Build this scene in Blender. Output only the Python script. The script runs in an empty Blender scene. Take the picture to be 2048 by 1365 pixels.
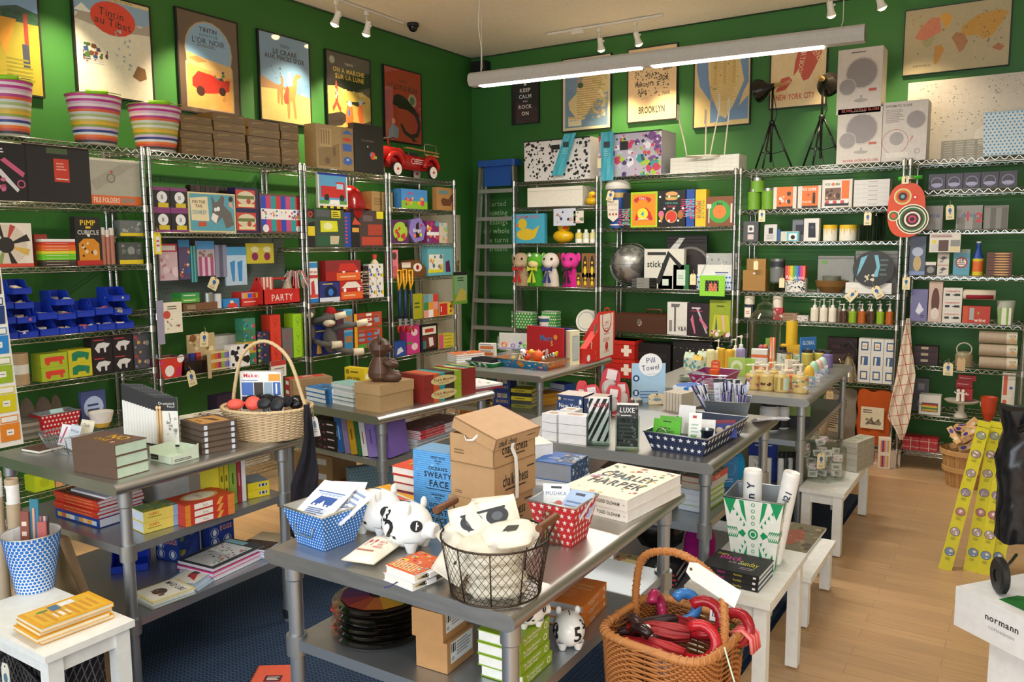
import bpy,math,random
from mathutils import Vector as V,Matrix
PI=math.pi
CAMP=V((4.864,-6.877,1.625));FPX=1626.18
_y,_p,_r=[math.radians(a)for a in(32.613,-6.696,-0.358)]
FW=V((-math.sin(_y)*math.cos(_p),math.cos(_y)*math.cos(_p),math.sin(_p)))
_rt=FW.cross(V((0,0,1))).normalized();_up=_rt.cross(FW)
RT=_rt*math.cos(_r)+_up*math.sin(_r);UP=-_rt*math.sin(_r)+_up*math.cos(_r)
scene=bpy.context.scene
COL=scene.collection
cd=bpy.data.cameras.new('camera');cam=bpy.data.objects.new('camera',cd);COL.objects.link(cam)
cd.sensor_width=36.0;cd.lens=FPX/2048*36.0;cd.clip_start=.05;cd.clip_end=60
cam.matrix_world=Matrix(((RT.x,UP.x,-FW.x,CAMP.x),(RT.y,UP.y,-FW.y,CAMP.y),(RT.z,UP.z,-FW.z,CAMP.z),(0,0,0,1)))
scene.camera=cam
w=bpy.data.worlds.new('world');scene.world=w;w.use_nodes=True
w.node_tree.nodes['Background'].inputs[0].default_value=(.75,.86,1,1)
w.node_tree.nodes['Background'].inputs[1].default_value=1.0
vs=scene.view_settings
vs.view_transform='Standard';vs.look='None';vs.gamma=1;vs.use_curve_mapping=False
vs.exposure=0.0
def area(name,loc,aim,sx,sy,power,col):
 l=bpy.data.lights.new(name,'AREA');l.shape='RECTANGLE';l.size=sx;l.size_y=sy;l.energy=power;l.color=col
 o=bpy.data.objects.new(name,l);COL.objects.link(o);o.location=loc
 o.rotation_euler=(V(aim)-V(loc)).to_track_quat('-Z','Y').to_euler();return o
area('daylight_window',(4.0,-9.3,1.75),(4.0,-5,.9),6.0,2.3,175,(.88,.94,1))
area('fill_light_behind',(3.2,-5.2,2.78),(3.2,-5.2,0),2.6,.12,27,(1,.95,.86))  # added overhead fill, out of view; no pendant fixture hangs here
area('fill_light_far_behind',(5.6,-6.6,2.78),(5.6,-6.6,0),2.6,.12,27,(1,.95,.86))  # second added fill light, unseen and without a lamp body
def _n(axis,v):
 return RT*FPX-(v-1024)*FW if axis=='x' else UP*FPX-(682.5-v)*FW
def slv(P,D,axis,v):
 n=_n(axis,v);P=V(P);D=V(D)
 return P+D*(n.dot(CAMP-P)/n.dot(D))
def ray(x,y):return FW+RT*((x-1024)/FPX)+UP*((682.5-y)/FPX)
def onz(z,x,y):
 d=ray(x,y);return CAMP+d*((z-CAMP.z)/d.z)
def onx(X,x,y):
 d=ray(x,y);return CAMP+d*((X-CAMP.x)/d.x)
def ony(Y,x,y):
 d=ray(x,y);return CAMP+d*((Y-CAMP.y)/d.y)
def lin(c):return c/12.92 if c<=.04045 else((c+.055)/1.055)**2.4
def rgb(h):return tuple(lin(int(h[i:i+2],16)/255)for i in(0,2,4))
_M={}
def mat(k):
 if k in _M:return _M[k]
 h,_,fl=k.partition('.')
 m=bpy.data.materials.new('paint_'+k.replace('.','_'));m.use_nodes=True;_M[k]=m
 nt=m.node_tree;N=nt.nodes;Lk=nt.links;b=N['Principled BSDF']
 c=rgb(h)
 if fl=='x':
  N.remove(b);o=N['Material Output']
  t=N.new('ShaderNodeBsdfTransparent');t.inputs[0].default_value=(*[min(1,.25+.75*q)for q in c],1)
  g=N.new('ShaderNodeBsdfGlossy');g.inputs['Roughness'].default_value=.06;g.inputs[0].default_value=(1,1,1,1)
  lw=N.new('ShaderNodeLayerWeight');lw.inputs[0].default_value=.12
  mx=N.new('ShaderNodeMixShader');Lk.new(lw.outputs['Facing'],mx.inputs[0]);Lk.new(t.outputs[0],mx.inputs[1]);Lk.new(g.outputs[0],mx.inputs[2])
  Lk.new(mx.outputs[0],o.inputs[0]);return m
 if fl=='e':
  b.inputs['Base Color'].default_value=(*c,1);b.inputs['Emission Color'].default_value=(*c,1);b.inputs['Emission Strength'].default_value=9;return m
 tc=N.new('ShaderNodeTexCoord');no=N.new('ShaderNodeTexNoise');no.inputs['Scale'].default_value=35;no.inputs['Detail'].default_value=2
 Lk.new(tc.outputs['Object'],no.inputs['Vector'])
 mx=N.new('ShaderNodeMix');mx.data_type='RGBA';Lk.new(no.outputs[0],mx.inputs[0])
 mx.inputs[6].default_value=(*[q*.9 for q in c],1);mx.inputs[7].default_value=(*[min(1,q*1.1+.002)for q in c],1)
 Lk.new(mx.outputs[2],b.inputs['Base Color'])
 b.inputs['Roughness'].default_value={'g':.18,'m':.3,'M':.22,'r':.85,'':.5,'k':.42}.get(fl,.5)
 if fl in('m','M','k'):b.inputs['Metallic'].default_value=1 if fl!='k' else .85
 if fl=='r':b.inputs['Specular IOR Level'].default_value=.2
 return m
def nodemat(key,fn):
 if key in _M:return _M[key]
 m=bpy.data.materials.new(key);m.use_nodes=True;_M[key]=m
 fn(m.node_tree,m.node_tree.nodes,m.node_tree.links,m.node_tree.nodes['Principled BSDF']);return m
_G={}
def glyph(ch,bold):
 k=(ch,bold)
 if k in _G:return _G[k]
 cu=bpy.data.curves.new('g','FONT');cu.body=ch;cu.size=1;cu.resolution_u=2;cu.offset=.022 if bold else 0
 o=bpy.data.objects.new('g',cu);COL.objects.link(o)
 me=o.to_mesh()
 vv=[(q.co.x,q.co.y)for q in me.vertices];ff=[tuple(q.vertices)for q in me.polygons]
 adv=(max([q[0]for q in vv])+.07)if vv else .3
 o.to_mesh_clear();bpy.data.objects.remove(o);bpy.data.curves.remove(cu)
 _G[k]=(vv,ff,adv);return _G[k]
class MB:
 def __init__(s):s.v=[];s.f=[];s.m=[];s.s=[];s.keys=[];s.T=None
 def mi(s,c):
  if c not in s.keys:s.keys.append(c)
  return s.keys.index(c)
 def add(s,vs,fs,c,smooth=False):
  b=len(s.v);T=s.T
  s.v+=[tuple(T@V(q))for q in vs]if T else[tuple(q)for q in vs]
  i=s.mi(c)
  for f in fs:s.f.append(tuple(b+q for q in f));s.m.append(i);s.s.append(smooth)
  return s
 def box(s,x0,y0,z0,x1,y1,z1,c):
  return s.add([(x0,y0,z0),(x1,y0,z0),(x1,y1,z0),(x0,y1,z0),(x0,y0,z1),(x1,y0,z1),(x1,y1,z1),(x0,y1,z1)],[(0,3,2,1),(4,5,6,7),(0,1,5,4),(1,2,6,5),(2,3,7,6),(3,0,4,7)],c)
 def rbox(s,x0,y0,z0,x1,y1,z1,c,r=.01,n=3):
  """box with rounded vertical corners"""
  p=[]
  for cx,cy,a0 in((x1-r,y0+r,-90),(x1-r,y1-r,0),(x0+r,y1-r,90),(x0+r,y0+r,180)):
   for i in range(n+1):
    a=math.radians(a0+90*i/n);p.append((cx+r*math.cos(a),cy+r*math.sin(a)))
  return s.prism(p,z0,z1,c)
 def prism(s,p,z0,z1,c,smooth=False,p2=None):
  n=len(p);p2=p2 or p
  s.add([(q[0],q[1],z0)for q in p]+[(q[0],q[1],z1)for q in p2],[tuple(range(n-1,-1,-1)),tuple(range(n,2*n))],c)
  return s.add([(q[0],q[1],z0)for q in p]+[(q[0],q[1],z1)for q in p2],[(i,(i+1)%n,n+(i+1)%n,n+i)for i in range(n)],c,smooth)
 def lathe(s,pr,c,cx=0,cy=0,seg=20,sx=1,sy=1,a0=0):
  """pr: (radius, z, colour of the band above it or None)"""
  n=seg
  for(a,b)in zip(pr[:-1],pr[1:]):
   k=a[2]if len(a)>2 and a[2]else c
   vs=[]
   for q in(a,b):
    for i in range(n):
     t=2*PI*i/n+a0;vs.append((cx+q[0]*math.cos(t)*sx,cy+q[0]*math.sin(t)*sy,q[1]))
   s.add(vs,[(i,(i+1)%n,n+(i+1)%n,n+i)for i in range(n)],k,True)
  return s
 def tube(s,pts,r,c,seg=6,closed=False,cap=True,flat=1):
  P=[V(p)for p in pts];n=len(P);rs=r if isinstance(r,(list,tuple))else[r]*n
  vs=[];up=None
  for i in range(n):
   a=P[(i-1)%n]if(closed or i)else P[0];b=P[(i+1)%n]if(closed or i<n-1)else P[-1]
   d=(b-a).normalized()
   if up is None:up=d.orthogonal().normalized()
   up=(up-d*up.dot(d));up=up.normalized()if up.length>1e-6 else d.orthogonal().normalized()
   sd=d.cross(up)
   for j in range(seg):
    t=2*PI*j/seg;vs.append(P[i]+(up*math.cos(t)*flat+sd*math.sin(t))*rs[i])
  fs=[]
  for i in range(n if closed else n-1):
   k=(i+1)%n
   for j in range(seg):fs.append((i*seg+j,i*seg+(j+1)%seg,k*seg+(j+1)%seg,k*seg+j))
  if cap and not closed:fs+=[tuple(range(seg-1,-1,-1)),tuple((n-1)*seg+j for j in range(seg))]
  return s.add(vs,fs,c,seg>4)
 def ball(s,cx,cy,cz,rx,c,ry=None,rz=None,seg=14,rings=9,bump=None):
  ry=ry or rx;rz=rz or rx;vs=[]
  for i in range(rings+1):
   p=PI*i/rings
   for j in range(seg):
    t=2*PI*j/seg;k=1+(bump(p,t)if bump else 0)
    vs.append((cx+rx*k*math.sin(p)*math.cos(t),cy+ry*k*math.sin(p)*math.sin(t),cz-rz*k*math.cos(p)))
  return s.add(vs,[(i*seg+j,i*seg+(j+1)%seg,(i+1)*seg+(j+1)%seg,(i+1)*seg+j)for i in range(rings)for j in range(seg)],c,True)
 def sheet(s,rows,c,t=0):
  """grid of points; doubled when t gives a thickness"""
  n=len(rows);m=len(rows[0]);vs=[V(p)for r in rows for p in r]
  fs=[(i*m+j,i*m+j+1,(i+1)*m+j+1,(i+1)*m+j)for i in range(n-1)for j in range(m-1)]
  if not t:return s.add(vs,fs,c,True)
  nn=(vs[1]-vs[0]).cross(vs[m]-vs[0]).normalized()*t;N=len(vs)
  fs2=[tuple(N+q for q in f[::-1])for f in fs]
  rim=[i*m for i in range(n)]+[(n-1)*m+j for j in range(1,m)]+[i*m+m-1 for i in range(n-2,-1,-1)]+list(range(m-2,0,-1))
  side=[(rim[i],rim[(i+1)%len(rim)],N+rim[(i+1)%len(rim)],N+rim[i])for i in range(len(rim))]
  return s.add(vs+[q-nn for q in vs],fs+fs2+side,c,False)
 def art(s,O,a,b,w,h,spec,off=.0004):
  if not spec:return s
  O=V(O);a=V(a);b=V(b);n=a.cross(b);k=[0]
  def put(ps,fs,c):
   k[0]+=1;o=O+n*(off+.00012*min(k[0],6)+.000004*k[0])
   s.add([o+a*(x*w)+b*(y*h)for x,y in ps],fs,c)
  mn=min(w,h)
  for cmd in spec.split(';'):
   t=cmd.split()
   if not t:continue
   q=t[0]
   if q=='R':
    x0,y0,x1,y1=map(float,t[1:5]);put([(x0,y0),(x1,y0),(x1,y1),(x0,y1)],[(0,1,2,3)],t[5])
   elif q in 'CE':
    x,y,rx=map(float,t[1:4]);i=4;ry=rx
    if q=='E':ry=float(t[4]);i=5;rx*=w;ry*=h
    else:rx*=mn;ry*=mn
    put([(x+rx/w*math.cos(2*PI*j/18),y+ry/h*math.sin(2*PI*j/18))for j in range(18)],[tuple(range(18))],t[i])
   elif q=='P':
    f=list(map(float,t[2:]));ps=list(zip(f[::2],f[1::2]));put(ps,[tuple(range(len(ps)))],t[1])
   elif q=='O':
    x,y,r,th=map(float,t[1:5]);r*=mn;r2=r-th*mn
    ps=[(x+e*math.cos(2*PI*j/20)/w,y+e*math.sin(2*PI*j/20)/h)for e in(r,r2)for j in range(20)]
    put(ps,[(j,(j+1)%20,20+(j+1)%20,20+j)for j in range(20)],t[5])
   elif q in 'TB':
    st=t[1].replace('_',' ');x,y,hh=map(float,t[2:5]);c=t[5]
    wm=float(t[6])if len(t)>6 else 9;rot=math.radians(float(t[7]))if len(t)>7 else 0
    sz=hh*h/.72;X=0;vs2=[];fs2=[]
    for ch in st:
     if ch==' ':X+=.32;continue
     g=glyph(ch,q=='B');bb=len(vs2)
     vs2+=[(X+e[0],e[1])for e in g[0]];fs2+=[tuple(bb+e for e in f)for f in g[1]];X+=g[2]
    if not vs2:continue
    sx=sz
    lim=wm*(w if abs(math.sin(rot))<.7 else h)
    if X*sx>lim:sx=lim/X
    cs,sn=math.cos(rot),math.sin(rot)
    put([(x+((e[0]-X/2)*sx*cs-(e[1]-.35)*sz*sn)/w,y+((e[0]-X/2)*sx*sn+(e[1]-.35)*sz*cs)/h)for e in vs2],fs2,c)
   elif q=='L':
    m_=int(t[1]);x0,y0,x1,y1=map(float,t[2:6]);rr=random.Random(m_*7+int(x0*100))
    vs2=[];fs2=[]
    for i in range(m_):
     yy=y0+(y1-y0)*(i+.5)/m_;e=(y1-y0)/m_*.22;xx=x0+(x1-x0)*(1-rr.random()*.3)
     bb=len(vs2);vs2+=[(x0,yy-e),(xx,yy-e),(xx,yy+e),(x0,yy+e)];fs2.append((bb,bb+1,bb+2,bb+3))
    put(vs2,fs2,t[6])
   elif q=='N':
    rr=random.Random(int(t[1]));cs=t[4].split(',');x0,y0,x1,y1=map(float,t[5:9])if len(t)>5 else(0,0,1,1)
    for i in range(int(t[2])):
     cx=x0+(x1-x0)*rr.random();cy=y0+(y1-y0)*rr.random();r=float(t[3])*(.5+rr.random())*mn;ph=rr.random()*6;m_=rr.choice((4,5,7,9))
     ps=[(min(x1,max(x0,cx+r*(.6+.4*rr.random())*math.cos(ph+2*PI*j/m_)/w)),min(y1,max(y0,cy+r*(.6+.4*rr.random())*math.sin(ph+2*PI*j/m_)/h)))for j in range(m_)]
     put(ps,[tuple(range(m_))],cs[i%len(cs)])
   elif q=='D':
    nx,ny=int(t[1]),int(t[2]);r=float(t[3])*min(w/nx,h/ny);sd=int(t[5])if len(t)>5 else 8
    vs2=[];fs2=[]
    for i in range(nx):
     for j in range(ny):
      cx=(i+.5+(.25 if j%2 else-.25))/nx;cy=(j+.5)/ny;bb=len(vs2)
      vs2+=[(cx+r*math.cos(2*PI*e/sd)/w,cy+r*math.sin(2*PI*e/sd)/h)for e in range(sd)];fs2.append(tuple(range(bb,bb+sd)))
    put(vs2,fs2,t[4])
   elif q=='A':
    nx,ny=int(t[1]),int(t[2]);r=float(t[3])*min(w/nx,h/ny);vs2=[];fs2=[]
    for i in range(nx):
     for j in range(ny):
      cx=(i+.5+(.2 if j%2 else-.2))/nx;cy=(j+.5)/ny;bb=len(vs2);vs2.append((cx,cy))
      vs2+=[(cx+(r if e%2==0 else r*.42)*math.sin(PI*e/5)/w,cy+(r if e%2==0 else r*.42)*math.cos(PI*e/5)/h)for e in range(10)]
      fs2+=[(bb,bb+1+(e+1)%10,bb+1+e)for e in range(10)]
    put(vs2,fs2,t[4])
   elif q=='S':
    cs=t[1].split(',');x0,y0,x1,y1=map(float,t[2:6])if len(t)>2 else(0,0,1,1)
    for i,c in enumerate(cs):
     if c!='-':a_,b_=x0+(x1-x0)*i/len(cs),x0+(x1-x0)*(i+1)/len(cs);put([(a_,y0),(b_,y0),(b_,y1),(a_,y1)],[(0,1,2,3)],c)
   elif q=='H':
    cs=t[1].split(',');x0,y0,x1,y1=map(float,t[2:6])if len(t)>2 else(0,0,1,1)
    for i,c in enumerate(cs):
     if c!='-':a_,b_=y1-(y1-y0)*i/len(cs),y1-(y1-y0)*(i+1)/len(cs);put([(x0,b_),(x1,b_),(x1,a_),(x0,a_)],[(0,1,2,3)],c)
  return s
 def mesh(s,name):
  me=bpy.data.meshes.new(name);me.from_pydata(s.v,[],s.f);me.materials.clear()
  for k in s.keys:me.materials.append(_M[k]if k in _M else mat(k))
  me.polygons.foreach_set('material_index',s.m);me.polygons.foreach_set('use_smooth',s.s);me.update();return me
def tag(o,label=None,cat=None,group=None,kind=None):
 if label:o['label']=label
 if cat:o['category']=cat
 if group:o['group']=group
 if kind:o['kind']=kind
 return o
def obj(name,mb,loc=(0,0,0),rz=0,parent=None,label=None,cat=None,group=None,kind=None,rot=None):
 o=bpy.data.objects.new(name,mb.mesh(name)if isinstance(mb,MB)else mb);COL.objects.link(o)
 o.location=loc;o.rotation_euler=rot if rot else(0,0,rz)
 if parent:o.parent=parent
 return tag(o,label,cat,group,kind)
def empty(name,loc=(0,0,0),rz=0,label=None,cat=None,group=None,rot=None):
 o=bpy.data.objects.new(name,None);o.empty_display_size=.05;COL.objects.link(o);o.location=loc;o.rotation_euler=rot if rot else(0,0,rz)
 return tag(o,label,cat,group)
def dup(o,loc=None,rz=None,label=None,group=None,parent=None):
 c=o.copy();COL.objects.link(c)
 if parent:c.parent=parent
 if loc is not None:c.location=loc
 if rz is not None:c.rotation_euler=(0,0,rz)
 if label:c['label']=label
 if group:c['group']=group
 for ch in list(o.children):dup(ch,parent=c)
 return c
DL,DB=.432,.511
SH={'L1':(2.2,1.87,1.53,1.16,.91,.61,.32,.06),'L2':(2.2,1.72,1.23,.83,.45,.1),'L3':(2.2,1.62,1.215,.82,.45,.1),'L4':(2.2,1.94,1.65,1.365,1.0,.705,.35,.08),'A':(2.2,1.97,1.645,1.255,.86,.5,.14),'B':(2.2,1.77,1.26,.88,.49,.1),'C':(2.2,1.89,1.645,1.26,1.04,.605,.13),'D':(2.2,1.99,1.715,1.40,1.075,.765,.41,.14)}
class Pl:
 def __init__(s,o,rz,w,d,h):s.o=V(o);s.rz=rz;s.w=w;s.d=d;s.h=h
 def at(s,x,y=0,z=0):return s.o+Matrix.Rotation(s.rz,3,'Z')@V((x,y,z))
 def cell(s,x,y,z,w,d,h):return Pl(s.at(x,y,z),s.rz,w,d,h)
 def mid(s):return s.at(s.w/2,s.d/2)
def S(key,x0,x1,yt,d=.2,inset=.02,dz=0):
 """stand on shelf key like 'L2.1' between image columns x0, x1, top at row yt"""
 k,i=key.split('.');z=SH[k][int(i)]+.001+dz
 if k[0]=='L':
  P=V((DL-inset,-2,z));a=slv(P,(0,1,0),'x',x0);b=slv(P,(0,1,0),'x',x1);rz=PI/2
 else:
  P=V((2,-DB+inset,z));a=slv(P,(1,0,0),'x',x0);b=slv(P,(1,0,0),'x',x1);rz=0
 t=slv((a+b)/2,(0,0,1),'y',yt)
 return Pl(a,rz,(b-a).length,d,t.z-z)
def G(z,p1,p0,p2,yt):
 """box on plane z: p1 left end, p0 near corner, p2 right-back end, yt image row of the near corner's top"""
 A=onz(z,*p0);B=onz(z,*p1);C_=onz(z,*p2);u=(A-B);w_=u.length;u.normalize();dv=V((-u.y,u.x,0))
 d=(C_-A).dot(dv);t=slv(A,(0,0,1),'y',yt)
 return Pl(B,math.atan2(u.y,u.x),w_,abs(d),t.z-z)
def G2(z,p1,p0,d,yt):
 A=onz(z,*p0);B=onz(z,*p1);u=(A-B);w_=u.length;u.normalize();t=slv(A,(0,0,1),'y',yt)
 return Pl(B,math.atan2(u.y,u.x),w_,d,t.z-z)
def GC(z,x,y,x2,yt):
 """round thing: base centre pixel, x2 right edge column, yt top row -> (loc, r, h)"""
 c=onz(z,x,y);e=slv(c,RT.cross(V((0,0,1))).cross(V((0,0,1)))*-1,'x',x2);t=slv(c,(0,0,1),'y',yt)
 return c,(e-c).length,t.z-z
def bx(mb,w_,d,h,c,f='',r='',t='',l='',x=0,y=0,z=0):
 mb.box(x,y,z,x+w_,y+d,z+h,c)
 mb.art((x,y,z),(1,0,0),(0,0,1),w_,h,f);mb.art((x+w_,y,z),(0,1,0),(0,0,1),d,h,r)
 mb.art((x,y+d,z),(0,-1,0),(0,0,1),d,h,l);mb.art((x,y,z+h),(1,0,0),(0,1,0),w_,d,t);return mb
ORD=['topmost of stack']+[k+' from top' for k in('second','third','fourth','fifth','sixth','seventh','eighth','ninth','tenth','eleventh','twelfth')]
def box(p,c,label,cat='box',f='',r='',t='',l='',name='box',group=None,lean=0):
 mb=bx(MB(),p.w,p.d,p.h,c,f,r,t,l)
 return obj(name,mb,p.o,0,None,label,cat,group,rot=(-lean,0,p.rz)if lean else(0,0,p.rz))
def pick(c,i):return c[i%len(c)]if isinstance(c,(list,tuple))else c
def boxes(p,nx,nz,c,label,cat='box',f='',r='',t='',l='',name='box',group=None,gap=.003,jit=0,cols=None):
 """nx columns and nz levels of separate boxes filling p"""
 rr=random.Random(int(p.w*9999));w_=p.w/nx;h=p.h/nz;out=[]
 for i in range(nx):
  for k in range(nz):
   lb=label
   if nz>1:lb+=', '+('top' if k==nz-1 else 'bottom' if k==0 else 'middle' if nz==3 else 'level %s'%['one','two','three','four','five','six'][k%6])+' row' if nx>1 else ', '+ORD[nz-1-k]
   if nx>1:lb+=', '+(cols[i]if cols else 'leftmost' if i==0 else 'rightmost' if i==nx-1 else 'central' if nx==3 else['','second','third','fourth','fifth','sixth','seventh','eighth','ninth','tenth'][i]+' from left')
   q=p.cell(i*w_+gap/2+rr.uniform(-jit,jit),rr.uniform(0,2*jit),k*h,w_-gap,p.d,h-.0006)
   out.append(box(q,pick(c,i*nz+k),lb,cat,pick(f,i*nz+k),pick(r,i*nz+k),pick(t,i*nz+k),pick(l,i*nz+k),name,group))
 return out
def book(p,c,label,f='',r='',t='',spine='f',page='f3efe4',name='book',cat='book',group=None,jit=0,l='',rr=random.Random(5)):
 """lying book: spine on the front ('f') or right ('r') or left ('l') or back ('b') side; pages are a part"""
 mb=MB();k=min(.0025,p.h*.12);w_,d,h=p.w,p.d,p.h
 mb.box(0,0,0,w_,d,k,c);mb.box(0,0,h-k,w_,d,h,c)
 sp={'f':(0,0,w_,k),'b':(0,d-k,w_,d),'r':(w_-k,0,w_,d),'l':(0,0,k,d)}[spine]
 mb.box(sp[0],sp[1],k,sp[2],sp[3],h-k,c)
 mb.art((0,0,h),(1,0,0),(0,1,0),w_,d,t)
 if spine=='f':mb.art((0,0,0),(1,0,0),(0,0,1),w_,h,f)
 if spine=='r':mb.art((w_,0,0),(0,1,0),(0,0,1),d,h,r)
 if spine=='l':mb.art((0,d,0),(0,-1,0),(0,0,1),d,h,l)
 o=obj(name,mb,p.o+V((rr.uniform(-jit,jit),rr.uniform(-jit,jit),0)),p.rz+rr.uniform(-jit,jit)*2,None,label,cat,group)
 e=.0018;pm=MB()
 pm.box(k if spine=='l' else e,k if spine=='f' else e,k+.0001,w_-(k if spine=='r' else e),d-(k if spine=='b' else e),h-k-.0001,page)
 obj('pages',pm,parent=o);return o
def books(p,n,c,label,f='',r='',t='',spine='f',jit=.004,name='book',group=None,page='f3efe4',cat='book',l=''):
 h=p.h/n
 for k in range(n):
  lb=label+(', '+ORD[n-1-k]if n>1 else '')
  book(p.cell(0,0,k*h,p.w,p.d,h-.0004),pick(c,n-1-k),lb,pick(f,n-1-k),pick(r,n-1-k),t if isinstance(t,str)and k==n-1 else '',spine,pick(page,n-1-k),name,cat,group,jit,pick(l,n-1-k))
def upright(p,items,group=None,name='book',cat='book',page='efe9dc',lean=0):
 """standing books side by side, spines out; items: (colour, spine art, label, rel width)"""
 tot=sum(i[3]if len(i)>3 else 1 for i in items);x=0
 for it in items:
  w_=p.w*(it[3]if len(it)>3 else 1)/tot;q=p.cell(x,0,0,w_-.001,p.d,p.h*(it[4]if len(it)>4 else 1));x+=w_
  mb=MB();k=.0015;mb.box(0,0,0,q.w,k*1.5,q.h,it[0]);mb.box(0,0,0,k,q.d,q.h,it[0]);mb.box(q.w-k,0,0,q.w,q.d,q.h,it[0])
  mb.art((0,0,0),(1,0,0),(0,0,1),q.w,q.h,it[1])
  o=obj(name,mb,q.o,0,None,it[2],cat,group,rot=(0,lean,q.rz)if lean else(0,0,q.rz))
  obj('pages',MB().box(k+.0001,k*1.5,.003,q.w-k-.0001,q.d-.004,q.h-.003,page),parent=o)
def round_(p):return p.at(p.w/2,p.w/2),p.w/2,p.h
def can(loc,r,h,c,label,cat='tin',name='tin',band='',lid='c8c8c4.m',group=None,rows=None):
 mb=MB();b=rows or[(r,0,c)]
 mb.lathe([(0,0)]+[(r*.97,0.0)]+b+[(r,h*.96,None),(r,h*.96,lid),(r*.96,h,lid),(0,h,lid)],c,seg=18)
 return obj(name,mb,loc,0,None,label,cat,group)
def jar(loc,r,h,body,lid,label,cat='jar',name='jar',group=None,fill=None,lidh=.16):
 o=obj(name,MB().lathe([(0,0),(r*.93,0),(r,h*.04),(r,h*(.9-lidh)),(r*.8,h*(1-lidh)),(r*.78,h*(1-lidh*.5))],body,seg=18),loc,0,None,label,cat,group)
 obj('lid',MB().lathe([(0,h*(1-lidh)),(r*.86,h*(1-lidh)),(r*.86,h*.985),(r*.8,h),(0,h)],lid,seg=18),parent=o)
 if fill:obj('contents',MB().lathe([(0,h*.02),(r*.88,h*.02),(r*.9,h*.74),(0,h*.74)],fill,seg=14),parent=o)
 return o
def tagcard(loc,rz,w_,h,label,ry=0,art='E .5 .62 .2 .16 2f5f9f;P 2f5f9f .34 .3 .46 .5 .56 .5 .68 .3 .6 .34 .5 .45 .42 .34;L 2 .2 .08 .85 .24 8a8474',c='e6d5a8',holec='9a6b40',strz=.03,cat='tag',lean=0):
 """hang tag with a ribbon print, hung by a string; loc = top middle"""
 mb=MB();p=[(-.5,-1),(.5,-1),(.5,-.14),(.3,0),(-.3,0),(-.5,-.14)]
 n=len(p);vs=[(x*w_,0,y*h)for x,y in p]+[(x*w_,.0012,y*h)for x,y in p]
 mb.add(vs,[tuple(range(n)),tuple(range(2*n-1,n-1,-1))]+[(i,n+i,n+(i+1)%n,(i+1)%n)for i in range(n)],c)
 mb.art((-w_/2,0,-h),(1,0,0),(0,0,1),w_,h,art+';C .5 .93 .09 %s;C .5 .93 .045 3a2a1a'%holec)
 o=obj('hang_tag',mb,loc,0,None,label,cat,'paper price tags',rot=(lean,ry,rz))
 if strz:obj('string',MB().tube([(0,-.001,-h*.07),(.004,-.004,strz*.5),(0,.004,strz)],.0008,'d8c9a0',4),parent=o)
 return o
def bin_(p,c,label,art='',artr='',rim='b9b8b2.k',taper=.13,name='storage_bin',cat='bin',group=None,inner=None,handle=False,t=.002):
 """tapered tin bin, open at the top, with a rolled rim"""
 w_,d,h=p.w,p.d,p.h;a=min(w_,d)*taper;inner=inner or c
 lo=[(a,a),(w_-a,a),(w_-a,d-a),(a,d-a)];hi=[(0,0),(w_,0),(w_,d),(0,d)]
 mb=MB();vs=[(x,y,0)for x,y in lo]+[(x,y,h)for x,y in hi]
 mb.add(vs,[(3,2,1,0)]+[(i,(i+1)%4,4+(i+1)%4,4+i)for i in range(4)],c)
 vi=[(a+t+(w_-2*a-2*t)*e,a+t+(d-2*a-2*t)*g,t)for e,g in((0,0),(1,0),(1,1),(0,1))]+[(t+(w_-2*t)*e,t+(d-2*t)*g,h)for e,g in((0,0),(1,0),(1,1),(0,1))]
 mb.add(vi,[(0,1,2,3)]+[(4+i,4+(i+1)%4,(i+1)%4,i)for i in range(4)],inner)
 def face(q,spec):
  if not spec:return
  b0,b1,t1,t0=[V(e)for e in q];nrm=(b1-b0).cross(t0-b0).normalized();tmp=MB();tmp.art((0,0,0),(1,0,0),(0,0,1),1,(t0-b0).length/max((t1-t0).length,.01),spec,0)
  H=(t0-b0).length/max((t1-t0).length,.01)
  for(f,mi_)in zip(tmp.f,tmp.m):
   ps=[]
   for i in f:
    x,y,z=tmp.v[i];v_=z/H;L=b0.lerp(t0,v_);R_=b1.lerp(t1,v_);ps.append(L.lerp(R_,x)+nrm*(.0006+abs(y)*.6))
   mb.add(ps,[tuple(range(len(ps)))],tmp.keys[mi_])
 face([vs[0],vs[1],vs[5],vs[4]],art);face([vs[1],vs[2],vs[6],vs[5]],artr)
 o=obj(name,mb,p.o,p.rz,None,label,cat,group)
 rr=.0035
 obj('rim',MB().tube([(0,0,h),(w_,0,h),(w_,d,h),(0,d,h)],rr,rim,6,closed=True),parent=o)
 if handle:
  e=-a*.38
  obj('handle',MB().tube([(w_*.28,a*.35-.004,h*.62),(w_*.3,e+a*.75-.008,h*.38),(w_*.7,e+a*.75-.008,h*.38),(w_*.72,a*.35-.004,h*.62)],.002,'b9b8b2.k',6),parent=o)
 return o
def wallmat(nt,N,L,b):
 no=N.new('ShaderNodeTexNoise');no.inputs['Scale'].default_value=3;tc=N.new('ShaderNodeTexCoord');L.new(tc.outputs['Object'],no.inputs['Vector'])
 cr=N.new('ShaderNodeValToRGB');cr.color_ramp.elements[0].color=(*rgb('2d6826'),1);cr.color_ramp.elements[1].color=(*rgb('316e2a'),1)
 L.new(no.outputs[0],cr.inputs[0]);L.new(cr.outputs[0],b.inputs['Base Color']);b.inputs['Roughness'].default_value=.55
 n2=N.new('ShaderNodeTexNoise');n2.inputs['Scale'].default_value=220;L.new(tc.outputs['Object'],n2.inputs['Vector'])
 bp=N.new('ShaderNodeBump');bp.inputs['Strength'].default_value=.12;bp.inputs['Distance'].default_value=.002;L.new(n2.outputs[0],bp.inputs['Height']);L.new(bp.outputs[0],b.inputs['Normal'])
nodemat('green_wall',wallmat)
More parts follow.
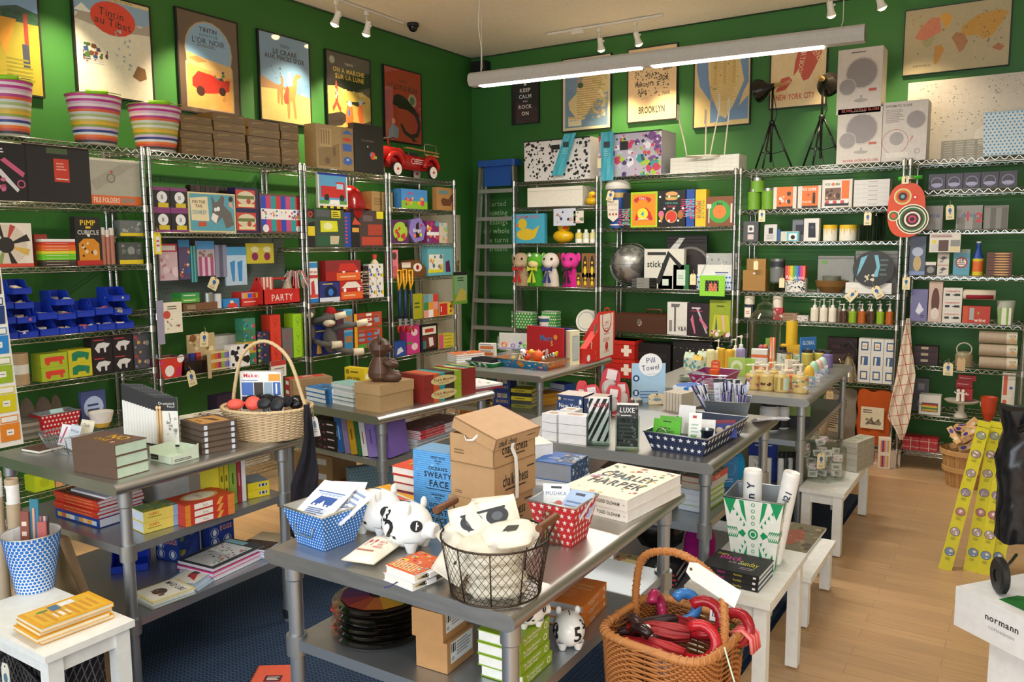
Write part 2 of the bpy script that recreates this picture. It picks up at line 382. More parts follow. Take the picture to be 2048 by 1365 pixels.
def floormat(nt,N,L,b):
 tc=N.new('ShaderNodeTexCoord');mp=N.new('ShaderNodeMapping');L.new(tc.outputs['Object'],mp.inputs[0]);mp.inputs['Rotation'].default_value=(0,0,0)
 br=N.new('ShaderNodeTexBrick');L.new(mp.outputs[0],br.inputs[0]);br.inputs['Scale'].default_value=1;br.inputs['Brick Width'].default_value=.62;br.inputs['Row Height'].default_value=.083
 br.inputs['Mortar Size'].default_value=.0012;br.inputs['Color1'].default_value=(*rgb('d8a45c'),1);br.inputs['Color2'].default_value=(*rgb('c9944a'),1);br.inputs['Mortar'].default_value=(*rgb('9a6c38'),1)
 m2=N.new('ShaderNodeMapping');L.new(tc.outputs['Object'],m2.inputs[0]);m2.inputs['Scale'].default_value=(3,60,1)
 no=N.new('ShaderNodeTexNoise');no.inputs['Scale'].default_value=1.5;no.inputs['Detail'].default_value=4;L.new(m2.outputs[0],no.inputs['Vector'])
 mx=N.new('ShaderNodeMix');mx.data_type='RGBA';mx.blend_type='MULTIPLY';mx.inputs[0].default_value=.55;L.new(br.outputs[0],mx.inputs[6]);L.new(no.outputs[0],mx.inputs[7])
 g=N.new('ShaderNodeBrightContrast');g.inputs[1].default_value=.12;L.new(mx.outputs[2],g.inputs[0]);L.new(g.outputs[0],b.inputs['Base Color']);b.inputs['Roughness'].default_value=.35
nodemat('wood_floor',floormat)
def rugmat(nt,N,L,b):
 tc=N.new('ShaderNodeTexCoord');sp=N.new('ShaderNodeSeparateXYZ');L.new(tc.outputs['Object'],sp.inputs[0])
 def M_(op,a,v=None,c=None):
  n=N.new('ShaderNodeMath');n.operation=op
  for i,q in enumerate((a,v,c)):
   if q is None:continue
   if isinstance(q,(int,float)):n.inputs[i].default_value=q
   else:L.new(q,n.inputs[i])
  return n.outputs[0]
 tri=M_('PINGPONG',sp.outputs[0],.011)
 s_=M_('ADD',sp.outputs[1],M_('MULTIPLY',tri,.9));f_=M_('PINGPONG',s_,.0085);k=M_('GREATER_THAN',f_,.0042)
 edge=M_('GREATER_THAN',M_('PINGPONG',M_('ADD',sp.outputs[0],.0055),.011),.0095)
 k2=M_('MULTIPLY',k,M_('SUBTRACT',1,edge))
 mx=N.new('ShaderNodeMix');mx.data_type='RGBA';L.new(k2,mx.inputs[0]);mx.inputs[6].default_value=(*rgb('061a34'),1);mx.inputs[7].default_value=(*rgb('2c4868'),1)
 L.new(mx.outputs[2],b.inputs['Base Color']);b.inputs['Roughness'].default_value=.8
 bp=N.new('ShaderNodeBump');bp.inputs['Strength'].default_value=.5;bp.inputs['Distance'].default_value=.003;L.new(k2,bp.inputs['Height']);L.new(bp.outputs[0],b.inputs['Normal'])
nodemat('rug_weave',rugmat)
def steelmat(nt,N,L,b):
 tc=N.new('ShaderNodeTexCoord');mp=N.new('ShaderNodeMapping');L.new(tc.outputs['Object'],mp.inputs[0]);mp.inputs['Scale'].default_value=(8,300,60)
 no=N.new('ShaderNodeTexNoise');no.inputs['Scale'].default_value=1;no.inputs['Detail'].default_value=3;L.new(mp.outputs[0],no.inputs['Vector'])
 mr=N.new('ShaderNodeMapRange');L.new(no.outputs[0],mr.inputs[0]);mr.inputs[3].default_value=.3;mr.inputs[4].default_value=.46;L.new(mr.outputs[0],b.inputs['Roughness'])
 b.inputs['Base Color'].default_value=(.50,.49,.465,1);b.inputs['Metallic'].default_value=.95
nodemat('brushed_steel',steelmat)
nodemat('galvanised',lambda nt,N,L,b:(b.inputs['Base Color'].__setattr__('default_value',(.44,.47,.50,1)),b.inputs['Metallic'].__setattr__('default_value',.85),b.inputs['Roughness'].__setattr__('default_value',.38)))
RX0,RX1,RY0,RY1,H=0,7.4,-9.7,0,3.49
def st(name,mb):return obj(name,mb,kind='structure')
fl=MB();fl.add([(RX0,RY0,0),(RX1,RY0,0),(RX1,RY1,0),(RX0,RY1,0)],[(0,1,2,3)],'wood_floor');fl.box(RX0,RY0,-.1,RX1,RY1,-.001,'b08850');st('floor',fl)
mat('b08850')
st('ceiling',MB().box(RX0-.1,RY0-.1,H,RX1+.1,RY1+.1,H+.1,'f6ecd8.r'))
st('wall_left',MB().box(-.1,RY0,-.1,0,RY1+.1,H,'green_wall'))
st('wall_back',MB().box(0,0,-.1,RX1,.1,H,'green_wall'))
st('wall_right',MB().box(RX1,RY0,-.1,RX1+.1,.1,H,'e8e2d4.r'))
wf=MB();wf.box(RX0,RY0-.1,-.1,.8,RY0,H,'e8e2d4.r');wf.box(6.9,RY0-.1,-.1,RX1,RY0,H,'e8e2d4.r');wf.box(.8,RY0-.1,2.95,6.9,RY0,H,'e8e2d4.r');wf.box(.8,RY0-.1,-.1,6.9,RY0,.5,'e8e2d4.r')
st('wall_front',wf)
st('window_1',MB().box(.8,RY0-.06,.5,6.9,RY0-.05,2.95,'eef4f6.x'))
wfr=MB()
for xx in(.8,2.8,4.85,6.85):wfr.box(xx,RY0-.08,.5,xx+.05,RY0-.02,2.95,'333333')
st('window_1_frame',wfr)
tr=MB();tr.tube([(.006,RY0,H-.006),(.006,-.006,H-.006),(RX1,-.006,H-.006)],.006,'1c3a1e',5);st('trim_1',tr)
bb=MB();bb.box(0.001,RY0,0,.014,-.01,.09,'e6e0d0');st('baseboard_left',bb)
st('baseboard_back',MB().box(.02,-.014,0,RX1,-.001,.09,'e6e0d0'))
dr=MB();a=onx(.03,818,430);b_=onx(.03,922,430)
dr.box(.001,a.y+.1,.0,.02,b_.y,1.93,'cfc9b4');dr.box(.02,b_.y-.06,.1,.035,b_.y-.02,1.93,'b9b39e');dr.tube([(.05,b_.y-.09,1.38),(.055,b_.y-.09,1.48)],.008,'b08a3a.M')
st('door_1',dr)
def rug(name,x0,y0,x1,y1,z,lab):
 mb=MB();mb.box(x0,y0,.0005,x1,y1,z,'rug_weave');mb.box(x0-.02,y0-.02,.0004,x1+.02,y1+.02,z*.6,'0c2340.r')
 obj('floor_mat',mb,label=lab,cat='rug')
rug('floor_mat',1.3,-7.9,2.9,-4.12,.008,'navy blue herringbone floor mat under the left steel tables')
rug('floor_mat',2.94,-7.9,4.0,-1.38,.008,'long navy blue floor mat along the white side tables and wood floor')
_shc={}
def wshelf(w_,d):
 k=(round(w_,3),round(d,3))
 if k in _shc:return _shc[k]
 m=MB();r=.0023;c='c6c4bc.M';e=.0127
 for y in(0,d):
  m.tube([(0,y,-.004),(w_,y,-.004)],.0032,c,5);m.tube([(0,y,-.031),(w_,y,-.031)],.0032,c,5)
  n=max(4,int(w_/.027));pts=[(w_*(i+.5)/n if 0<i<n else(0 if i==0 else w_),y,-.004 if i%2 else-.031)for i in range(n+1)]
  m.tube(pts,.0026,c,4)
 for x in(0,w_):
  m.tube([(x,0,-.004),(x,d,-.004)],.0032,c,5);m.tube([(x,0,-.031),(x,d,-.031)],.0032,c,5)
  n=int(d/.03);m.tube([(x,d*i/n,-.004 if i%2 else-.031)for i in range(n+1)],.0026,c,4)
 n=int(w_/.027)
 for i in range(1,n):m.tube([(w_*i/n,0,-.0025),(w_*i/n,d,-.0025)],.0018,c,4,cap=False)
 for y in(d*.33,d*.67):m.tube([(0,y,-.006),(w_,y,-.006)],.0028,c,5);m.tube([(0,y,-.024),(w_,y,-.024)],.0022,c,4)
 for x in(0,w_):
  for y in(0,d):m.lathe([(.019,-.036),(.0175,.004)],c,x,y,10)
 _shc[k]=m.mesh('wire_shelf');return _shc[k]
def post(h):
 m=MB();pr=[(0,0),(.019,0),(.019,.02),(.0127,.025)];z=.05
 while z<h-.03:pr+=[(.0127,z),(.0118,z+.001),(.0127,z+.003)];z+=.0508
 m.lathe(pr+[(.0127,h-.02),(.0135,h-.018),(.0135,h-.003),(.010,h),(0,h)],'a9a9a6.M',seg=10);return m.mesh('post')
PM=post(2.215)
def unit(key,o,rz,w_,d,label,zs):
 r=empty('wire_shelving_unit',o,rz,label,'shelving','chrome wire shelving units')
 for x in(0,w_):
  for y in(0,d):obj('post',PM,(x,y,0),parent=r)
 sm=wshelf(w_,d)
 for z in zs:obj('shelf',sm,(0,0,z),parent=r)
 return r
g=.0205;D0=.40
yL=[-.885-1.828-2.44,-.885-1.828-1.22,-.885-1.828,-.885-.914,-.885]
for i,lb in enumerate(('chrome wire shelving nearest the camera on the left wall, with blue bins','chrome wire shelving with party goods, second from front on the left wall','chrome wire shelving with toy trucks, second from corner on left wall','narrow chrome wire shelving nearest the corner on the left wall')):
 unit('L',(DL,yL[i]+g,0),PI/2,yL[i+1]-yL[i]-2*g,D0,lb,SH['L%d'%(i+1)])
xB=[.80,1.685,2.889,4.08,4.86]
for i,(k,lb)in enumerate((('A','narrow chrome wire shelving beside the stepladder on the back wall'),('B','chrome wire shelving with the silver globe on the back wall'),('C','chrome wire shelving with soap bottles on the back wall'),('D','rightmost chrome wire shelving on back wall, with the cake stand'))):
 unit(k,(xB[i]+g,-DB,0),0,xB[i+1]-xB[i]-2*g,.42,lb,SH[k])
def steel_table(cx,cy,a,w_,l,label,shelves,feet='caster',ht=.82,edge=.042):
 """cx, cy = front right corner of the top; w_ runs left, l runs back"""
 t=empty('steel_work_table',(cx,cy,0),math.radians(a),label,'table','steel work tables')
 m=MB();r=edge*.62;n=6;P=[]
 for k in range(n+1):
  q=-PI/2+PI*k/n*.92;P.append((-r+r*math.cos(q),ht-r+r*math.sin(q)if q>0 else ht-r+edge*.62*math.sin(q)))
 sec=[(-r*.8,ht-edge)]+[(-r+r*math.cos(q),ht-edge/2+edge/2*math.sin(q))for q in[(-PI/2+PI*k/8)for k in range(9)]]+[(-w_+r+r*math.cos(q),ht-edge/2+edge/2*math.sin(q))for q in[(PI/2+PI*k/8)for k in range(9)]]
 N=len(sec);m.add([(x,0,z)for x,z in sec]+[(x,l,z)for x,z in sec],[(i,N+i,N+(i+1)%N,(i+1)%N)for i in range(N)],'brushed_steel',True)
 m.add([(x,0,z)for x,z in sec],[tuple(range(N-1,-1,-1))],'brushed_steel');m.add([(x,l,z)for x,z in sec],[tuple(range(N))],'brushed_steel')
 obj('table_top',m,parent=t)
 ix,iy=.05,.06;z0=.10 if feet=='caster' else .0
 lg=MB().lathe([(0,z0),(.0205,z0),(.0205,ht-edge-.06),(.025,ht-edge-.055),(.025,ht-edge),(0,ht-edge)],'galvanised',seg=16).mesh('leg')
 for x in(-ix,-w_+ix):
  for y in(iy,l-iy):
   L_=obj('leg',lg,(x,y,0),parent=t)
   if feet=='caster':
    c=MB();c.lathe([(.024,.1),(.026,.112),(.02,.118)],'9c9c98.M',seg=12);c.box(-.017,-.03,.055,-.014,.022,.102,'9c9c98.M');c.box(.014,-.03,.055,.017,.022,.102,'9c9c98.M');c.box(-.017,-.025,.098,.017,.025,.102,'9c9c98.M')
    co=obj('caster',c,(0,0,0),.5,parent=L_)
    wv=MB();wv.T=Matrix.Translation((0,-.012,.045))@Matrix.Rotation(PI/2,4,'Y');wv.lathe([(.008,-.016),(.034,-.013),(.037,-.01),(.037,.01),(.034,.013),(.008,.016)],'141414',seg=20);wv.tube([(0,0,-.03),(0,0,.03)],.005,'b0b0ac.M');obj('wheel',wv,parent=co)
   else:
    obj('foot',MB().lathe([(0,0),(.018,0),(.024,.05),(.024,.06),(.0205,.062)],'9c9c98.M',seg=14),parent=L_)
 for z in shelves:
  s_=MB();s_.box(-w_+ix-.005,iy-.016,z-.03,-ix+.005,l-iy+.016,z,'galvanised')
  for x in(-ix,-w_+ix):
   for y in(iy,l-iy):s_.lathe([(.021,z-.05),(.029,z-.05),(.029,z+.008),(.021,z+.008)],'a7a9a8.k',x,y,14)
  obj('lower_shelf',s_,parent=t)
 return t
steel_table(3.955,-5.451,.5,.80,1.06,'long stainless steel work table in front with the wire basket of pouches',(.555,),'caster')
steel_table(2.271,-5.335,.6,.87,.84,'stainless steel table at left with the wicker basket of sunglasses',(.574,.30),'foot')
steel_table(2.289,-4.027,-6,.84,.86,'stainless steel table with the leather bear at its corner',(.585,.3),'caster')
steel_table(2.345,-2.60,0,.87,1.0,'stainless steel table near the corner with baby toys',(.565,.28),'caster')
steel_table(3.916,-4.023,1,1.0,.96,'stainless steel table in the middle with the pill towel display',(.562,.29),'caster')
steel_table(3.925,-2.55,1.5,.98,1.42,'stainless steel table at the back with soap pumps',(.583,.29),'caster')
def stool(x1,y0,x0,y1,h,label,leg=.045,rz=0):
 t=empty('side_table',(x0,y0,0),rz,label,'table','white side tables');w_=x1-x0;l=y1-y0;c='f1f1ec'
 obj('table_top',MB().box(0,0,h-.022,w_,l,h,c),parent=t)
 m=MB();e=.018
 for q in((.03,.022,w_-.03,.022+e),(.03,l-.04,w_-.03,l-.022),(.022,.03,.04,l-.03),(w_-.04,.03,w_-.022,l-.03)):m.box(q[0],q[1],h-.075,q[2],q[3],h-.0225,c)
 obj('apron',m,parent=t)
 for x in(.012,w_-.012-leg):
  for y in(.012,l-.012-leg):obj('leg',MB().box(x,y,0.009,x+leg,y+leg,h-.0225,c),parent=t)
 return t
stool(4.20,-4.28,3.905,-3.755,.45,'white side table with the black books and green patterned bin')
stool(4.155,-3.46,3.93,-2.95,.235,'low white side table under the picture book')
stool(4.115,-2.56,3.89,-1.72,.35,'white side table with the big glass jar of matchboxes')
stool(2.52,-5.73,2.0,-5.45,.45,'white side table at lower left with yellow paperbacks')
def poster(wall,x0,x1,yt,yb,label,art,bg='e8dcc0',fr='151210',name='framed_poster',cat='poster',fw=.010,off=.0,lean=0):
 if wall=='L':P=onx(.004,x0,yt);X=slv(P,(0,1,0),'x',x1);rz=PI/2;w_=(X-P).length
 else:P=ony(-.004-off,x0,yt);X=slv(P,(1,0,0),'x',x1);rz=0;w_=(X-P).length
 h=P.z-slv(P,(0,0,1),'y',yb).z;T=.022
 o=V((P.x+(T if wall=='L' else 0),P.y-(0 if wall=='L' else T),P.z-h))
 r=empty(name,o,rz,label,cat)
 m=MB();
 for q in((0,0,fw,h),(w_-fw,0,w_,h),(fw,0,w_-fw,fw),(fw,h-fw,w_-fw,h)):m.box(q[0],0,q[1],q[2],T,q[3],fr)
 obj('frame',m,parent=r)
 m=MB();m.box(fw,.004,fw,w_-fw,T,h-fw,bg);m.art((fw,.004,fw),(1,0,0),(0,0,1),w_-2*fw,h-2*fw,art,.0005);obj('print',m,parent=r)
 if name=='framed_poster':obj('glass',MB().box(fw,.0022,fw,w_-fw,.0028,h-fw,'ffffff.x'),parent=r)
 return r
poster('L',-85,70,-85,176,'leftmost framed poster with yellow field, dark hills and a totem pole','R 0 0 1 1 b9a730;R 0 .62 1 1 7da0c4;P 1d4a44 0 .6 0 .72 .2 .75 .45 .7 .7 .74 1 .7 1 .6;N 3 30 .05 1d5a3a,174a34 .3 .6 1 .7;P d7962a .3 .62 .5 .3 .68 .62;R .78 .3 .84 .68 a4372a;R .74 .22 .84 .42 3a3f52;L 6 .5 .1 .95 .3 8a8420;B QUE .86 .93 .08 1c1c1c .3')
poster('L',137,296,-28,186,'framed poster of a snowy mountain with a large red disc title','R 0 0 1 1 f2e9d8;R 0 .78 1 1 8fb2d2;P b9aca0 0 .72 .1 .84 .2 .78 .3 .88 .5 .78 .7 .84 .86 .76 1 .82 1 .7 .4 .66;P f8f2e6 0 .8 .1 .88 .2 .82 .3 .9 .4 .82 .3 .8;R 0 .965 1 1 e8cf96;T LES_AVENTURES_DE_TINTIN .55 .982 .02 222222 .8;E .5 .79 .3 .17 e5432c;T Tintin .48 .84 .08 1c1814 .45 -4;T au_Tibet .5 .75 .08 1c1814 .6 -4;N 5 26 .035 7a4a30,34548a,4c6a3a,8c3a2a,2a2a34 .08 .3 .4 .5;N 8 22 .02 b4c0cc,9fb0c0 .5 .3 .72 .7;P 8a6238 .72 .24 .8 .36 .9 .34 .92 .24 .82 .2;L 3 .1 .3 .35 .36 c0c0c8')
poster('L',346,471,12,222,'framed brown poster with keyhole desert view and red jeep','R 0 0 1 1 5a4636;E .5 .64 .4 .3 b9a48a;R .1 .04 .9 .5 b9a48a;E .5 .64 .38 .285 86b4d8;R .12 .05 .88 .48 dca85a;P dcb878 .12 .48 .12 .6 .4 .56 .88 .52 .88 .4;P b98a50 .14 .54 .3 .57 .45 .53 .3 .5;N 4 16 .03 caa060,c08a44 .15 .08 .85 .4;P b3271c .2 .34 .3 .42 .55 .4 .7 .36 .84 .38 .82 .26 .6 .22 .4 .2 .2 .26;C .33 .22 .07 3a1a16;C .7 .25 .06 3a1a16;N 9 8 .04 4a7a58,3a62a0,d8a070,333333 .45 .36 .75 .46;B TINTIN .5 .85 .045 2a2420 .32;T AU_PAYS_DE .5 .795 .028 2a2420 .34;T L\'OR_NOIR .5 .735 .06 2a2420 .56;L 2 .3 .67 .65 .7 6a6458')
poster('L',511,615,57,240,'framed blue poster with camels on yellow sand','R 0 0 1 1 76a3c8;P a67c50 0 .3 0 .5 .3 .43 .6 .4 .6 .3;P e6c078 0 0 0 .36 .5 .38 1 .34 1 0;P d08a4e .5 .42 .62 .44 .66 .54 .72 .6 .84 .58 .74 .53 .72 .4 .68 .3 .7 .06 .66 .06 .62 .26 .58 .26 .56 .05 .52 .05 .5 .3;P b97a44 .32 .42 .4 .44 .4 .56 .46 .5 .44 .38 .42 .2 .39 .2 .37 .36 .35 .2 .32 .22;P c4452e .44 .3 .52 .44 .56 .4 .54 .22 .46 .22;P f0ead8 .52 .46 .56 .6 .6 .6 .64 .44;N 6 14 .012 2a3440 .2 .5 .42 .64;T TINTIN .5 .885 .035 222a34 .2;B LE_CRABE .5 .81 .055 222a34 .5;B AUX_PINCES_D\'OR .5 .745 .055 222a34 .8')
poster('L',647,737,97,262,'framed dark night poster with red and white checked rocket','R 0 0 1 1 1c1a18;C .12 .9 .06 a9b8a8;P cfb55a 0 0 0 .56 .2 .58 .5 .54 .8 .56 1 .5 1 .2 .6 .1;P 2a2420 0 .2 .3 .26 .5 .2 .3 .08 0 .04;P 2a2420 .4 .4 .9 .44 .7 .36;N 3 20 .02 e6d890 .1 .5 .9 .56;P c83a28 .2 .66 .17 .56 .17 .38 .1 .3 .12 .24 .2 .34 .28 .24 .3 .3 .23 .38 .23 .56;R .18 .5 .2 .54 f2ece0;R .2 .46 .22 .5 f2ece0;R .18 .42 .2 .46 f2ece0;P dc6a30 .4 .24 .44 .36 .56 .34 .58 .2 .52 .02 .46 .02 .4 .14;C .5 .38 .05 9cb4c0;P dc6a30 .68 .28 .72 .4 .8 .38 .82 .1 .74 .1;C .76 .43 .05 b8c8cc;R .46 .22 .5 .3 3a62b0;T TINTIN .5 .88 .035 e8e0c8 .25;B ON_A_MARCHE .5 .79 .06 e8c84c .74;B SUR_LA_LUNE .52 .71 .06 e8c84c .68')
poster('L',763,839,128,281,'framed red poster with black dragon near the corner','R 0 0 1 1 b92f1c;T TINTIN .5 .84 .04 3a1410 .3;B LE_LOTUS_BLEU .5 .75 .065 241210 .8;C .75 .6 .12 b8b088;C .75 .6 .07 5c7a60;P 241210 .2 .5 .24 .62 .36 .66 .5 .64 .62 .6 .48 .6 .36 .6 .3 .52 .36 .46 .6 .46 .8 .4 .9 .28 .86 .16 .7 .12 .56 .16 .44 .26 .4 .24 .5 .12 .7 .06 .9 .1 .98 .24 .94 .42 .8 .5 .6 .53 .4 .52;P 8a98a0 .08 .14 .2 .24 .36 .18 .34 .04 .08 .04;C .22 .27 .05 d8a078;P 241210 .66 .14 .74 .02 .88 .04 .76 .08')
poster('B',1025,1080,160,251,'small framed black poster with white slogan near the corner','R 0 0 1 1 241c1e;P e8e0d8 .44 .84 .5 .95 .56 .84;B KEEP .5 .74 .085 e8e0d8 .55;B CALM .5 .60 .085 e8e0d8 .6;T AND .5 .49 .045 e8e0d8 .25;B ROCK .5 .37 .085 e8e0d8 .6;B ON .5 .22 .085 e8e0d8 .35','241c1e',fw=.006)
poster('B',1126,1225,120,266,'framed city map poster with blue water, left of the black lettered one','R 0 0 1 1 e6d8b4;R .05 .04 .95 .95 7d9ab0;P e4cf98 .5 .95 .95 .95 .95 .5 .8 .45 .66 .36 .5 .2 .3 .16 .14 .3 .12 .4 .3 .52 .4 .66 .48 .8;P d9b489 .3 .95 .2 .8 .34 .74 .46 .95;N 4 40 .05 efe0a8,d9c070,e8c8a0,c8c480 .3 .25 .93 .9;L 22 .3 .2 .9 .9 c0a060;E .38 .62 .06 .04 3c5a3a;N 6 16 .04 d8c898,cdb880 .6 .15 .9 .35;R .12 .06 .4 .17 ece0bc;T BROOKLYN .26 .14 .02 4a4030 .25;P dcc078 .1 .2 .5 .17 .45 .14 .12 .17','e6d8b4')
poster('B',1257,1358,100,248,'framed cream poster of neighbourhood names shaped like a borough','R 0 0 1 1 edcf9c;N 7 120 .016 3a342a .15 .3 .7 .88;N 8 60 .013 3a342a .6 .42 .85 .8;B FORT .45 .86 .05 3a342a .2;B EAST .8 .77 .05 3a342a .2;B NEW .82 .7 .05 3a342a .2;B FLAT .5 .63 .05 3a342a .2;B SIDE .74 .57 .06 3a342a .2;B HEIGHTS .35 .5 .05 3a342a .4;B AVE .3 .4 .05 3a342a .2;B PARK .8 .36 .05 3a342a .16;B BROOKLYN .5 .15 .095 241f18 .55','edcf9c')
poster('B',1390,1506,92,259,'framed map poster of an island between blue rivers, behind the pendant lamp','R 0 0 1 1 dcc488;P 6f92b6 .04 1 .22 1 .26 .6 .3 .42 .5 .06 .3 .04 .3 .3 .1 .5 .04 .7;P 6f92b6 .78 1 .96 1 .98 .5 .9 .4 .8 .2 .6 .04 .4 .04 .7 .3 .86 .5;P 6f92b6 .3 .06 .98 .06 .98 .34 .7 .14;P dcc488 .22 1 .76 1 .9 .52 .72 .24 .58 .08 .46 .14 .34 .4 .26 .64;L 30 .3 .3 .82 .96 c9a860;S -,c9a860,-,-,c9a860,-,-,c9a860,- .3 .5 .8 .98;N 5 12 .02 7a9a50,b88a50 .3 .3 .8 .9','dcc488')
poster('B',1543,1659,72,221,'framed cream poster with red lettered city map behind the studio lamps','R 0 0 1 1 e8cf9e;P c8543c .55 .98 .75 .96 .92 .7 .8 .5 .7 .36 .6 .34 .5 .5 .42 .42 .44 .6 .5 .8;P c8543c .1 .22 .2 .4 .34 .42 .4 .36 .28 .24;T QUEENS .8 .74 .09 f0dcb0 .3 -60;T BRONX .62 .86 .07 f0dcb0 .3 80;T BROOKLYN .56 .58 .07 f0dcb0 .4 80;T STATEN_ISLAND .25 .33 .05 f0dcb0 .25 20;B NEW_YORK_CITY .46 .14 .08 c8543c .72','e8cf9e')
poster('B',1811,2027,23,154,'framed world map high on the right of the back wall','R 0 0 1 1 b9a982;P cf7f5c .1 .56 .16 .72 .26 .85 .34 .84 .36 .62 .3 .58 .2 .5;P d9a030 .34 .86 .42 .9 .46 .8 .4 .64;P c8963a .54 .5 .56 .66 .7 .8 .9 .84 .98 .78 .9 .6 .84 .46 .76 .42 .7 .5;P b07a4a .46 .5 .5 .58 .58 .54 .62 .42 .58 .3 .54 .26 .5 .4;P c08a3a .3 .4 .36 .42 .4 .34 .34 .14 .3 .12;P b0703c .84 .28 .9 .34 .96 .28 .92 .22;P a8a070 .17 .5 .3 .56 .28 .44 .22 .38;N 4 34 .015 8a7a5a .1 .2 .95 .9;N 9 40 .01 6c6450 .02 .1 .98 .95;T THE_WORLD .18 .12 .03 5c4a34 .2','b9a982',fw=.006)
p=S('D.0',1809,2060,154,.02,.36-.0);mb=MB();bx(mb,p.w,.014,p.h,'d9cfc0','R 0 0 1 1 cfc4b4;N 3 170 .008 8a8a7c .08 .3 .75 .96;N 8 60 .006 8a8a7c .7 .75 .98 .98;E .68 .3 .12 .13 ddd4c8;S 9a9486,-,-,-,9a9486,-,-,-,9a9486,-,-,-,9a9486,-,-,-,9a9486,-,-,- .3 .02 .75 .26;L 8 .3 .04 .75 .27 9a9486')
obj('map_board',mb,p.o,0,None,'pale printed map board standing behind the globe cartons at right','map board',rot=(0,0,0))
def spot(x,y,z,aim,label,e=190):
 r=empty('track_spotlight',(x,y,z),0,label,'light','white ceiling track spotlights')
 d=(V(aim)-V((x,y,z)));d.normalize()
 obj('stem',MB().box(-.012,-.012,-.03,.012,.012,0,'e6e2d6').tube([(0,0,-.03),(0,0,-.11)],.006,'e6e2d6'),parent=r)
 q=V((0,0,-1)).rotation_difference(d).to_matrix().to_4x4();m=MB();m.T=Matrix.Translation((0.012,0,-.11))@q
 m.lathe([(0,.03),(.022,.03),(.024,-.03),(.026,-.04),(.036,-.072),(.033,-.072),(.02,-.045)],'e8e4d8',seg=16);m.tube([(.022,0,0),(.036,0,0)],.008,'e8e4d8')
 obj('lamp_head',m,parent=r)
 m=MB();m.T=Matrix.Translation((0.012,0,-.11))@q;m.ball(0,0,-.066,.031,'ffdcae.e',rz=.022,seg=14);obj('bulb',m,parent=r)
 l=bpy.data.lights.new('spot_beam','SPOT');l.energy=e;l.color=(1,.80,.52);l.spot_size=1.35;l.spot_blend=.8;l.shadow_soft_size=.03
 lo=bpy.data.objects.new('spot_beam',l);COL.objects.link(lo);lo.parent=r;lo.location=V((.012,0,-.11))+d*.085;lo.rotation_euler=d.to_track_quat('-Z','Y').to_euler()
TZ=3.455
def track(a,b,label):
 m=MB();m.tube([a,b],.013,'e2ddd0',4);o=obj('ceiling_track',m,(0,0,0),0,None,label,'light track');
 c=V(a).lerp(V(b),.28);obj('connector',MB().box(c.x-.05,c.y-.05*0-.02,TZ-.02,c.x+.05,c.y+.02,TZ+.03,'e2ddd0'),parent=o)
track((.38,-4.6,TZ+.02),(.31,-1.42,TZ+.02),'white ceiling light track along the left wall')
track((1.13,-.43,TZ+.02),(2.21,-.43,TZ+.02),'short white ceiling light track near the corner on the back wall side')
track((3.1,-.45,TZ+.02),(5.3,-.45,TZ+.02),'white ceiling light track above the right shelving')
for(x,y,Y,aim,lb)in((672,28,None,(0,-2.6,2.1),'white track spotlight above the camel poster, left of its pair'),(733,50,None,(0,-2.0,2.1),'white track spotlight nearest the dome camera')):
 P=onx(.35,x,y-22);spot(P.x,P.y,TZ,aim,lb)
for(x,aim,lb)in((1198,(1.7,0,1.8),'white track spotlight over the city map poster'),(1271,(2.3,0,1.8),'white track spotlight right of its pair over the cream poster'),(1658,(3.7,0,1.8),'white track spotlight above the red lettered poster'),(1756,(4.4,0,1.7),'white track spotlight at the top right over the green wall')):
 P=slv((2,-.43,TZ),(1,0,0),'x',x);spot(P.x,P.y,TZ,aim,lb,190 if x<1500 else 95)
spot(.36,-3.35,TZ,(0,-3.3,1.9),'white track spotlight above the snow poster, at the top edge');spot(.37,-4.2,TZ,(0,-4.2,1.9),'white track spotlight beyond the top left corner')
A=V((1.40,-1.98,2.8));B=V((3.99,-1.80,2.8));u=(B-A);Lp=u.length;rz=math.atan2(u.y,u.x)
pr=empty('pendant_lamp',A,rz,'long grey fluorescent pendant lamp hanging across the room','light')
m=MB();sec=[(.055*math.cos(q),.05*math.sin(q))for q in[PI*k/8-.15 for k in range(10)]];sec=[(-.058,-.012),(-.036,-.045),(.036,-.045),(.058,-.012)]+[(.055*math.cos(PI*k/8),.012+.04*math.sin(PI*k/8))for k in range(9)]
N_=len(sec);m.add([(0,y,z)for y,z in sec]+[(Lp,y,z)for y,z in sec],[(i,(i+1)%N_,N_+(i+1)%N_,N_+i)for i in range(N_)],'b9b5ae',False);m.add([(0,y,z)for y,z in sec],[tuple(range(N_))],'8e8a84');m.add([(Lp,y,z)for y,z in sec],[tuple(range(N_-1,-1,-1))],'6a6864')
obj('housing',m,parent=pr)
for a_,b_ in((.08,Lp*.49),(Lp*.52,Lp-.22)):
 obj('lamp_tube',MB().box(a_,-.032,-.052,b_,.032,-.046,'fff6ea.e'),parent=pr)
 l=bpy.data.lights.new('tube_light','AREA');l.shape='RECTANGLE';l.size=b_-a_;l.size_y=.06;l.energy=33;l.color=(1,.95,.86);lo=bpy.data.objects.new('tube_light',l);COL.objects.link(lo);lo.parent=pr;lo.location=((a_+b_)/2,0,-.056)
for x in(.09,Lp-.12):obj('cable',MB().tube([(x-.01,0,.05),(x,0,.08),(x-.002,0,.4),(x,0,H-2.8)],.0022,'d8d4c8',5).lathe([(.02,H-2.802),(.02,H-2.81)],'e6e2d6',x,0,10),parent=pr)
obj('power_cord',MB().tube([(.08,0,.05),(.08,.01,.2),(.055,.01,.38),(.075,0,.55),(.08,0,H-2.8)],.003,'e8e2cc',6),parent=pr)
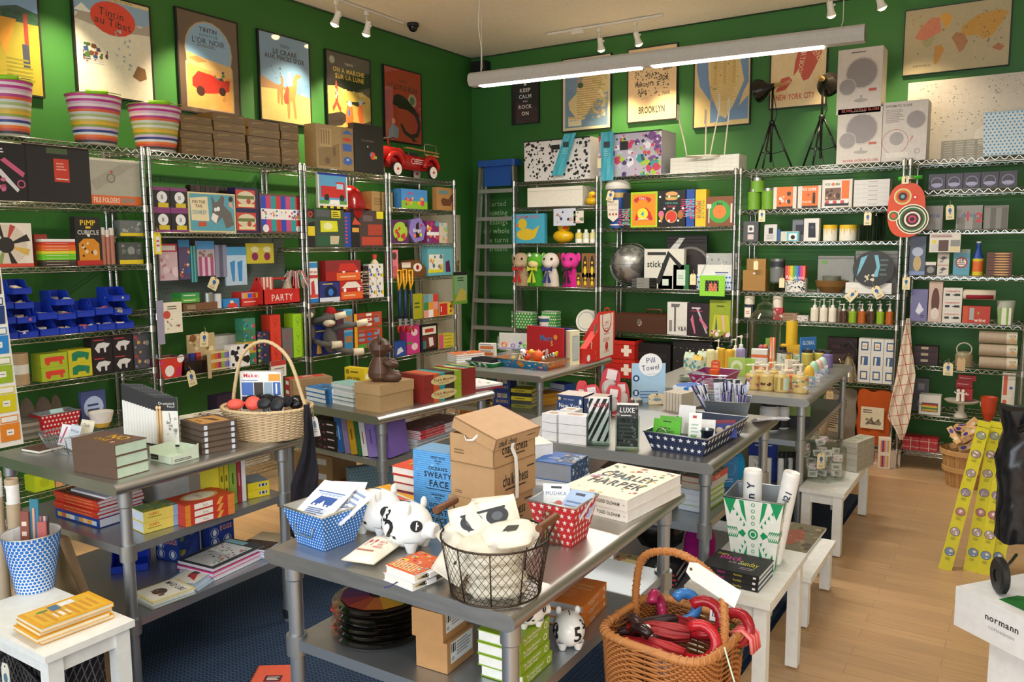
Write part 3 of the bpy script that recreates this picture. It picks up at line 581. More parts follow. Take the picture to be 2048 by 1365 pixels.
P=onz(TZ+.03,826,48);m=MB().lathe([(0,.0),(.05,0),(.05,-.025),(.042,-.03)],'18181a',seg=20);o=obj('security_camera',m,(P.x,P.y,H),0,None,'black dome security camera on the ceiling','camera')
obj('dome',MB().ball(0,0,-.03,.04,'0a0a0c.g',seg=16),parent=o)
P=ony(-.12,940,124);m=MB();m.rbox(0,0,0,.17,.11,.24,'17171a',.01);m.art((.01,0,.01),(1,0,0),(0,0,1),.15,.22,'R 0 0 1 1 0d0d0f');obj('wall_speaker',m,(P.x,-.12,P.z-.24),0,None,'black loudspeaker high in the corner','speaker')
P0=ony(-.30,961,326);P1=slv(P0,(1,0,0),'x',1032);wl=P1.x-P0.x;zt=P0.z
ld=empty('stepladder',(P0.x,-.30,0),0,'aluminium stepladder with blue top, folded against the green corner','ladder')
m=MB();m.rbox(-.01,-.05,zt-.045,wl+.01,.10,zt+.012,'1d4f9c',.02);m.box(.05,-.012,zt-.23,wl-.05,.0,zt-.04,'1d4f9c');obj('top_cap',m,parent=ld)
def rail(x0,x1,y0,y1,c='b9b9b2.k'):
 m=MB();a=.024;m.add([(x0,y0,0),(x0+a,y0,0),(x0+a,y0+.055,0),(x0,y0+.055,0),(x1,y1,zt-.04),(x1+a,y1,zt-.04),(x1+a,y1+.055,zt-.04),(x1,y1+.055,zt-.04)],[(0,3,2,1),(4,5,6,7),(0,1,5,4),(1,2,6,5),(2,3,7,6),(3,0,4,7)],c);return m
for(x0,x1)in((-.11,.0),(wl+.075,wl-.03)):obj('rail',rail(x0,x1,-.12,-.03),parent=ld)
for(x0,x1)in((-.06,.03),(wl+.03,wl-.06)):obj('rail',rail(x0,x1,.10,.03,'9c9c96.k'),parent=ld)
for k in range(1,8):
 z=zt-k*.262;f=z/zt;x0=-.11*(1-f)+.012;x1=wl+.075*(1-f)-.02;y=-.12*(1-f)-.03*f
 if z>0:m=MB();m.box(x0,y-.006,z-.03,x1+.02,y+.075,z,'c2c2bc.k');m.box(x0,y-.008,z-.034,x1+.02,y-.004,z+.002,'d0d0ca.k');obj('step',m,parent=ld)
m=MB();m.art((0,0,0),(1,0,0),(0,0,1),.5,.62,'T started .42 .93 .10 bfe0b0;T counting .42 .77 .10 bfe0b0;T blessings .42 .61 .10 bfe0b0;T my_whole .42 .45 .10 bfe0b0;T life_turns .42 .29 .10 bfe0b0;T around .46 .13 .10 bfe0b0')
Pw=ony(-.002,966,402);Q=slv(Pw,(0,0,1),'y',508);sc_=(Pw.z-Q.z)/.62
o=obj('wall_lettering',m,(Pw.x-.02,-.002,Q.z-.02),0,None,'white lettering on the green wall behind the stepladder','wall lettering');o.scale=(sc_*1.0,1,sc_*1.05)
def GT(zt,p1,p0,p2,zb):
 """box seen by its top corners at height zt, standing on zb"""
 A=onz(zt,*p0);B=onz(zt,*p1);C_=onz(zt,*p2);u=(A-B);w_=u.length;u.normalize();dv=V((-u.y,u.x,0))
 return Pl(V((B.x,B.y,zb)),math.atan2(u.y,u.x),w_,abs((C_-A).dot(dv)),zt-zb)
ZT=.8205
p=GT(.925,(564.5,1013),(644,1037),(725,1003),ZT)
bin_(p,'f4f6f8','blue and white fish-scale patterned tin bin of typewriter postcards on front table','R 0 0 1 1 1f6fc4;D 13 12 .3 eef3f8','R 0 0 1 1 1f6fc4;D 13 12 .3 eef3f8','b5b2a8.k',.17,handle=True,inner='c9c9c4.k')
def card(loc,rz,tilt,w_,h,art,label,c='f7f7f5',t=.002,cat='postcard',name='postcard',back=''):
 m=bx(MB(),w_,t,h,c,art,l=back);return obj(name,m,loc,0,None,label,cat,rot=(tilt,0,rz))
q=p.at(p.w*.06,p.d*.12,.075);card(q,p.rz+.12,-1.12,.125,.15,'R 0 0 1 1 f4f6f9;P 24509c .2 .35 .3 .6 .8 .6 .76 .35;P f4f6f9 .42 .35 .5 .5 .58 .35;R .2 .62 .85 .68 9fb4d8;D 9 4 .3 f4f6f9;R .22 .12 .78 .3 c8d4ea;L 4 .24 .12 .76 .3 24509c;R .12 .7 .9 .73 5c78b4','white postcard with blue typewriter drawing, on top in the blue bin')
q=p.at(p.w*.5,p.d*.35,.083);card(q,p.rz+.5,-1.1,.10,.13,'R .1 .1 .14 .9 24509c;L 5 .2 .2 .8 .5 24509c;B OG .6 .7 .1 24509c','white postcard with navy lettering at the right of blue bin')
q=p.at(p.w*.4,p.d*.55,.07);card(q,p.rz-.3,-1.0,.11,.12,'L 6 .1 .1 .9 .9 8aa0c8','white printed card behind the typewriter postcard')
def pig(loc,rz,s,label):
 loc=V(loc)-V((0,0,.006*s))
 m=MB();m.ball(0,0,.055*s,.056*s,'f5f5f3.g',.046*s,.048*s,22,14,lambda p_,t:.06*math.exp(-((t if t<PI else t-2*PI)**2)*3)*math.sin(p_))
 m.T=Matrix.Translation((.052*s,0,.052*s))@Matrix.Rotation(PI/2,4,'Y');m.lathe([(.024*s,-.008*s),(.017*s,.008*s),(.0155*s,.02*s),(.012*s,.0225*s),(0,.022*s)],'f5f5f3.g',seg=14);m.T=None
 for x in(-.026,.026):
  for y in(-.022,.022):m.lathe([(.018*s,.03*s),(.012*s,.014*s),(.009*s,.006*s),(0,.006*s)],'f5f5f3.g',x*s,y*s,10)
 m.box(-.016*s,-.0014*s,.1*s,.010*s,.0014*s,.1034*s,'333336')
 o=obj('piggy_bank',m,loc,rz,None,label,'piggy bank','white piggy banks with black numerals')
 for sg in(-1,1):
  obj('ear',MB().ball(.024*s,sg*.027*s,.097*s,.006*s,'f5f5f3.g',.009*s,.013*s,10,8),parent=o)
 def dec(t0,ph,sz,txt,c='101012'):
  tmp=MB();tmp.art((0,0,0),(1,0,0),(0,1,0),1,1,txt,0);d_=MB()
  for f,k in zip(tmp.f,tmp.m):
   vs=[]
   for i in f:
    x,y,z=tmp.v[i];a=t0+(x-.5)*sz;b=ph+(y-.5)*sz;bl=1.025+.06*math.exp(-((a if a<PI else a-2*PI)**2)*3)*math.cos(b);vs.append((.056*s*bl*math.cos(b)*math.cos(a),.046*s*bl*math.cos(b)*math.sin(a),.055*s+.046*s*bl*math.sin(b)+abs(z)))
   d_.add(vs,[tuple(range(len(vs)))],tmp.keys[k])
  obj('printed_numeral',d_,parent=o)
 dec(-1.0+.35,.22,.55,'C .5 .5 .45 101012;P f5f5f3 .4 .2 .5 .2 .62 .8 .52 .8');dec(-1.75,.05,1.1,'B 2 .5 .45 .75 101012');dec(-2.1,.55,.8,'B 3 .5 .5 .7 101012');dec(-2.7,.1,1.1,'B 5 .5 .5 .8 101012');dec(.9,.2,.5,'C .5 .5 .45 101012;P f5f5f3 .4 .2 .5 .2 .62 .8 .52 .8');dec(2,.1,1.2,'B 8 .5 .5 .8 101012')
 return o
c=onz(ZT,757,1064);pig(c,.05,1.3,'white piggy bank just right of the blue tin bin')
c=onz(ZT,815,1094);pig(c,.05,1.3,'white piggy bank with big black 2, left of the wire basket')
p=GT(.842,(696,987),(782,1027),(825,988),ZT);books(p,1,'e9a41e','flat yellow book with small landscape picture behind the piggy banks',t='R .3 .3 .85 .75 f3efdf;R .33 .34 .82 .72 a9c8bc;P d8604e .45 .5 .75 .56 .75 .7 .5 .68',page='f6f2e8')
WV='N 3 30 .03 2f6fb8,5fa0dc,8cc0ea;L 34 0 0 1 1 66ace2;N 8 24 .02 4f90cf,7cb4e4'
GR=WV+';B GREETINGS .5 .93 .03 122032 .5;B FROM .5 .885 .025 122032 .3;B THE .5 .85 .018 122032 .2;B OCEAN\'S .5 .78 .05 122032 .85;B SWEATY .5 .69 .075 122032 .9;B FACE .52 .57 .09 122032 .7;L 1 .25 .48 .8 .505 122032;B GREETINGS .5 .42 .03 122032 .5;B FROM .5 .375 .025 122032 .3;B THE .5 .34 .018 122032 .2;B OCEAN\'S .5 .27 .05 122032 .85;B SWEATY .5 .18 .075 122032 .9;B FACE .52 .07 .07 122032 .7'
p=GT(1.035,(826,899),(927,914),(958,899),ZT);box(p,'4f95d2','tall blue box of postcards lettered about the ocean\'s sweaty face','box',GR,WV,t='L 12 0 0 1 1 9fc4dc',name='postcard_box')
K='bd9468';CH='B chalk_chess .5 .55 .34 2a1c12 .62;L 1 .25 .22 .75 .34 4a3424'
z3=ZT
A=onz(1.02,987.5,939.5)
pb=GT(1.02,(900,922),(987.5,939.5),(1068,909),1.02);hb=.095
for k in range(2):
 hh=(1.02-ZT)/2;q=pb.cell(-.012+.01*k,.005,ZT+k*hh-1.02,pb.w,pb.d*1.0,hh-.001)
 box(q,K,'kraft chess carton, %s in the stack under the open one'%('lowest' if k==0 else 'middle'),'carton','L 2 .1 .1 .3 .2 7a5a38',CH+';L 1 .78 .7 .97 .8 2a1c12','R .46 0 .54 1 a57f55',name='carton',group='kraft chess cartons')
q=pb;hb=slv(A,(0,0,1),'y',880).z-1.02
m=MB();t=.003;w_,d,h=q.w,q.d,hb
m.box(0,0,0,w_,d,t,K);m.box(0,0,0,w_,t,h,K);m.box(0,d-t,0,w_,d,h,K);m.box(0,0,0,t,d,h,K);m.box(w_-t,0,0,w_,d,h,K);m.art((w_,0,0),(0,1,0),(0,0,1),d,h,CH);m.art((0,0,0),(1,0,0),(0,0,1),w_,h,'L 2 .1 .3 .4 .5 7a5a38')
o=obj('carton',m,q.o,q.rz,None,'open kraft chess carton with tilted lid and white ribbons, top of stack','carton','kraft chess cartons')
m=MB();m.T=Matrix.Translation((w_+.006,-.006,h-.03))@Matrix.Rotation(.30,4,'Y');wl_=w_*1.0
m.box(-wl_,0,.03,0,d+.012,.034,K);m.box(-t,0,0,0,d+.012,.034,K);m.box(-wl_,0,0,0,t,.034,K);m.box(-wl_,d+.009,0,0,d+.012,.034,K);m.art((0,0,0),(0,1,0),(0,0,1),d+.012,.034,'B chalk_chess .28 .5 .6 2a1c12 .4;L 1 .7 .45 .95 .6 2a1c12')
obj('lid',m,parent=o)
obj('ribbon',MB().sheet([[(w_+.004+a,d*.36+b,zz),(w_+.004+a,d*.36+.014+b,zz)]for a,b,zz in((0,0,h),(.004,.004,h*.8),(.003,-.004,h*.55),(.006,.01,h*.2),(.008,.012,-.04),(.01,.01,-.10))],'f5f3f0',.0008),parent=o)
obj('ribbon',MB().tube([(w_*.35,.0,h),(w_*.45,-.012,h-.012),(w_*.6,-.012,h-.008),(w_*.7,-.002,h+.01)],.004,'f5f3f0',6,flat=.3),parent=o)
def chicken(c,r0,r1,h,rz,label):
 o=empty('wire_basket',c,rz,label,'basket');W='4a4038.k'
 m=MB();m.tube([(r1*math.cos(a),r1*math.sin(a),h)for a in[2*PI*i/40 for i in range(40)]],.0026,W,6,True);m.tube([(r0*math.cos(a),r0*math.sin(a),.004)for a in[2*PI*i/40 for i in range(40)]],.0026,W,6,True)
 for i in range(10):
  a=2*PI*i/10+.1;m.tube([(r0*math.cos(a),r0*math.sin(a),.004),(r1*1.0*math.cos(a),r1*math.sin(a),h)],.0018,W,5)
 obj('frame',m,parent=o)
 m=MB();n=40;k=11
 for sg in(1,-1):
  for i in range(n):
   pts=[]
   for j in range(k+1):
    z=.004+(h-.004)*j/k;r=r0+(r1-r0)*j/k;a=2*PI*(i+sg*j*.5)/n;pts.append(((r+.0007*sg)*math.cos(a),(r+.0007*sg)*math.sin(a),z))
   m.tube(pts,.0007,W,3,cap=False)
 for i in range(9):
  x=-r0+2*r0*(i+1)/10;y=math.sqrt(r0*r0-x*x);m.tube([(x,-y,.004),(x,y,.004)],.0007,W,3);m.tube([(-y,x,.004),(y,x,.004)],.0007,W,3)
 obj('wire_mesh',m,parent=o)
 for sg in(-1,1):
  g=obj('handle',MB().tube([(sg*r1*.94,-.034,h),(sg*(r1+.006),-.036,h+.03),(sg*(r1+.008),-.03,h+.05)],.002,W,5).tube([(sg*r1*.94,.034,h),(sg*(r1+.006),.036,h+.03),(sg*(r1+.008),.03,h+.05)],.002,W,5),parent=o)
  m=MB();m.T=Matrix.Translation((sg*(r1+.008),0,h+.05))@Matrix.Rotation(PI/2,4,'X');m.lathe([(0,-.046),(.009,-.046),(.0095,-.03),(.0085,0),(.0095,.03),(.009,.046),(0,.046)],'6f4326',seg=12);obj('wooden_grip',m,parent=g)
 return o
c,r0,_h=GC(ZT,993,1172,1080,1100);c.z=ZT;CB=c
e=onz(ZT+.135,1098,1063);e2=onz(ZT+.135,881,1075);r1=(e-e2).length/2;cc=(e+e2)/2;chicken(V((cc.x,cc.y,ZT)),r1*.83,r1,.135,.08,'round wire mesh basket with wooden grips full of white pouches')
def pouch(w_,h,t,c,art,loc,rot,label,round_=False,name='zip_pouch',cat='pouch',grp='white canvas pouches in the wire basket',film=True):
 n=9;m=MB();rows=[]
 def pt(u,v_,sg):
  k=(1-abs(2*u-1)**3.5)*(1-abs(2*v_-1)**3.5);x=u-.5;y=v_-.5
  if round_:f_=1-.22*(abs(2*x)**3)*(abs(2*y)**3)*2;x*=f_;y*=f_
  return(x*w_,sg*t/2*max(0,k)**.5-(0),y*h+h/2)
 for sg in(-1,1):
  g_=[[pt(i/n,j/n,sg)for i in range(n+1)]for j in range(n+1)]
  m.sheet(g_ if sg<0 else[r_[::-1]for r_ in g_],c)
 m.tube([pt(u_,v2,1)[:1]+(0,)+pt(u_,v2,1)[2:]for u_,v2 in[(k/8,0)for k in range(8)]+[(1,k/8)for k in range(8)]+[(1-k/8,1)for k in range(8)]+[(0,1-k/8)for k in range(8)]],.0022,'d8cfbc',5,True)
 b=MB();b.art((-w_*.42,-t*.5,h*.08),(1,0,0),(0,0,1),w_*.84,h*.84,art,.0006)
 o=obj(name,m,loc,0,None,label,cat,grp,rot=rot);obj('print',b,parent=o);return o
SG='E .27 .52 .2 .28 26282c;E .73 .52 .2 .28 26282c;P 26282c .1 .72 .9 .72 .9 .8 .1 .8;E .27 .52 .1 .14 55585e;E .73 .52 .1 .14 55585e'
rb=math.radians(33)
def BK(dx,dy,dz):
 return V((cc.x,cc.y,ZT))+V((math.cos(rb),math.sin(rb),0))*dx+V((-math.sin(rb),math.cos(rb),0))*dy+V((0,0,dz))
for k in range(5):pouch(.135,.10,.038,'ded6c4','',BK(.01*(k%2),-.012,.012+.026*k)+V((math.sin(rb),-math.cos(rb),0))*.055,(-PI/2+.02,0,rb+.1*k),'flat white canvas pouch inside wire basket, '+['lowest layer','second layer up','third layer up','fourth layer up','just under the top one'][k],True)
pouch(.13,.10,.04,'e6dfcf','P 3c3a34 .3 .35 .45 .6 .7 .55 .62 .34;R .4 .3 .6 .34 55504a',BK(.045,-.075,.132),(-1.35,-.1,rb+.15),'rounded white pouch with house print, on top of the wire basket',True)
pouch(.16,.085,.03,'e6dfcf',SG,BK(-.015,.01,.122),(-.45,-.22,rb+.08),'white pouch with black sunglasses print standing in the wire basket')
pouch(.12,.075,.03,'e2dac9','R .5 .3 .66 .5 2c2c2c',BK(-.05,.01,.11),(-.35,-.75,rb),'white pouch leaning at the left of the wire basket')
pouch(.10,.075,.028,'e2dac9','R .4 .4 .5 .5 2c2c2c',BK(-.06,-.02,.06),(-.3,-1.0,rb+.1),'white pouch wedged at lower left inside the wire basket')
pouch(.10,.07,.024,'e2dac9','P 333333 .5 .2 .54 .8 .58 .2;L 2 .1 .1 .4 .2 555555',BK(.0,.05,.135),(-.3,-.1,rb),'white pouch with thin tower print at the back of the wire basket')
p=GT(.838,(684,1119),(747,1128),(786,1077),ZT);pouch(p.w*1.0,p.d,.03,'efe8d8','E .25 .62 .05 .07 c0392b;E .42 .66 .05 .07 c0392b;R .2 .4 .22 .6 c0392b;R .4 .42 .42 .62 c0392b;B TERRY_OR .72 .62 .08 c0392b .3;B OUR .72 .5 .08 c0392b .2;B WORKSHOP .72 .38 .08 c0392b .35;L 1 .1 .15 .9 .25 c0705a',p.at(p.w/2,0,.016),(-PI/2,0,p.rz),'small white cloth pouch with red bird print, flat on front table',name='cloth_pouch',grp=None)
NB='R 0 0 1 1 d9622a;N 5 70 .05 e8842a,c8402c,f0b040,d8d24a,e8a8a0,b83a3a,8ab0b8 0 .05 1 1;L 6 .05 .05 .95 .4 f0d8a0'
p=GT(.862,(771,1130),(829,1152),(884,1118),ZT)
for k in range(2):
 q=p.cell(-.008*(1-k),0,k*p.h/2,p.w,p.d,p.h/2-.0005);o=book(q,'f2f0ee','orange city-patterned notebook with pen, %s of two'%('lower' if k==0 else 'upper'),t=NB,spine='b',name='notebook',cat='notebook',group='orange notebooks with pens')
 m=MB();m.tube([(q.w+.004,q.d*.05,q.h*.55),(q.w+.004,q.d*.3,q.h*.55)],[.001,.004],'a08a50.M',8);m.tube([(q.w+.004,q.d*.3,q.h*.55),(q.w+.004,q.d*.85,q.h*.55)],.0045,'8a8a8a.M',8);obj('pen',m,parent=o)
 obj('pen_loop',MB().box(q.w-.004,q.d*.35,q.h*.55-.006,q.w+.01,q.d*.6,q.h*.55+.006,'f4f4f4'),parent=o)
 if k==0:obj('ribbon_marker',MB().tube([(q.w*.5,-.001,q.h*.5),(q.w*.45,-.02,q.h*.2),(q.w*.35,-.03,.002)],.0016,'1c2a66',5,flat=.4),parent=o)
CHB='R 0 0 1 1 f4efdd;N 2 26 .05 d8c04a,c0504a,7aa8b8,5a8a4a,e0a050,b8a0c8,3a3a3a .04 .04 .96 .96;B CHARLEY .5 .62 .17 26221e .8;B HARPER .52 .38 .17 26221e .8;N 6 16 .035 c84a3a,e8b83a,5a9a5a,88b8c8 .05 .05 .95 .95'
p=GT(.888,(1122,973),(1255,1002),(1351,948),ZT)
books(p,2,'efeae0','thick cream animal art book right of the red bin',f='B TODD_OLDHAM .72 .5 .3 3a3632 .34;T AMMO .95 .5 .2 3a3632 .1 90',t=CHB,page='fbfbfb',jit=.002)
p=GT(.938,(1056,1001),(1151,1018),(1198,990),ZT)
bin_(p,'cf2f33','red tin bin with white stars on the front table','R 0 0 1 1 d1292f;A 6 6 .42 f5f0f0','R 0 0 1 1 d1292f;A 6 6 .42 f5f0f0','c2c2bf.k',.17,inner='b8bcc0.k')
for k,(x,y,a,lb)in enumerate(((.08,.4,.4,'clear packaged soap card with rose print in the red bin'),(.5,.5,.1,'pale blue blister card lying in the red bin'),(.45,.3,-.1,'pale blue blister card leaning in the red bin, nearer the rim'))):
 card(p.at(p.w*x,p.d*y,.06+.01*k),p.rz+a,-.5 if k==0 else-1.0,.075,.09,'R 0 0 1 1 e8eef6;R .3 .85 .7 .92 3a3a44;T MUSHKA .5 .7 .12 5a6a90 .8;C .6 .35 .16 d86a6a;C .8 .22 .06 5a9a6a' if k==0 else 'R 0 0 1 1 a8c0e4;L 3 .1 .1 .9 .6 6a84b8;R .3 .8 .7 .9 444a5a',lb,'eef2f8',.008,'packet','blister_pack')
q=G2(ZT,(1088,1096),(1126,1092),.07,1020);m=MB();w_,d,h=q.w,q.d,q.h
for e in((0,0,w_,.004),(0,d-.004,w_,d),(0,0,.004,d),(w_-.004,0,w_,d)):m.box(e[0],e[1],0,e[2],e[3],h,'e6efe9.x')
m.box(.004,.004,0,w_-.004,d-.004,.012,'dfeae4.x');o=obj('glass_vase',m,q.o,q.rz,None,'square glass vase with an orange card, behind the wire basket','vase')
card(q.at(w_*.2,d*.4,.013),q.rz,-.1,w_*.7,h*.62,'B THEY .5 .8 .14 8a5a2a .8;P 5c8a5a .2 .2 .5 .5 .8 .3 .6 .15','orange card standing inside the square glass vase','eba35c',.0015,'card','card')
p=GT(.905,(1068,921),(1143,931),(1180,912),ZT+.022);book(p,'2f64b4','thick blue book with mosaic spine behind the red bin',f='',r='R 0 0 1 1 34507c;N 3 50 .08 6a8ab0,9ab0c8,2a3a5a,c8d0d8;R .05 .4 .12 .6 f0f0f0',t='T ANTONI_GAUDI .5 .4 .16 dfe6f0 .6;R .55 .1 1 .9 3a5a8a;N 4 40 .06 8aa0b8,c89a80,2a3a5a,aab8c8 .5 .1 1 .9',spine='r',page='9aa2b4',jit=0)
q=p.cell(0,0,-.022,p.w+.004,p.d+.005,.0215);book(q,'e8eef6','white book under the thick blue mosaic book',spine='r',page='dfe4ee')
p=GT(.945,(1040,893),(1106,886),(1107,868),ZT);books(p,2,['f3f0ea','c8302c'],'white topped book at the back edge of front table',spine='r',page='f8f8f8')
p=GT(.925,(783,932),(850,945),(880,925),ZT);books(p,4,['d84a2c','a82828','8c2430','7a2230'],'red book left of the tall blue box',t='N 3 20 .06 e89a30,a8c83a,e84a30',page='f4f0ea',spine='b')
Z1=.5565
c=onz(Z1,760,1262);rr_=random.Random(3)
for k in range(6):
 m=MB();R_=.128-.004*(k%2);cols=[('7a1f3a','20304a'),('8a3a20','3a2a5a')][k%2]
 m.lathe([(0,0),(R_*.9,0),(R_,.006),(R_*1.03,.008),(R_*1.03,.0095),(R_*.96,.0095),(R_*.92,.016),(0,.017)],'e6e2dc.x',seg=36)
 m.lathe([(0,.0176-.006),(R_*.88,.0176-.006)],'2a2622.g',seg=30)
 if k==5:
  for j in range(12):
   a0,a1=2*PI*j/12,2*PI*(j+1)/12;m.add([(R_*.2*math.cos(a0),R_*.2*math.sin(a0),.0185),(R_*.84*math.cos(a0),R_*.84*math.sin(a0),.0185),(R_*.84*math.cos(a1),R_*.84*math.sin(a1),.0185),(R_*.2*math.cos(a1),R_*.2*math.sin(a1),.0185)],[(0,1,2,3)],['c8b820','8ab03a','2a7a6a','20406a','3a2a5a','5a2050','8a2a3a','b0482a','c86a2a','d89a2a','a8a030','d8c82a'][j])
  m.ball(R_*.1,0,.02,.012,'b8b8b8.M',rz=.006)
 else:m.box(-R_*1.05,-.02,.004,-R_*.7,.03,.008,'c82a24')
 obj('disc_pack',m,(c.x+rr_.uniform(-.006,.006),c.y+rr_.uniform(-.006,.006),Z1+.0175*k),rr_.random(),None,'round clear plastic colour wheel pack, '+ORD[5-k],'disc','stacked colour wheel packs')
p=G(Z1,(833,1331),(895,1350),(956,1310),1290);p.d=min(p.d,.2);LB='R .12 .25 .95 .95 eceef0;S 222222,-,222222,222222,-,222222 .15 .6 .3 .9;L 5 .35 .4 .9 .9 9a9a9a;O .2 .4 .06 .02 333333'
box(p,'b98a58','kraft box with shipping label, lower of two, under the front table','box',r=LB,name='kraft_box',group='kraft boxes under the front table')
q=p.cell(-.012,.0,p.h,p.w,p.d*.9,p.h*.95);box(q,'b98a58','kraft box with shipping label, upper of two under the front table','box',r=LB,name='kraft_box',group='kraft boxes under the front table')
p=G(Z1,(958,1352),(1043,1378),(1108,1325),1283);GB='B The_Visual_Dictionary .4 .66 .26 f4f8e8 .6;B of_Graphic_Design .36 .34 .24 f4f8e8 .45;C .86 .5 .3 f4f8e8;C .86 .5 .2 8fae28'
books(p,4,'8fae28','thick lime green dictionary, under front table',r=GB,t='T The_Visual_Dictionary .5 .5 .05 d8e8a0 .6',spine='r',page='f1efe6')
zt_=Z1+p.h;pig(p.at(p.w*.8,p.d*.55,p.h+.001),.9,.75,'small white piggy bank on top of the green dictionaries')
c=onz(Z1,1138,1290);pig(c,2.2,.95,'white piggy bank with black numerals, on the shelf under front table')
p=G(Z1,(1090,1247),(1168,1264),(1222,1213),1215);OB='B The_Visual_Dictionary .42 .66 .26 fdf0dc .6;B of_Fashion .36 .34 .24 fdf0dc .35;C .88 .5 .25 fdf0dc'
books(p,3,'e8832a','thick orange dictionary under front table',r=OB,t='T of_Fashion_Design .6 .72 .07 fbe0bc .5;T The_Visual_Dictionary .6 .6 .07 fbe0bc .5;L 9 .2 .2 .6 .5 f5b070',spine='r',page='c9cbd0')
p=G2(.01,(548,1362),(576,1341),.16,1337);m=MB();P=onz(.02,580,1336);m.box(0,0,0,.16,.2,.012,'e06045');m.art((0,0,.012),(1,0,0),(0,1,0),.16,.2,'R .3 .4 .7 .62 5a2a3a;L 3 .36 .44 .64 .58 f0e0d0')
for k in range(16):m.tube([(-.004,.012+.012*k,.004),(-.004,.012+.012*k,.014),(.006,.012+.012*k,.014)],.0012,'9a9a96.M',4)
obj('spiral_notebook',m,(P.x,P.y-.22,.009),.6,None,'coral spiral notebook on the navy mat at the bottom edge','notebook')
def wicker(o,ringf,n,rows,c,r=.0035,stake=.0022,z0=0,z1=.1,sc=None,seg=4):
 """ringf(t, f) -> (x, y) on the wall at height fraction f; t in 0..1"""
 m=MB();sc=sc or c
 for j in range(rows):
  f=(j+.5)/rows;z=z0+(z1-z0)*f;pts=[]
  for i in range(2*n):
   x,y=ringf(i/(2*n),f);x2,y2=ringf((i+.01)/(2*n),f);tx,ty=x2-x,y2-y;L_=math.hypot(tx,ty)or 1;off=(stake+r*.6)*(0 if i%2 else(1 if(i//2+j)%2 else-1));pts.append((x+ty/L_*off,y-tx/L_*off,z))
  m.tube(pts,r*.95,c,seg,True)
 for i in range(n):
  m.tube([(*ringf(i/n,f),z0+(z1-z0)*f)for f in(0,.33,.66,1)],stake,sc,4,cap=False)
 return obj('woven_body',m,parent=o)
def rim_(o,ringf,z,r,c,name='rim',n=48,k=26):
 m=MB();m.tube([(*ringf(i/n,1),z)for i in range(n)],r,c,8,True)
 m2=[]
 for i in range(n*6):
  t=i/(n*6);x,y=ringf(t,1);x2,y2=ringf(t+.002,1);tx,ty=x2-x,y2-y;L_=math.hypot(tx,ty)or 1;a=t*2*PI*n*1.0;m2.append((x+ty/L_*math.cos(a)*r*1.05,y-tx/L_*math.cos(a)*r*1.05,z+math.sin(a)*r*1.05))
 m.tube(m2,r*.28,c,4,True);return obj(name,m,parent=o)
def archhandle(o,pts,r,c,name='handle'):
 P=[];
 for i in range(len(pts)-1):
  a,b=V(pts[i]),V(pts[i+1]);p_=V(pts[i-1])if i else a*2-b;n_=V(pts[i+2])if i+2<len(pts)else b*2-a
  for k in range(8):
   t=k/8;P.append(.5*((2*a)+(b-p_)*t+(2*p_-5*a+4*b-n_)*t*t+(3*a-p_-3*b+n_)*t**3))
 P.append(V(pts[-1]));m=MB();m.tube(P,r,c,8)
 W=[];n=len(P)
 for i in range((n-1)*8):
  f=i/8;j=int(f);q=P[j].lerp(P[j+1],f-j);d=(P[j+1]-P[j]).normalized();u=d.orthogonal().normalized();v_=d.cross(u);a=i*1.9;W.append(q+(u*math.cos(a)+v_*math.sin(a))*r*1.02)
 m.tube(W,r*.22,c,4);return obj(name,m,parent=o)
def sq(w_,d,r=.2,tp=.12):
 def f_(t,f):
  a=2*PI*t;k=1-tp*(1-f);c_,s_=math.cos(a),math.sin(a);e=.45;return(math.copysign(abs(c_)**e,c_)*w_/2*k,math.copysign(abs(s_)**e,s_)*d/2*k)
 return f_
ZB=.62
A=onz(ZB,1201,1262);Bp=onz(ZB,1403,1332);Cq=onz(ZB,1490,1245);ctr=(A+Cq)/2;wv_=(Bp-A).length+.02;dv_=(Cq-Bp).length+.02;rz=math.atan2((Bp-A).y,(Bp-A).x)
WC='b5733a';bo=empty('wicker_basket',(ctr.x,ctr.y,ZB-.30),rz,'large brown wicker basket of folded umbrellas in the right foreground','basket')
rf=sq(wv_,dv_,tp=.10);stool(4.255,-5.02,3.965,-4.70,.318,'white side table hidden under the large brown wicker basket')
wicker(bo,rf,84,38,WC,.0034,.0024,.01,.292,'8e5527',5);rim_(bo,rf,.297,.011,'b87a42',n=40)
obj('base',MB().prism([rf(i/40,0)for i in range(40)],0,.02,WC),parent=bo)
hx=wv_/2;hd=0.02
archhandle(bo,[(-hx*.92,hd+.03,.26),(-hx*.93,hd+.03,.36),(-hx*.72,hd+.02,.455),(-.0,hd+.01,.49),(hx*.72,hd-.0,.445),(hx*.93,hd-.02,.36),(hx*.93,hd-.03,.26)],.0105,'b5753d')
tagcard(bo.matrix_world@V((0,0,0))if False else V((ctr.x,ctr.y,ZB-.3))+Matrix.Rotation(rz,3,'Z')@V((hx*.22,hd-.012,.47)),rz+.05,.05,.15,'blank white paper tag tied on the brown wicker basket handle',ry=-1.25,art='',c='f6f3ec',strz=0,lean=-.1)
obj('ribbon_bow',MB().tube([(0,0,0),(.02,-.01,-.04),(.045,-.02,-.09),(.06,-.02,-.13),(.055,-.02,-.137),(.05,-.02,-.12)],.0022,'cfe8d4',5),V((ctr.x,ctr.y,ZB-.3))+Matrix.Rotation(rz,3,'Z')@V((hx*1.05,-.04,.31)),rz,None,'pale green ribbon trailing over the wicker basket side','ribbon')
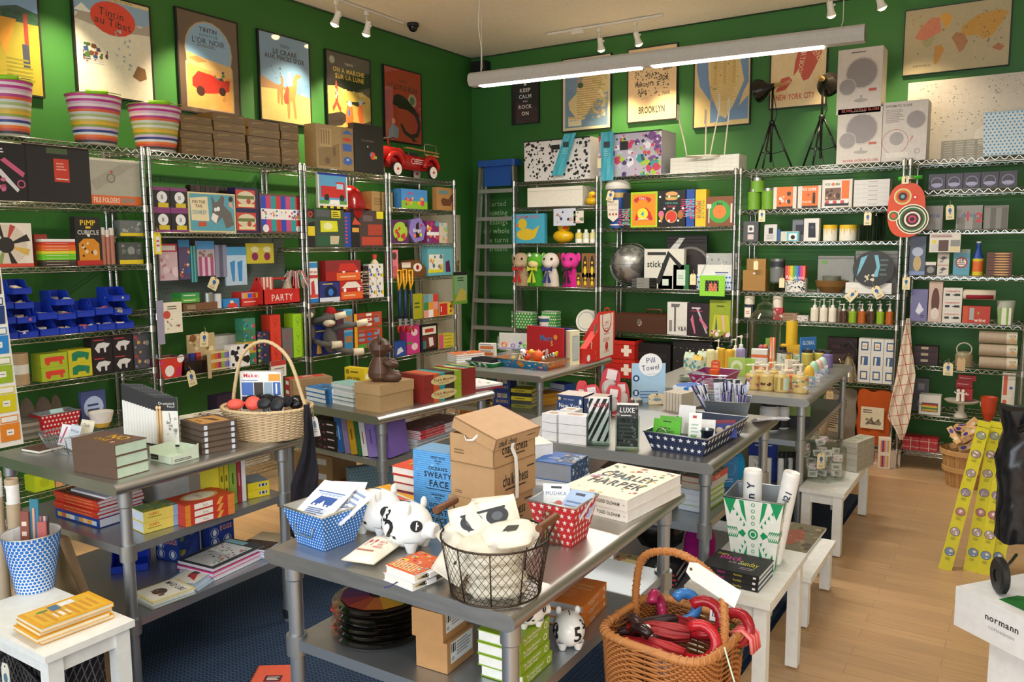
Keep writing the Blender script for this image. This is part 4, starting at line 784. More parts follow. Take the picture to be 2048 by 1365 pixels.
def umb(x,y,z,rz_,tilt,hc,fc,label,L=.17,hr=.034):
 """folded umbrella lying: handle hook at the local +x end"""
 o=empty('folded_umbrella',V((ctr.x,ctr.y,ZB-.3))+Matrix.Rotation(rz,3,'Z')@V((x,y,z+.012)),0,label,'umbrella','folded umbrellas in the brown basket',rot=(-.35,tilt-.12,rz+rz_))
 m=MB();m.T=Matrix.Rotation(-PI/2,4,'Y');rnd=random.Random(int(x*1000));m.lathe([(0,-.0),(.014,0),(.02,.03),(.024,.08),(.02,.13),(.012,L),(0,L+.01)],fc,seg=12)
 for i in range(6):a=i*PI/3;m.tube([(.015*math.cos(a),.015*math.sin(a),.0),(.022*math.cos(a),.022*math.sin(a),.04),(.024*math.cos(a+.4),.024*math.sin(a+.4),.1),(.012*math.cos(a+.9),.012*math.sin(a+.9),L)],.005,fc,5)
 obj('canopy',m,parent=o)
 pts=[(0,0,0),(.035,0,0)]+[(.035+hr*math.sin(a),0,hr-hr*math.cos(a))for a in[PI*1.25*i/10 for i in range(1,11)]]
 obj('handle',MB().tube(pts,[.010,.011]+[.0145]*10,hc,10),parent=o);return o
umb(.06,-.05,.245,.15,.1,'b81f28.g','b8242c','folded umbrella with thick red hook handle nearest the rim',hr=.042)
umb(.035,.03,.265,.35,.05,'a81c26.g','a62a2c','folded red umbrella with red hook handle in the middle',hr=.044)
umb(.10,.08,.255,-.1,.1,'9c1a24.g','9c2228','folded umbrella with dark red handle near the basket handle',hr=.038)
umb(-.075,.06,.25,1.9,.0,'b02a5a.g','4a2a2a','folded dark umbrella with magenta hook handle at left')
umb(-.035,.085,.26,.9,.0,'3c7cc0.g','3a2a2a','folded umbrella with light blue hook handle at back left')
umb(-.06,-.03,.225,2.6,.05,'3d2a28.g','6fa0d8','folded light blue dotted umbrella at the left of the basket')
umb(-.02,-.055,.225,3.0,.0,'2a1a1a.g','f2f0ee','folded white umbrella beside the front rim')
umb(.125,.03,.225,1.2,.1,'3a4a20.g','2a3a68','folded navy umbrella with olive handle at the right')
def sock(m):pass
bP=V((ctr.x,ctr.y,ZB-.3))
o=card(bP+Matrix.Rotation(rz,3,'Z')@V((.045,dv_*.40,.285)),rz+.1,-.2,.035,.04,'S 222222,-,222222,-,222222,222222,-,222222 .2 .3 .8 .75','white barcode tag at the back of the wicker basket','f4f2f4',.001,'tag','price_tag')
o=card(bP+Matrix.Rotation(rz,3,'Z')@V((-.055,-.06,.265)),rz+.9,-.9,.03,.045,'T mar .5 .5 .4 222244 .8 90','white lettered tag on the blue dotted umbrella','f2f0ee',.001,'tag','price_tag')
m=MB();rr2=random.Random(4)
for i in range(7):m.tube([(0,.008*i,0),(.03,.008*i+.004,.012),(.055,.008*i,-.002),(.06,.008*i,-.04)],.005,'d8484a' if i%2 else 'e6807c',6)
obj('striped_cloth',m,bP+Matrix.Rotation(rz,3,'Z')@V((hx*.86,.06,.30)),rz,None,'coral striped cloth folded over right rim of wicker basket','cloth')
p=G(ZT,(147.6,943),(234,960),(300,942),891)
books(p,3,'6b5244','thick brown book with gold lettered cover and pale page edge, left table',t='B NO .62 .66 .34 d8a52c .6 0;B ONE .5 .3 .2 c8952c .5;C .8 .2 .07 e0a080',spine='f',page='c6dcc6',jit=.001)
p=GT(.895,(76,865),(129.5,877),(200,860),ZT)
def meshbin(p,label,c='9ba1a6.k',name='wire_tray',taper=.14):
 w_,d,h=p.w,p.d,p.h;a=min(w_,d)*taper;m=MB();lo=[(a,a),(w_-a,a),(w_-a,d-a),(a,d-a)];hi=[(0,0),(w_,0),(w_,d),(0,d)]
 m.tube([(x,y,h)for x,y in hi],.0022,c,5,True);m.tube([(x,y,.003)for x,y in lo],.0018,c,5,True)
 for i in range(4):m.tube([(*lo[i],.003),(*hi[i],h)],.002,c,5)
 o=empty(name,p.o,p.rz,label,'tray');obj('frame',m,parent=o);m=MB()
 for i in range(4):
  l0,l1,h0,h1=[V(q)for q in((*lo[i],.003),(*lo[(i+1)%4],.003),(*hi[i],h),(*hi[(i+1)%4],h))]
  for k in range(15):f=(k+.5)/15;m.tube([l0.lerp(l1,f),h0.lerp(h1,f)],.0006,c,3,cap=False)
  for k in range(7):f=(k+.5)/7;m.tube([l0.lerp(h0,f),l1.lerp(h1,f)],.0006,c,3,cap=False)
 obj('wire_mesh',m,parent=o);return o
meshbin(p,'grey mesh tray of papers beside the brown books, left table')
for k,(x,y,a,c,lb)in enumerate(((.25,.4,.2,'e8e8ea','white folded paper at the left of the mesh tray'),(.6,.35,-.1,'dfe3ee','pale card with small blue lettering standing in mesh tray'),(.62,.6,.05,'e4d9c2','cream card with red border behind the pale card'),(.45,.55,.4,'d8d6dc','crumpled clear and white packets low in the mesh tray'))):
 card(p.at(p.w*x-.03,p.d*y,.012),p.rz+a,-.35,p.w*.45,.085+.012*k if k<3 else .05,['P c04a7a .1 .1 .2 .1 .4 .9 .3 .9','T WITH_LOVE .5 .75 .1 3a5a9a .8;L 1 .2 .4 .8 .5 8a9ac0','R .05 .05 .95 .95 f0e6d0;T Thanks .5 .8 .12 5a4a3a .5','L 4 .1 .1 .9 .9 a8a8b0'][k],lb,c,.0015,'card','paper_card')
p=G(ZT,(42,903),(72,908),(90,897),904);book(Pl(p.o,p.rz,p.w*1.2,.11,.012),'5e4030','small dark brown notebook behind the mesh tray on left table',spine='b',name='notebook',cat='notebook',t='L 3 .5 .4 .9 .8 8a6a54')
p=G(ZT,(300,922),(344,931),(397,916),905);w_,d=p.w,p.d;DC='d6e2cf'
m=MB();m.box(0,0,0,w_,d,.003,DC);m.box(0,0,0,w_,.002,.03,DC);m.box(w_-.002,0,0,w_,d,.03,DC);m.box(0,0,0,.002,d,.055,DC);m.box(0,d-.002,0,w_,d,.05,DC)
m.add([(w_,.0,.03),(w_,d*.35,.03),(w_,d,.06),(w_,d,.03)],[(0,1,2,3)],DC);m.art((w_,0,0),(0,1,0),(0,0,1),d,.03,'L 2 .1 .2 .9 .6 4a4a44');m.art((0,0,0),(1,0,0),(0,0,1),w_,.03,'R .05 .3 .4 .95 26221f;T Drumstick .2 .6 .2 d8d4c8 .3')
o=obj('display_box',m,p.o,p.rz,None,'mint cardboard counter display holding the drumstick pencil cards','display box')
A_=p.at(0,d*.2,.035);
for k in range(12):
 f=k/11;X0=249+(312-249)*f;q=onz(ZT+.03,X0,884+9*f)
 B_=slv(q,(RT.x,RT.y,0),'x',X0+(50 if k==11 else 46));wv_=(B_-q).length;m=MB();zt_=slv(q,(0,0,1),'y',768+26*f).z-q.z
 m.add([(0,0,0),(wv_,0,0),(wv_,0,zt_-.006),(wv_-.006,0,zt_),(.006,0,zt_),(0,0,zt_-.006),(0,.0012,0),(wv_,.0012,0),(wv_,.0012,zt_),(0,.0012,zt_)],[(0,1,2,3,4,5),(9,8,7,6),(0,5,9,6),(1,7,8,2)],'e9e6df')
 m.art((0,0,0),(1,0,0),(0,0,1),wv_,zt_,'R 0 .72 1 1 1b191b;T Drumstick .55 .87 .055 e8e4dc .8;T Pencil .72 .81 .045 e8e4dc .4;R 0 0 1 .04 1b191b'+(';N 3 14 .06 b8b8b4,8a8a86 .5 .2 .95 .62;C .68 .42 .1 cfccc4;C .64 .42 .025 222222;C .72 .42 .025 222222;P 8a8a8a .62 .7 .66 .5 .7 .5 .66 .66' if k==11 else ''))
 cc_=obj('pencil_card',m,q,math.atan2(RT.y,RT.x)-.12,None,'black and white drumstick pencil card, %s'%('frontmost with both pencils and skull drawing' if k==11 else['rearmost in its row','second from the back of its row','third from the back of its row','fourth from the back of its row','fifth from the back of its row','sixth from the back of its row','sixth behind the front card','fourth behind the front card','third behind the front card','second behind the front card','directly behind the front card'][k]),'pencil card','drumstick pencil cards')
 if k==11:
  for x in(.18,.3):
   obj('pencil',MB().tube([(wv_*x,-.006,.01),(wv_*x-.001,-.006,zt_*.74)],.0042,'d9b382',8).ball(wv_*x-.001,-.006,zt_*.78,.006,'e6c496',rz=.009,seg=8,rings=6),parent=cc_)
p=G(ZT,(362,896),(404,911),(466,893),852);p.d=max(.12,p.d)
for k in range(5):
 q=p.cell(0,0,k*p.h/5,p.w*1.0,p.d,p.h/5-.0015);b=book(q,'5a4a40','brown journal case with clear wrap, '+ORD[4-k],t='R .12 .12 .88 .88 c99450;P 4a3a30 .25 .4 .4 .65 .75 .7 .7 .55 .45 .5;C .4 .25 .05 4a3a30;C .55 .25 .05 4a3a30',spine='b',page='6a5a4e',name='journal',cat='journal',group='brown journal cases',jit=0)
 for y in(.02,p.d-.02):obj('clasp',MB().box(q.w-.004,y-.006,.003,q.w+.003,y+.006,q.h-.003,'dfe6f2'),parent=b)
p=GT(.86,(358,832),(392,840),(437,812),ZT);box(Pl(p.o,p.rz,p.w,p.d,p.h),'ece2cc','cream boxed board with brown peace sign behind the brown journals','box',t='O .5 .5 .4 .06 5a4038;R .47 .12 .53 .88 5a4038;P 5a4038 .5 .5 .2 .25 .24 .21 .5 .44 .76 .21 .8 .25',name='flat_box')
c=onz(ZT,531,862);rl=onz(ZT+.12,436,820);rr_=onz(ZT+.12,631,812);R1=(rl-rr_).length/2*.96;cx_=(rl+rr_)/2
bk=empty('wicker_basket',(cx_.x,cx_.y,ZT),.35,'pale round wicker basket with tall arched handle on left table','basket')
rf2=lambda t,f:((R1*(.82+.18*f))*math.cos(2*PI*t),(R1*(.82+.18*f))*math.sin(2*PI*t)*.82)
wicker(bk,rf2,40,21,'e2c9a4',.0034,.0022,.004,.125,'cdb084',4);rim_(bk,rf2,.128,.007,'dcc196');obj('base',MB().prism([rf2(i/30,0)for i in range(30)],0,.01,'d8bd92'),parent=bk)
zh=slv(V((cx_.x,cx_.y,ZT)),(0,0,1),'y',683).z-ZT
archhandle(bk,[(-R1*.8,0,.12),(-R1*.80,0,.18),(-R1*.55,0,zh*.85),(-.0,0,zh),(R1*.55,0,zh*.83),(R1*.86,0,.17),(R1*.95,0,.12)],.0075,'d9bd90')
def inb(x,y,z):return V((cx_.x,cx_.y,ZT))+Matrix.Rotation(.35,3,'Z')@V((x,y,z))
def mask(x,y,c,lb,rz_=0):
 m=MB();m.ball(-.036,0,0,.036,c,.016,.024,14,9);m.ball(.036,0,0,.034,c,.018,.032,14,9);m.tube([(-.01,.004,.004),(.01,.004,.004)],.006,c);obj('sleep_mask',m,inb(x,y,.145),0,None,lb,'sleep mask','cloth sleep masks in the wicker basket',rot=(-.5,0,.35+rz_))
mask(-.075,-.055,'ef5f50','coral cloth eye mask over the left rim of the pale wicker basket',.5);mask(-.05,.02,'1c1a1e','black cloth eye mask at the left inside pale wicker basket');mask(.04,-.045,'23262e','dark blue-grey eye mask at the front of pale wicker basket',-.2)
mask(.09,.01,'131316.g','glossy black eye mask at right inside pale wicker basket',.3)
for x,lb,c_ in((-.005,'glossy black sunglasses in the middle of pale wicker basket','121214.g'),(.075,'dark wrapped sunglasses at the right of pale wicker basket','1c1c26.g')):
 m=MB()
 for s_ in(-1,1):m.lathe([(0,0),(.022,.002),(.026,.006),(.026,.01),(0,.008)],c_,s_*.028,0,14);m.tube([(s_*.054,0,.006),(s_*.056,.0,-.05)],.0025,c_)
 m.tube([(-.01,0,.006),(0,.003,.008),(.01,0,.006)],.003,c_);obj('sunglasses',m,inb(x,-.01,.15),0,None,lb,'sunglasses',rot=(1.0,0,.3))
A=inb(-.035,.045,.012);zt_=slv(A,(0,0,1),'y',744).z-A.z;A=slv(A,(RT.x,RT.y,0),'x',484);B_=slv(A,(RT.x,RT.y,0),'x',566)
pp=Pl(A,math.atan2(RT.y,RT.x),(B_-A).length,.03,zt_)
box(pp,'f4f6f8','boxed magazine set lettered Make standing in the pale wicker basket','boxed set',f='B Make: .28 .94 .07 d8383c .42;R .7 .84 .98 .96 f0a83c;R .04 .6 .32 .82 4a74c4;R .34 .6 .56 .82 3a332c;R .58 .6 .78 .82 9ab0c4;R .8 .6 .98 .82 3a6ab8;R .04 .36 .32 .58 2a2226;R .34 .36 .52 .58 8ab048;R .54 .3 1 .58 1f78c8;B THE .74 .5 .08 ffffff .3;B BEST .76 .37 .08 ffffff .4;R .86 .62 .9 .8 f4f4f4;L 1 .04 .84 .5 .87 5a88c8',name='magazine_box',t='R 0 0 1 1 e8e8ea')
A=inb(R1*.98,-.03,.10);ds=Matrix.Rotation(.6,3,'Z')
def drape(pts,wd,c,base,rz_,thick=.006):
 rows=[]
 for i,(x,z,wq,off)in enumerate(pts):
  rows.append([V(base)+Matrix.Rotation(rz_,3,'Z')@V((x+wq*(u-.5),off+.012*math.sin(u*9+i*.6)*min(1,i*.5),z))for u in[k/8 for k in range(9)]])
 return MB().sheet(rows,c,thick)
fx=slv(V((2.33,-4.72,0)),(0,0,1),'y',900)
base=A;pts=[(0,.0,.03,0),(.005,-.06,.045,-.01),(.01,-.16,.06,-.015),(.005,-.26,.09,-.02),(-.005,-.34,.13,-.02),(-.02,-.40,.15,-.02),(-.02,-.46,.16,-.015),(-.03,-.53,.16,-.01),(-.03,-.60,.13,-.01)]
zz=[slv(V((base.x,base.y,base.z)),(0,0,1),'y',yy).z-base.z for yy in(806,830,870,905,935,960,990,1020,1045)]
m=drape([(q[0]*.8,z_,q[2]*.75,q[3])for q,z_ in zip(pts,zz)],0,'26242a.r',(0,0,0),.63);obj('cloth_bag',m,base+V((.035,-.02,0)),0,None,'black cloth bag hanging down beside the left table from the basket','bag')
tagcard(base+V((.05,.0,.0)),.63,.03,.085,'white paper tag beside the black cloth bag',ry=-.15,c='efede8',art='E .5 .6 .2 .2 6a8a9a;L 2 .2 .2 .8 .4 9a9a94')
Z2=.5755
p=G(Z2,(112,1033),(199,1058),(237,1046),1034);p.d=.2
book(Pl(p.o,p.rz,p.w,p.d,.035),'1f3f9c','thick blue book with colour squares on its spine, left table shelf',f='S d8b040,c86a50,e8d8a0,f4f4f4,5a8ad0,e0a050,f0c8a0,e8a040,d0e0f0 .05 .2 .95 .7',spine='f',page='e8eaf4',r='')
q=p.cell(0,0,.036,p.w,p.d*.95,.068);books(q,5,['d23a20','d8452a','cc3320','d43a22','c8301c'],'thin red paperback over the blue book',f='L 1 .25 .3 .9 .7 e8a060',t='R .05 .05 .95 .9 5a2a24;N 4 16 .06 c8a070,7a4a3a',spine='f',page='dfe0ea')
q2=q.cell(.06,.03,.0685,p.w*.8,p.d*.7,.008);book(q2,'c9ccdc','pale grey-blue magazine on top of the red paperbacks',spine='b',name='magazine',cat='magazine')
p=G(Z2,(262,1058),(282,1067),(352,1048),1024)
books(Pl(p.o,p.rz,max(p.w,.1),p.d,p.h),2,'ead868','thick yellow spined cookbook at left table corner',r='B CURRY .3 .68 .24 d8582a .3;L 1 .12 .3 .6 .5 a8983c;R .85 0 1 1 8ab4e0',t='R 0 0 1 1 7a9a60;N 3 26 .1 b8a830,5a7a50,8ab0d0,c8a040',spine='r',page='dfe6f4')
p=G(Z2,(330,1040),(354,1049),(444,1018),1007);
boxes(Pl(p.o,p.rz,.15,p.d,p.h),1,3,'c83a28','red and orange flower-patterned box on left table shelf',r='R 0 0 .1 1 e08a30;R .18 .12 .55 .88 f2eee6;P e8a048 .62 0 .7 1 .78 1 .7 0;T Sun .4 .5 .4 a8683c .2;R .86 0 1 1 e0863c',t='R 0 0 1 1 c8452c;E .48 .5 .36 .36 e8a860;E .48 .5 .3 .3 f2ead8;T Delicious .48 .5 .12 a86a3c .4',group='red flower boxes')
p=G(Z2,(285,1003),(322,1012),(366,996),968);boxes(Pl(p.o,p.rz,p.w,.14,p.h),1,2,'f0f1f5','plain white box at the back of the left table shelf',group='plain white boxes')
p=G(Z2,(403,1012),(440,1016),(446,1010),925);box(Pl(p.o,p.rz,p.w,.03,p.h),'d4c628','large flat yellow book facing out under left table','book',name='book')
p=G2(Z2,(442,1016),(494,1002),.17,918)
upright(Pl(p.o,p.rz,p.w,.15,p.h),[('cfc02a','L 2 .3 .2 .7 .8 5a5a20','thin yellow book spine, left of its upright row'),('d2c42e','L 2 .3 .2 .7 .8 5a5a20','thin yellow book spine beside the green one'),('93b44a','L 1 .4 .3 .6 .9 3a5a1a','broad green book spine under left table',1.7),('a8344a','L 1 .4 .2 .6 .9 e8b0a0','dark red book spine with gold foot'),('f2f2f4','','white book spine at the right of its upright row')])
p=G2(Z2,(496,999),(540,990),.13,960);boxes(p,1,2,'e6d222','bright yellow card box at the right of the left table shelf',f='R .5 .3 .9 .75 d8d8e0;S 333333,-,333333,333333,-,333333 .52 .35 .88 .7',t='R 0 0 1 1 6a7a84',group='bright yellow boxes')
Z3=.3015
def blue_bin(p,label,c='1236b8',group=None,fill=None):
 w_,d,h=p.w,p.d,p.h;m=MB();t=.003;c='bluebin' if False else c
 pr=[(0,0),(.0,h*.42),(d*.28,h*.52),(d*.42,h),(d,h),(d,0)]
 for x in(0,w_-t):m.add([(x,a,b)for a,b in pr]+[(x+t,a,b)for a,b in pr],[(0,1,2,5),(5,2,3,4),(11,8,7,6),(10,9,8,11)]+[(i,6+i,6+(i+1)%6,(i+1)%6)for i in range(6)],c)
 m.box(t,0,0,w_-t,d,t,c);m.box(t,-.001,0,w_-t,t,h*.42,c);m.box(t,d-t,0,w_-t,d,h,c);m.box(t,-.004,h*.34,w_-t,0,h*.42,c);m.box(-.003,d*.4,h-.004,w_+.003,d,h+.0005,c)if False else None
 o=obj('storage_bin',m,p.o,p.rz,None,label,'bin',group)
 if fill:
  rr=random.Random(int(p.o.y*5000+p.o.z*999));f_=MB()
  for k in range(8):
   x=t+.012+(w_-.03)*rr.random();y=.01+d*.6*rr.random();s_=.008+rr.random()*.014;z_=t+h*.25*rr.random();f_.T=Matrix.Translation((x,y,z_+s_*.5))@Matrix.Rotation(rr.random()*3,4,'Z')@Matrix.Rotation(rr.uniform(-.5,.5),4,'X')
   f_.box(-s_,-s_*.7,-s_*.4,s_,s_*.7,s_*.4,rr.choice(fill))
  obj('contents',f_,parent=o,kind='stuff')
 return o
p=G2(Z3,(222,1150),(312,1138),.12,1095);blue_bin(Pl(p.o,p.rz,.14,.16,.07),'empty deep blue plastic bin under left table, nearer the leg','0f3ac0');blue_bin(Pl(p.o+V((-.05,.1,.071)),p.rz+.1,.14,.16,.07),'empty deep blue plastic bin stacked on another under left table','0f3ac0')
EG='R 0 0 1 1 1c3c94;B BOILING .5 .85 .13 e8a070 .8;B EGGS .68 .6 .15 e8a070 .5;O .22 .5 .16 .02 c8d4f0;E .22 .5 .08 .1 e8ecf4;O .22 .2 .16 .02 c8d4f0;E .22 .2 .08 .1 e8ecf4;O .72 .2 .16 .02 c8d4f0;E .72 .2 .08 .1 e8ecf4'
p=G(Z3,(313,1118),(360,1125),(402,1104),1062);box(p,'1c3c94','navy boxed egg set lettered eggs, left one under the left table','box',f=EG,r='N 5 10 .1 6a8a50,c8a050,2a4aa0',name='toy_box')
p=G(Z3,(403,1096),(412,1099),(456,1080),1046);box(Pl(p.o,p.rz,.06,p.d,p.h+.02),'1c3c94','navy boxed egg set lettered eggs, right one under the left table','box',r=EG,name='toy_box')
p=G(Z3,(355,1145),(427,1163),(520,1112),1147);p2_=Pl(p.o,p.rz,p.w,p.d,.05)
MG='R 0 0 1 1 3a4248;R .12 .05 .9 .82 dfe2e4;N 3 60 .03 c8404a,4a5a6a,8aa050,d8b050,6aa0c0 .15 .1 .88 .78;R .05 .84 .6 .96 8ac0c8'
books(p2_,3,['4a4a50','e8308a','d8dae4'],'large glossy magazine lying under left table',t=MG,spine='b',page='e4e6f0',jit=.006,name='magazine',cat='magazine',r='')
p=G(Z3,(470,1120),(520,1126),(556,1100),1105);books(Pl(p.o+V((-.02,.03,0)),p.rz,p.w*1.2,p.d*1.3,.045),4,['5a5248','d0d4e4','c8cee4','dfe2ee'],'wide magazine with dark brown photo cover at the right',t='R 0 .5 1 1 c8b898;R 0 0 1 .5 4a3a30;N 5 14 .1 2a2420,6a5040 0 0 1 .5',spine='b',page='dde2f4',name='magazine',cat='magazine',jit=.008)
p=G(Z3,(330,1178),(365,1184),(420,1160),1176);books(Pl(p.o,p.rz+.1,.13,.17,.025),3,['8ab0d8','c8dcec','a8c8e4'],'small pale word-game booklet with conductor drawing',t='R .05 .05 .95 .95 efe9de;E .5 .55 .14 .2 333a44;P c83a3a .35 .5 .6 .6 .8 .2 .6 .3',page='e8ecf0',name='booklet',cat='booklet',jit=.01,spine='b')
p=G(Z3,(262,1202),(290,1217),(345,1180),1208);books(Pl(p.o,p.rz,.15,.17,.03),4,['e8dc90','dfe6f0','8aa8b8','d8d0b0'],'small yellow bordered word-game booklet',t='R .05 .05 .95 .95 f0ecdf;B MAD_LIBS .5 .78 .14 30405a .8;E .5 .4 .2 .16 5a4a44;N 3 8 .06 b08a60,6a5a50 .3 .25 .8 .5',page='eceadf',name='booklet',cat='booklet',jit=.012,spine='b')
ZS=.4515
c=onz(ZS,75,1208);R_b=.052;A=onz(ZS+.2,2,1072);B_=onz(ZS+.2,121,1060);Rt=(A-B_).length/2;cc=(A+B_)/2
o=obj('dotted_bin',MB().lathe([(0,.002),(Rt*.66,0),(Rt,.2),(Rt*1.02,.203),(Rt*.97,.2),(Rt*.64,.004),(0,.004)],'f2f4f6',seg=36),(cc.x,cc.y,ZS),0,None,'tall white bin covered in blue dots on the lower left table','bin')
m=MB()
for j in range(17):
 for i in range(34):
  f=(j+.5)/17;r_=Rt*(.66+.34*f)+.0006;a=2*PI*(i+.5*(j%2))/34;s_=r_*PI/34*.78;zc=.2*f;m.add([(r_*math.cos(a+s_/r_*math.cos(q)),r_*math.sin(a+s_/r_*math.cos(q)),zc+s_*1.0*math.sin(q))for q in[2*PI*k/10 for k in range(10)]],[tuple(range(10))],'1a6fc8')
obj('dot_print',m,parent=o,kind='stuff')
obj('rim',MB().tube([(Rt*1.01*math.cos(a),Rt*1.01*math.sin(a),.202)for a in[2*PI*i/32 for i in range(32)]],.0025,'c8ccd0.k',6,True),parent=o)
for k,(x,y,h,c_,art,lb)in enumerate(((-.03,.0,.26,'8a4a3c','L 3 .2 .5 .8 .9 e8d0c0','reddish packaged pencils at the left of the dotted bin'),(.0,.01,.30,'2f7a90','R .3 .1 .55 .9 d89a70;R .6 .1 .7 .9 4a5aa0','tall teal pencil pack standing in the dotted bin'),(.03,.015,.24,'5a4a52','S a8605a,5a4a52,c8a8a0,5a4a52','dark pack of pencils at the right of the dotted bin'),(-.015,.03,.25,'c84a34','N 3 8 .2 e8a080,f0d0b0','orange clear bag of sweets in the dotted bin'),(.035,-.005,.225,'b8605a','','red striped pencil bundle at the right rim of dotted bin'))):
 box(Pl(V((cc.x,cc.y,ZS+.01))+Matrix.Rotation(.5,3,'Z')@V((x-.015,y,0)),.55,.03,.008,h),c_,lb,'pack',art,name='pencil_pack',lean=.05)
p=GT(.507,(30,1232),(77,1259),(213,1201),ZS)
books(p,4,'e8aa28','yellow paperback with green oval sticker on white table, lower left',t='R .06 .06 .94 .94 eab83a;R .1 .5 .3 .7 eef0f2;E .25 .25 .05 .08 5a8a4a;R .5 .3 .75 .5 f2ecd8;L 8 .3 .1 .9 .9 d8983a;R .12 .35 .4 .48 5a7a98',page='f0e8cf',spine='b',jit=.009)
p=G(.0015,(2,1500),(60,1560),(262,1400),1290)
P=V((2.08,-5.66,.005));m=MB();m.box(0,0,0,.34,.16,.36,'2a2426.r')
for s_ in(1,-1):
 for k in range(-12,24):
  x0=k*.026;pts=[(x0+s_*0,-.003,0),(x0+s_*.24,-.003,.36)]
  a,b=V(pts[0]),V(pts[1]);d_=b-a
  t0=0;t1=1
  if d_.x>0:t0=max(0,(0-a.x)/d_.x);t1=min(1,(.34-a.x)/d_.x)
  else:t0=max(0,(.34-a.x)/d_.x);t1=min(1,(0-a.x)/d_.x)
  if t1>t0:m.tube([a+d_*t0,a+d_*t1],.0022,'8a888c.k',4)
 for k in range(-16,14):
  a,b=V((.343,k*.026,0)),V((.343,k*.026+.24,.36))if s_>0 else V((.343,k*.026-.24+.16,.36));d_=b-a;t0=max(0,(0-a.y)/d_.y if d_.y>0 else(.16-a.y)/d_.y);t1=min(1,(.16-a.y)/d_.y if d_.y>0 else(0-a.y)/d_.y)
  if t1>t0:m.tube([a+d_*t0,a+d_*t1],.0022,'8a888c.k',4)
o=obj('lattice_bag',m,P,0,None,'black bag with grey diamond lattice under the lower left white table','bag')
obj('strap',MB().tube([(.02,-.01,.30),(.1,-.02,.36),(.2,-.02,.33),(.3,-.01,.28)],.014,'17151a',6,flat=.4),parent=o)
tagcard(P+V((.14,-.045,.33)),.1,.04,.14,'cream tag with grey print hanging on the lattice bag',c='e9e4d4',art='P 5a8096 .3 .3 .5 .6 .7 .6 .6 .3;E .5 .65 .25 .12 5a8096',strz=0)
for k,(x,y0,y1,c_,lb)in enumerate(((20,945,1075,'c8b498','kraft paper tube with white label at the left edge'),(52,958,1070,'c2ab8c','kraft paper tube with white label, right of its neighbour'),(6,985,1100,'a89478','worn brown paper roll at the left edge, lower than the tubes'))):
 P0=onz(.55,x+10,1095);P0.z=.1;t_=slv(P0,(0,0,1),'y',y0).z
 P0=slv(P0,(RT.x,RT.y,0),'x',x);m=MB().lathe([(0,0),(.022,0),(.022,t_-P0.z),(.019,t_-P0.z),(.019,t_-P0.z-.03),(0,t_-P0.z-.03)],c_,seg=18);m.lathe([(.0224,t_-P0.z-.09),(.0224,t_-P0.z-.02)],'f2f0ec',seg=18)
 m.tube([(.0,-.0226,t_-P0.z-.08),(0,-.0226,t_-P0.z-.03)],.003,'2a2a2a',4);obj('paper_tube',m,P0,0,None,lb,'tube','paper tubes at left edge')
P0=V((1.90,-5.20,.012));
P0=slv(V((1.78,-5.44,.02)),(RT.x,RT.y,0),'x',120);z_=slv(P0,(0,0,1),'y',1085).z;m=MB();W_=.30
m.add([(0,0,0),(W_+.06,-.02,0),(W_+.02,-.01,z_*.35),(.06,0,z_),(0,0,z_),(0,.08,0),(W_,.08,0),(.06,.04,z_),(0,.04,z_)],[(0,1,2,3,4),(5,8,7,6),(0,4,8,5),(1,6,7,3,2),(3,7,8,4)],'8b7355');m.art((0.0,-.012,z_*.45),(1,0,0),(0,0,1),.16,.1,'B orite .6 .5 .5 2a2018 .7',.004)
obj('canvas_bag',m,P0,0,None,'brown canvas bag with black lettering under the left steel table','bag')
P0=onx(DL+.05,0,535);Q=slv(P0,(0,0,1),'y',890);P1=slv(V((DL+.05,P0.y,P0.z)),(0,1,0),'x',12);hs=P0.z-Q.z;Wd=.10
o=V((DL+.06,P1.y-Wd-.0,Q.z));m=MB();rows=[[(0,0,0),(.12,.0,0)],[(-.015,0,hs*.33),(.105,0,hs*.33)],[(-.03,0,hs*.66),(.09,0,hs*.66)],[(-.045,0,hs),(.075,0,hs)]]
m.sheet(rows,'f2efe6',.0012);cols=['e6882a','d8cc20','9ab82a','2a86d0','1e3c78','4a3222']
for k,c_ in enumerate(cols):
 z0=hs*(.03+k*.165);x0=-.045*(z0/hs)+.012;m.art((x0,-.0022,z0),(1,0,0),(0,0,1),.095,hs*.10,'R 0 0 1 1 %s;R .32 .34 .68 .66 f2efe6;L 1 .38 .45 .62 .55 5a5a5a'%c_,.001);m.art((x0,-.0022,z0+hs*.105),(1,0,0),(0,0,1),.095,hs*.04,'R .05 0 .95 1 %s;R .1 .15 .9 .85 f2efe6'%c_,.001)
P1=onx(DL+.06,45,880);obj('label_sheet',m,V((DL+.07,P1.y-.12,Q.z)),PI/2,None,'long hanging sheet of coloured address labels at the left edge','label sheet')
p=G(ZT,(709.6,819),(761,827),(831.5,811),772);m=MB();KB='b59468';m.box(.003,.003,0,p.w-.003,p.d-.003,p.h-.004,KB)
BX=obj('gift_box',m,p.o,p.rz,None,'kraft gift box with lid under the leather bear','box');obj('lid',MB().box(0,0,p.h*.62,p.w,p.d,p.h,'bd9b6e'),parent=BX)
bc=p.at(p.w*.45,p.d*.42,p.h);zh=slv(bc,(0,0,1),'y',676).z-bc.z;s=zh/.235
be=empty('leather_bear',bc,.75,'brown leather teddy bear seated on the kraft gift box','toy bear');LC='4a3325'
def leather(nt,N,L,b):
 b.inputs['Base Color'].default_value=(*rgb('53382a'),1);b.inputs['Roughness'].default_value=.42;n=N.new('ShaderNodeTexNoise');n.inputs['Scale'].default_value=60;bp=N.new('ShaderNodeBump');bp.inputs['Strength'].default_value=.3;bp.inputs['Distance'].default_value=.002;L.new(n.outputs[0],bp.inputs['Height']);L.new(bp.outputs[0],b.inputs['Normal'])
nodemat('leather',leather)
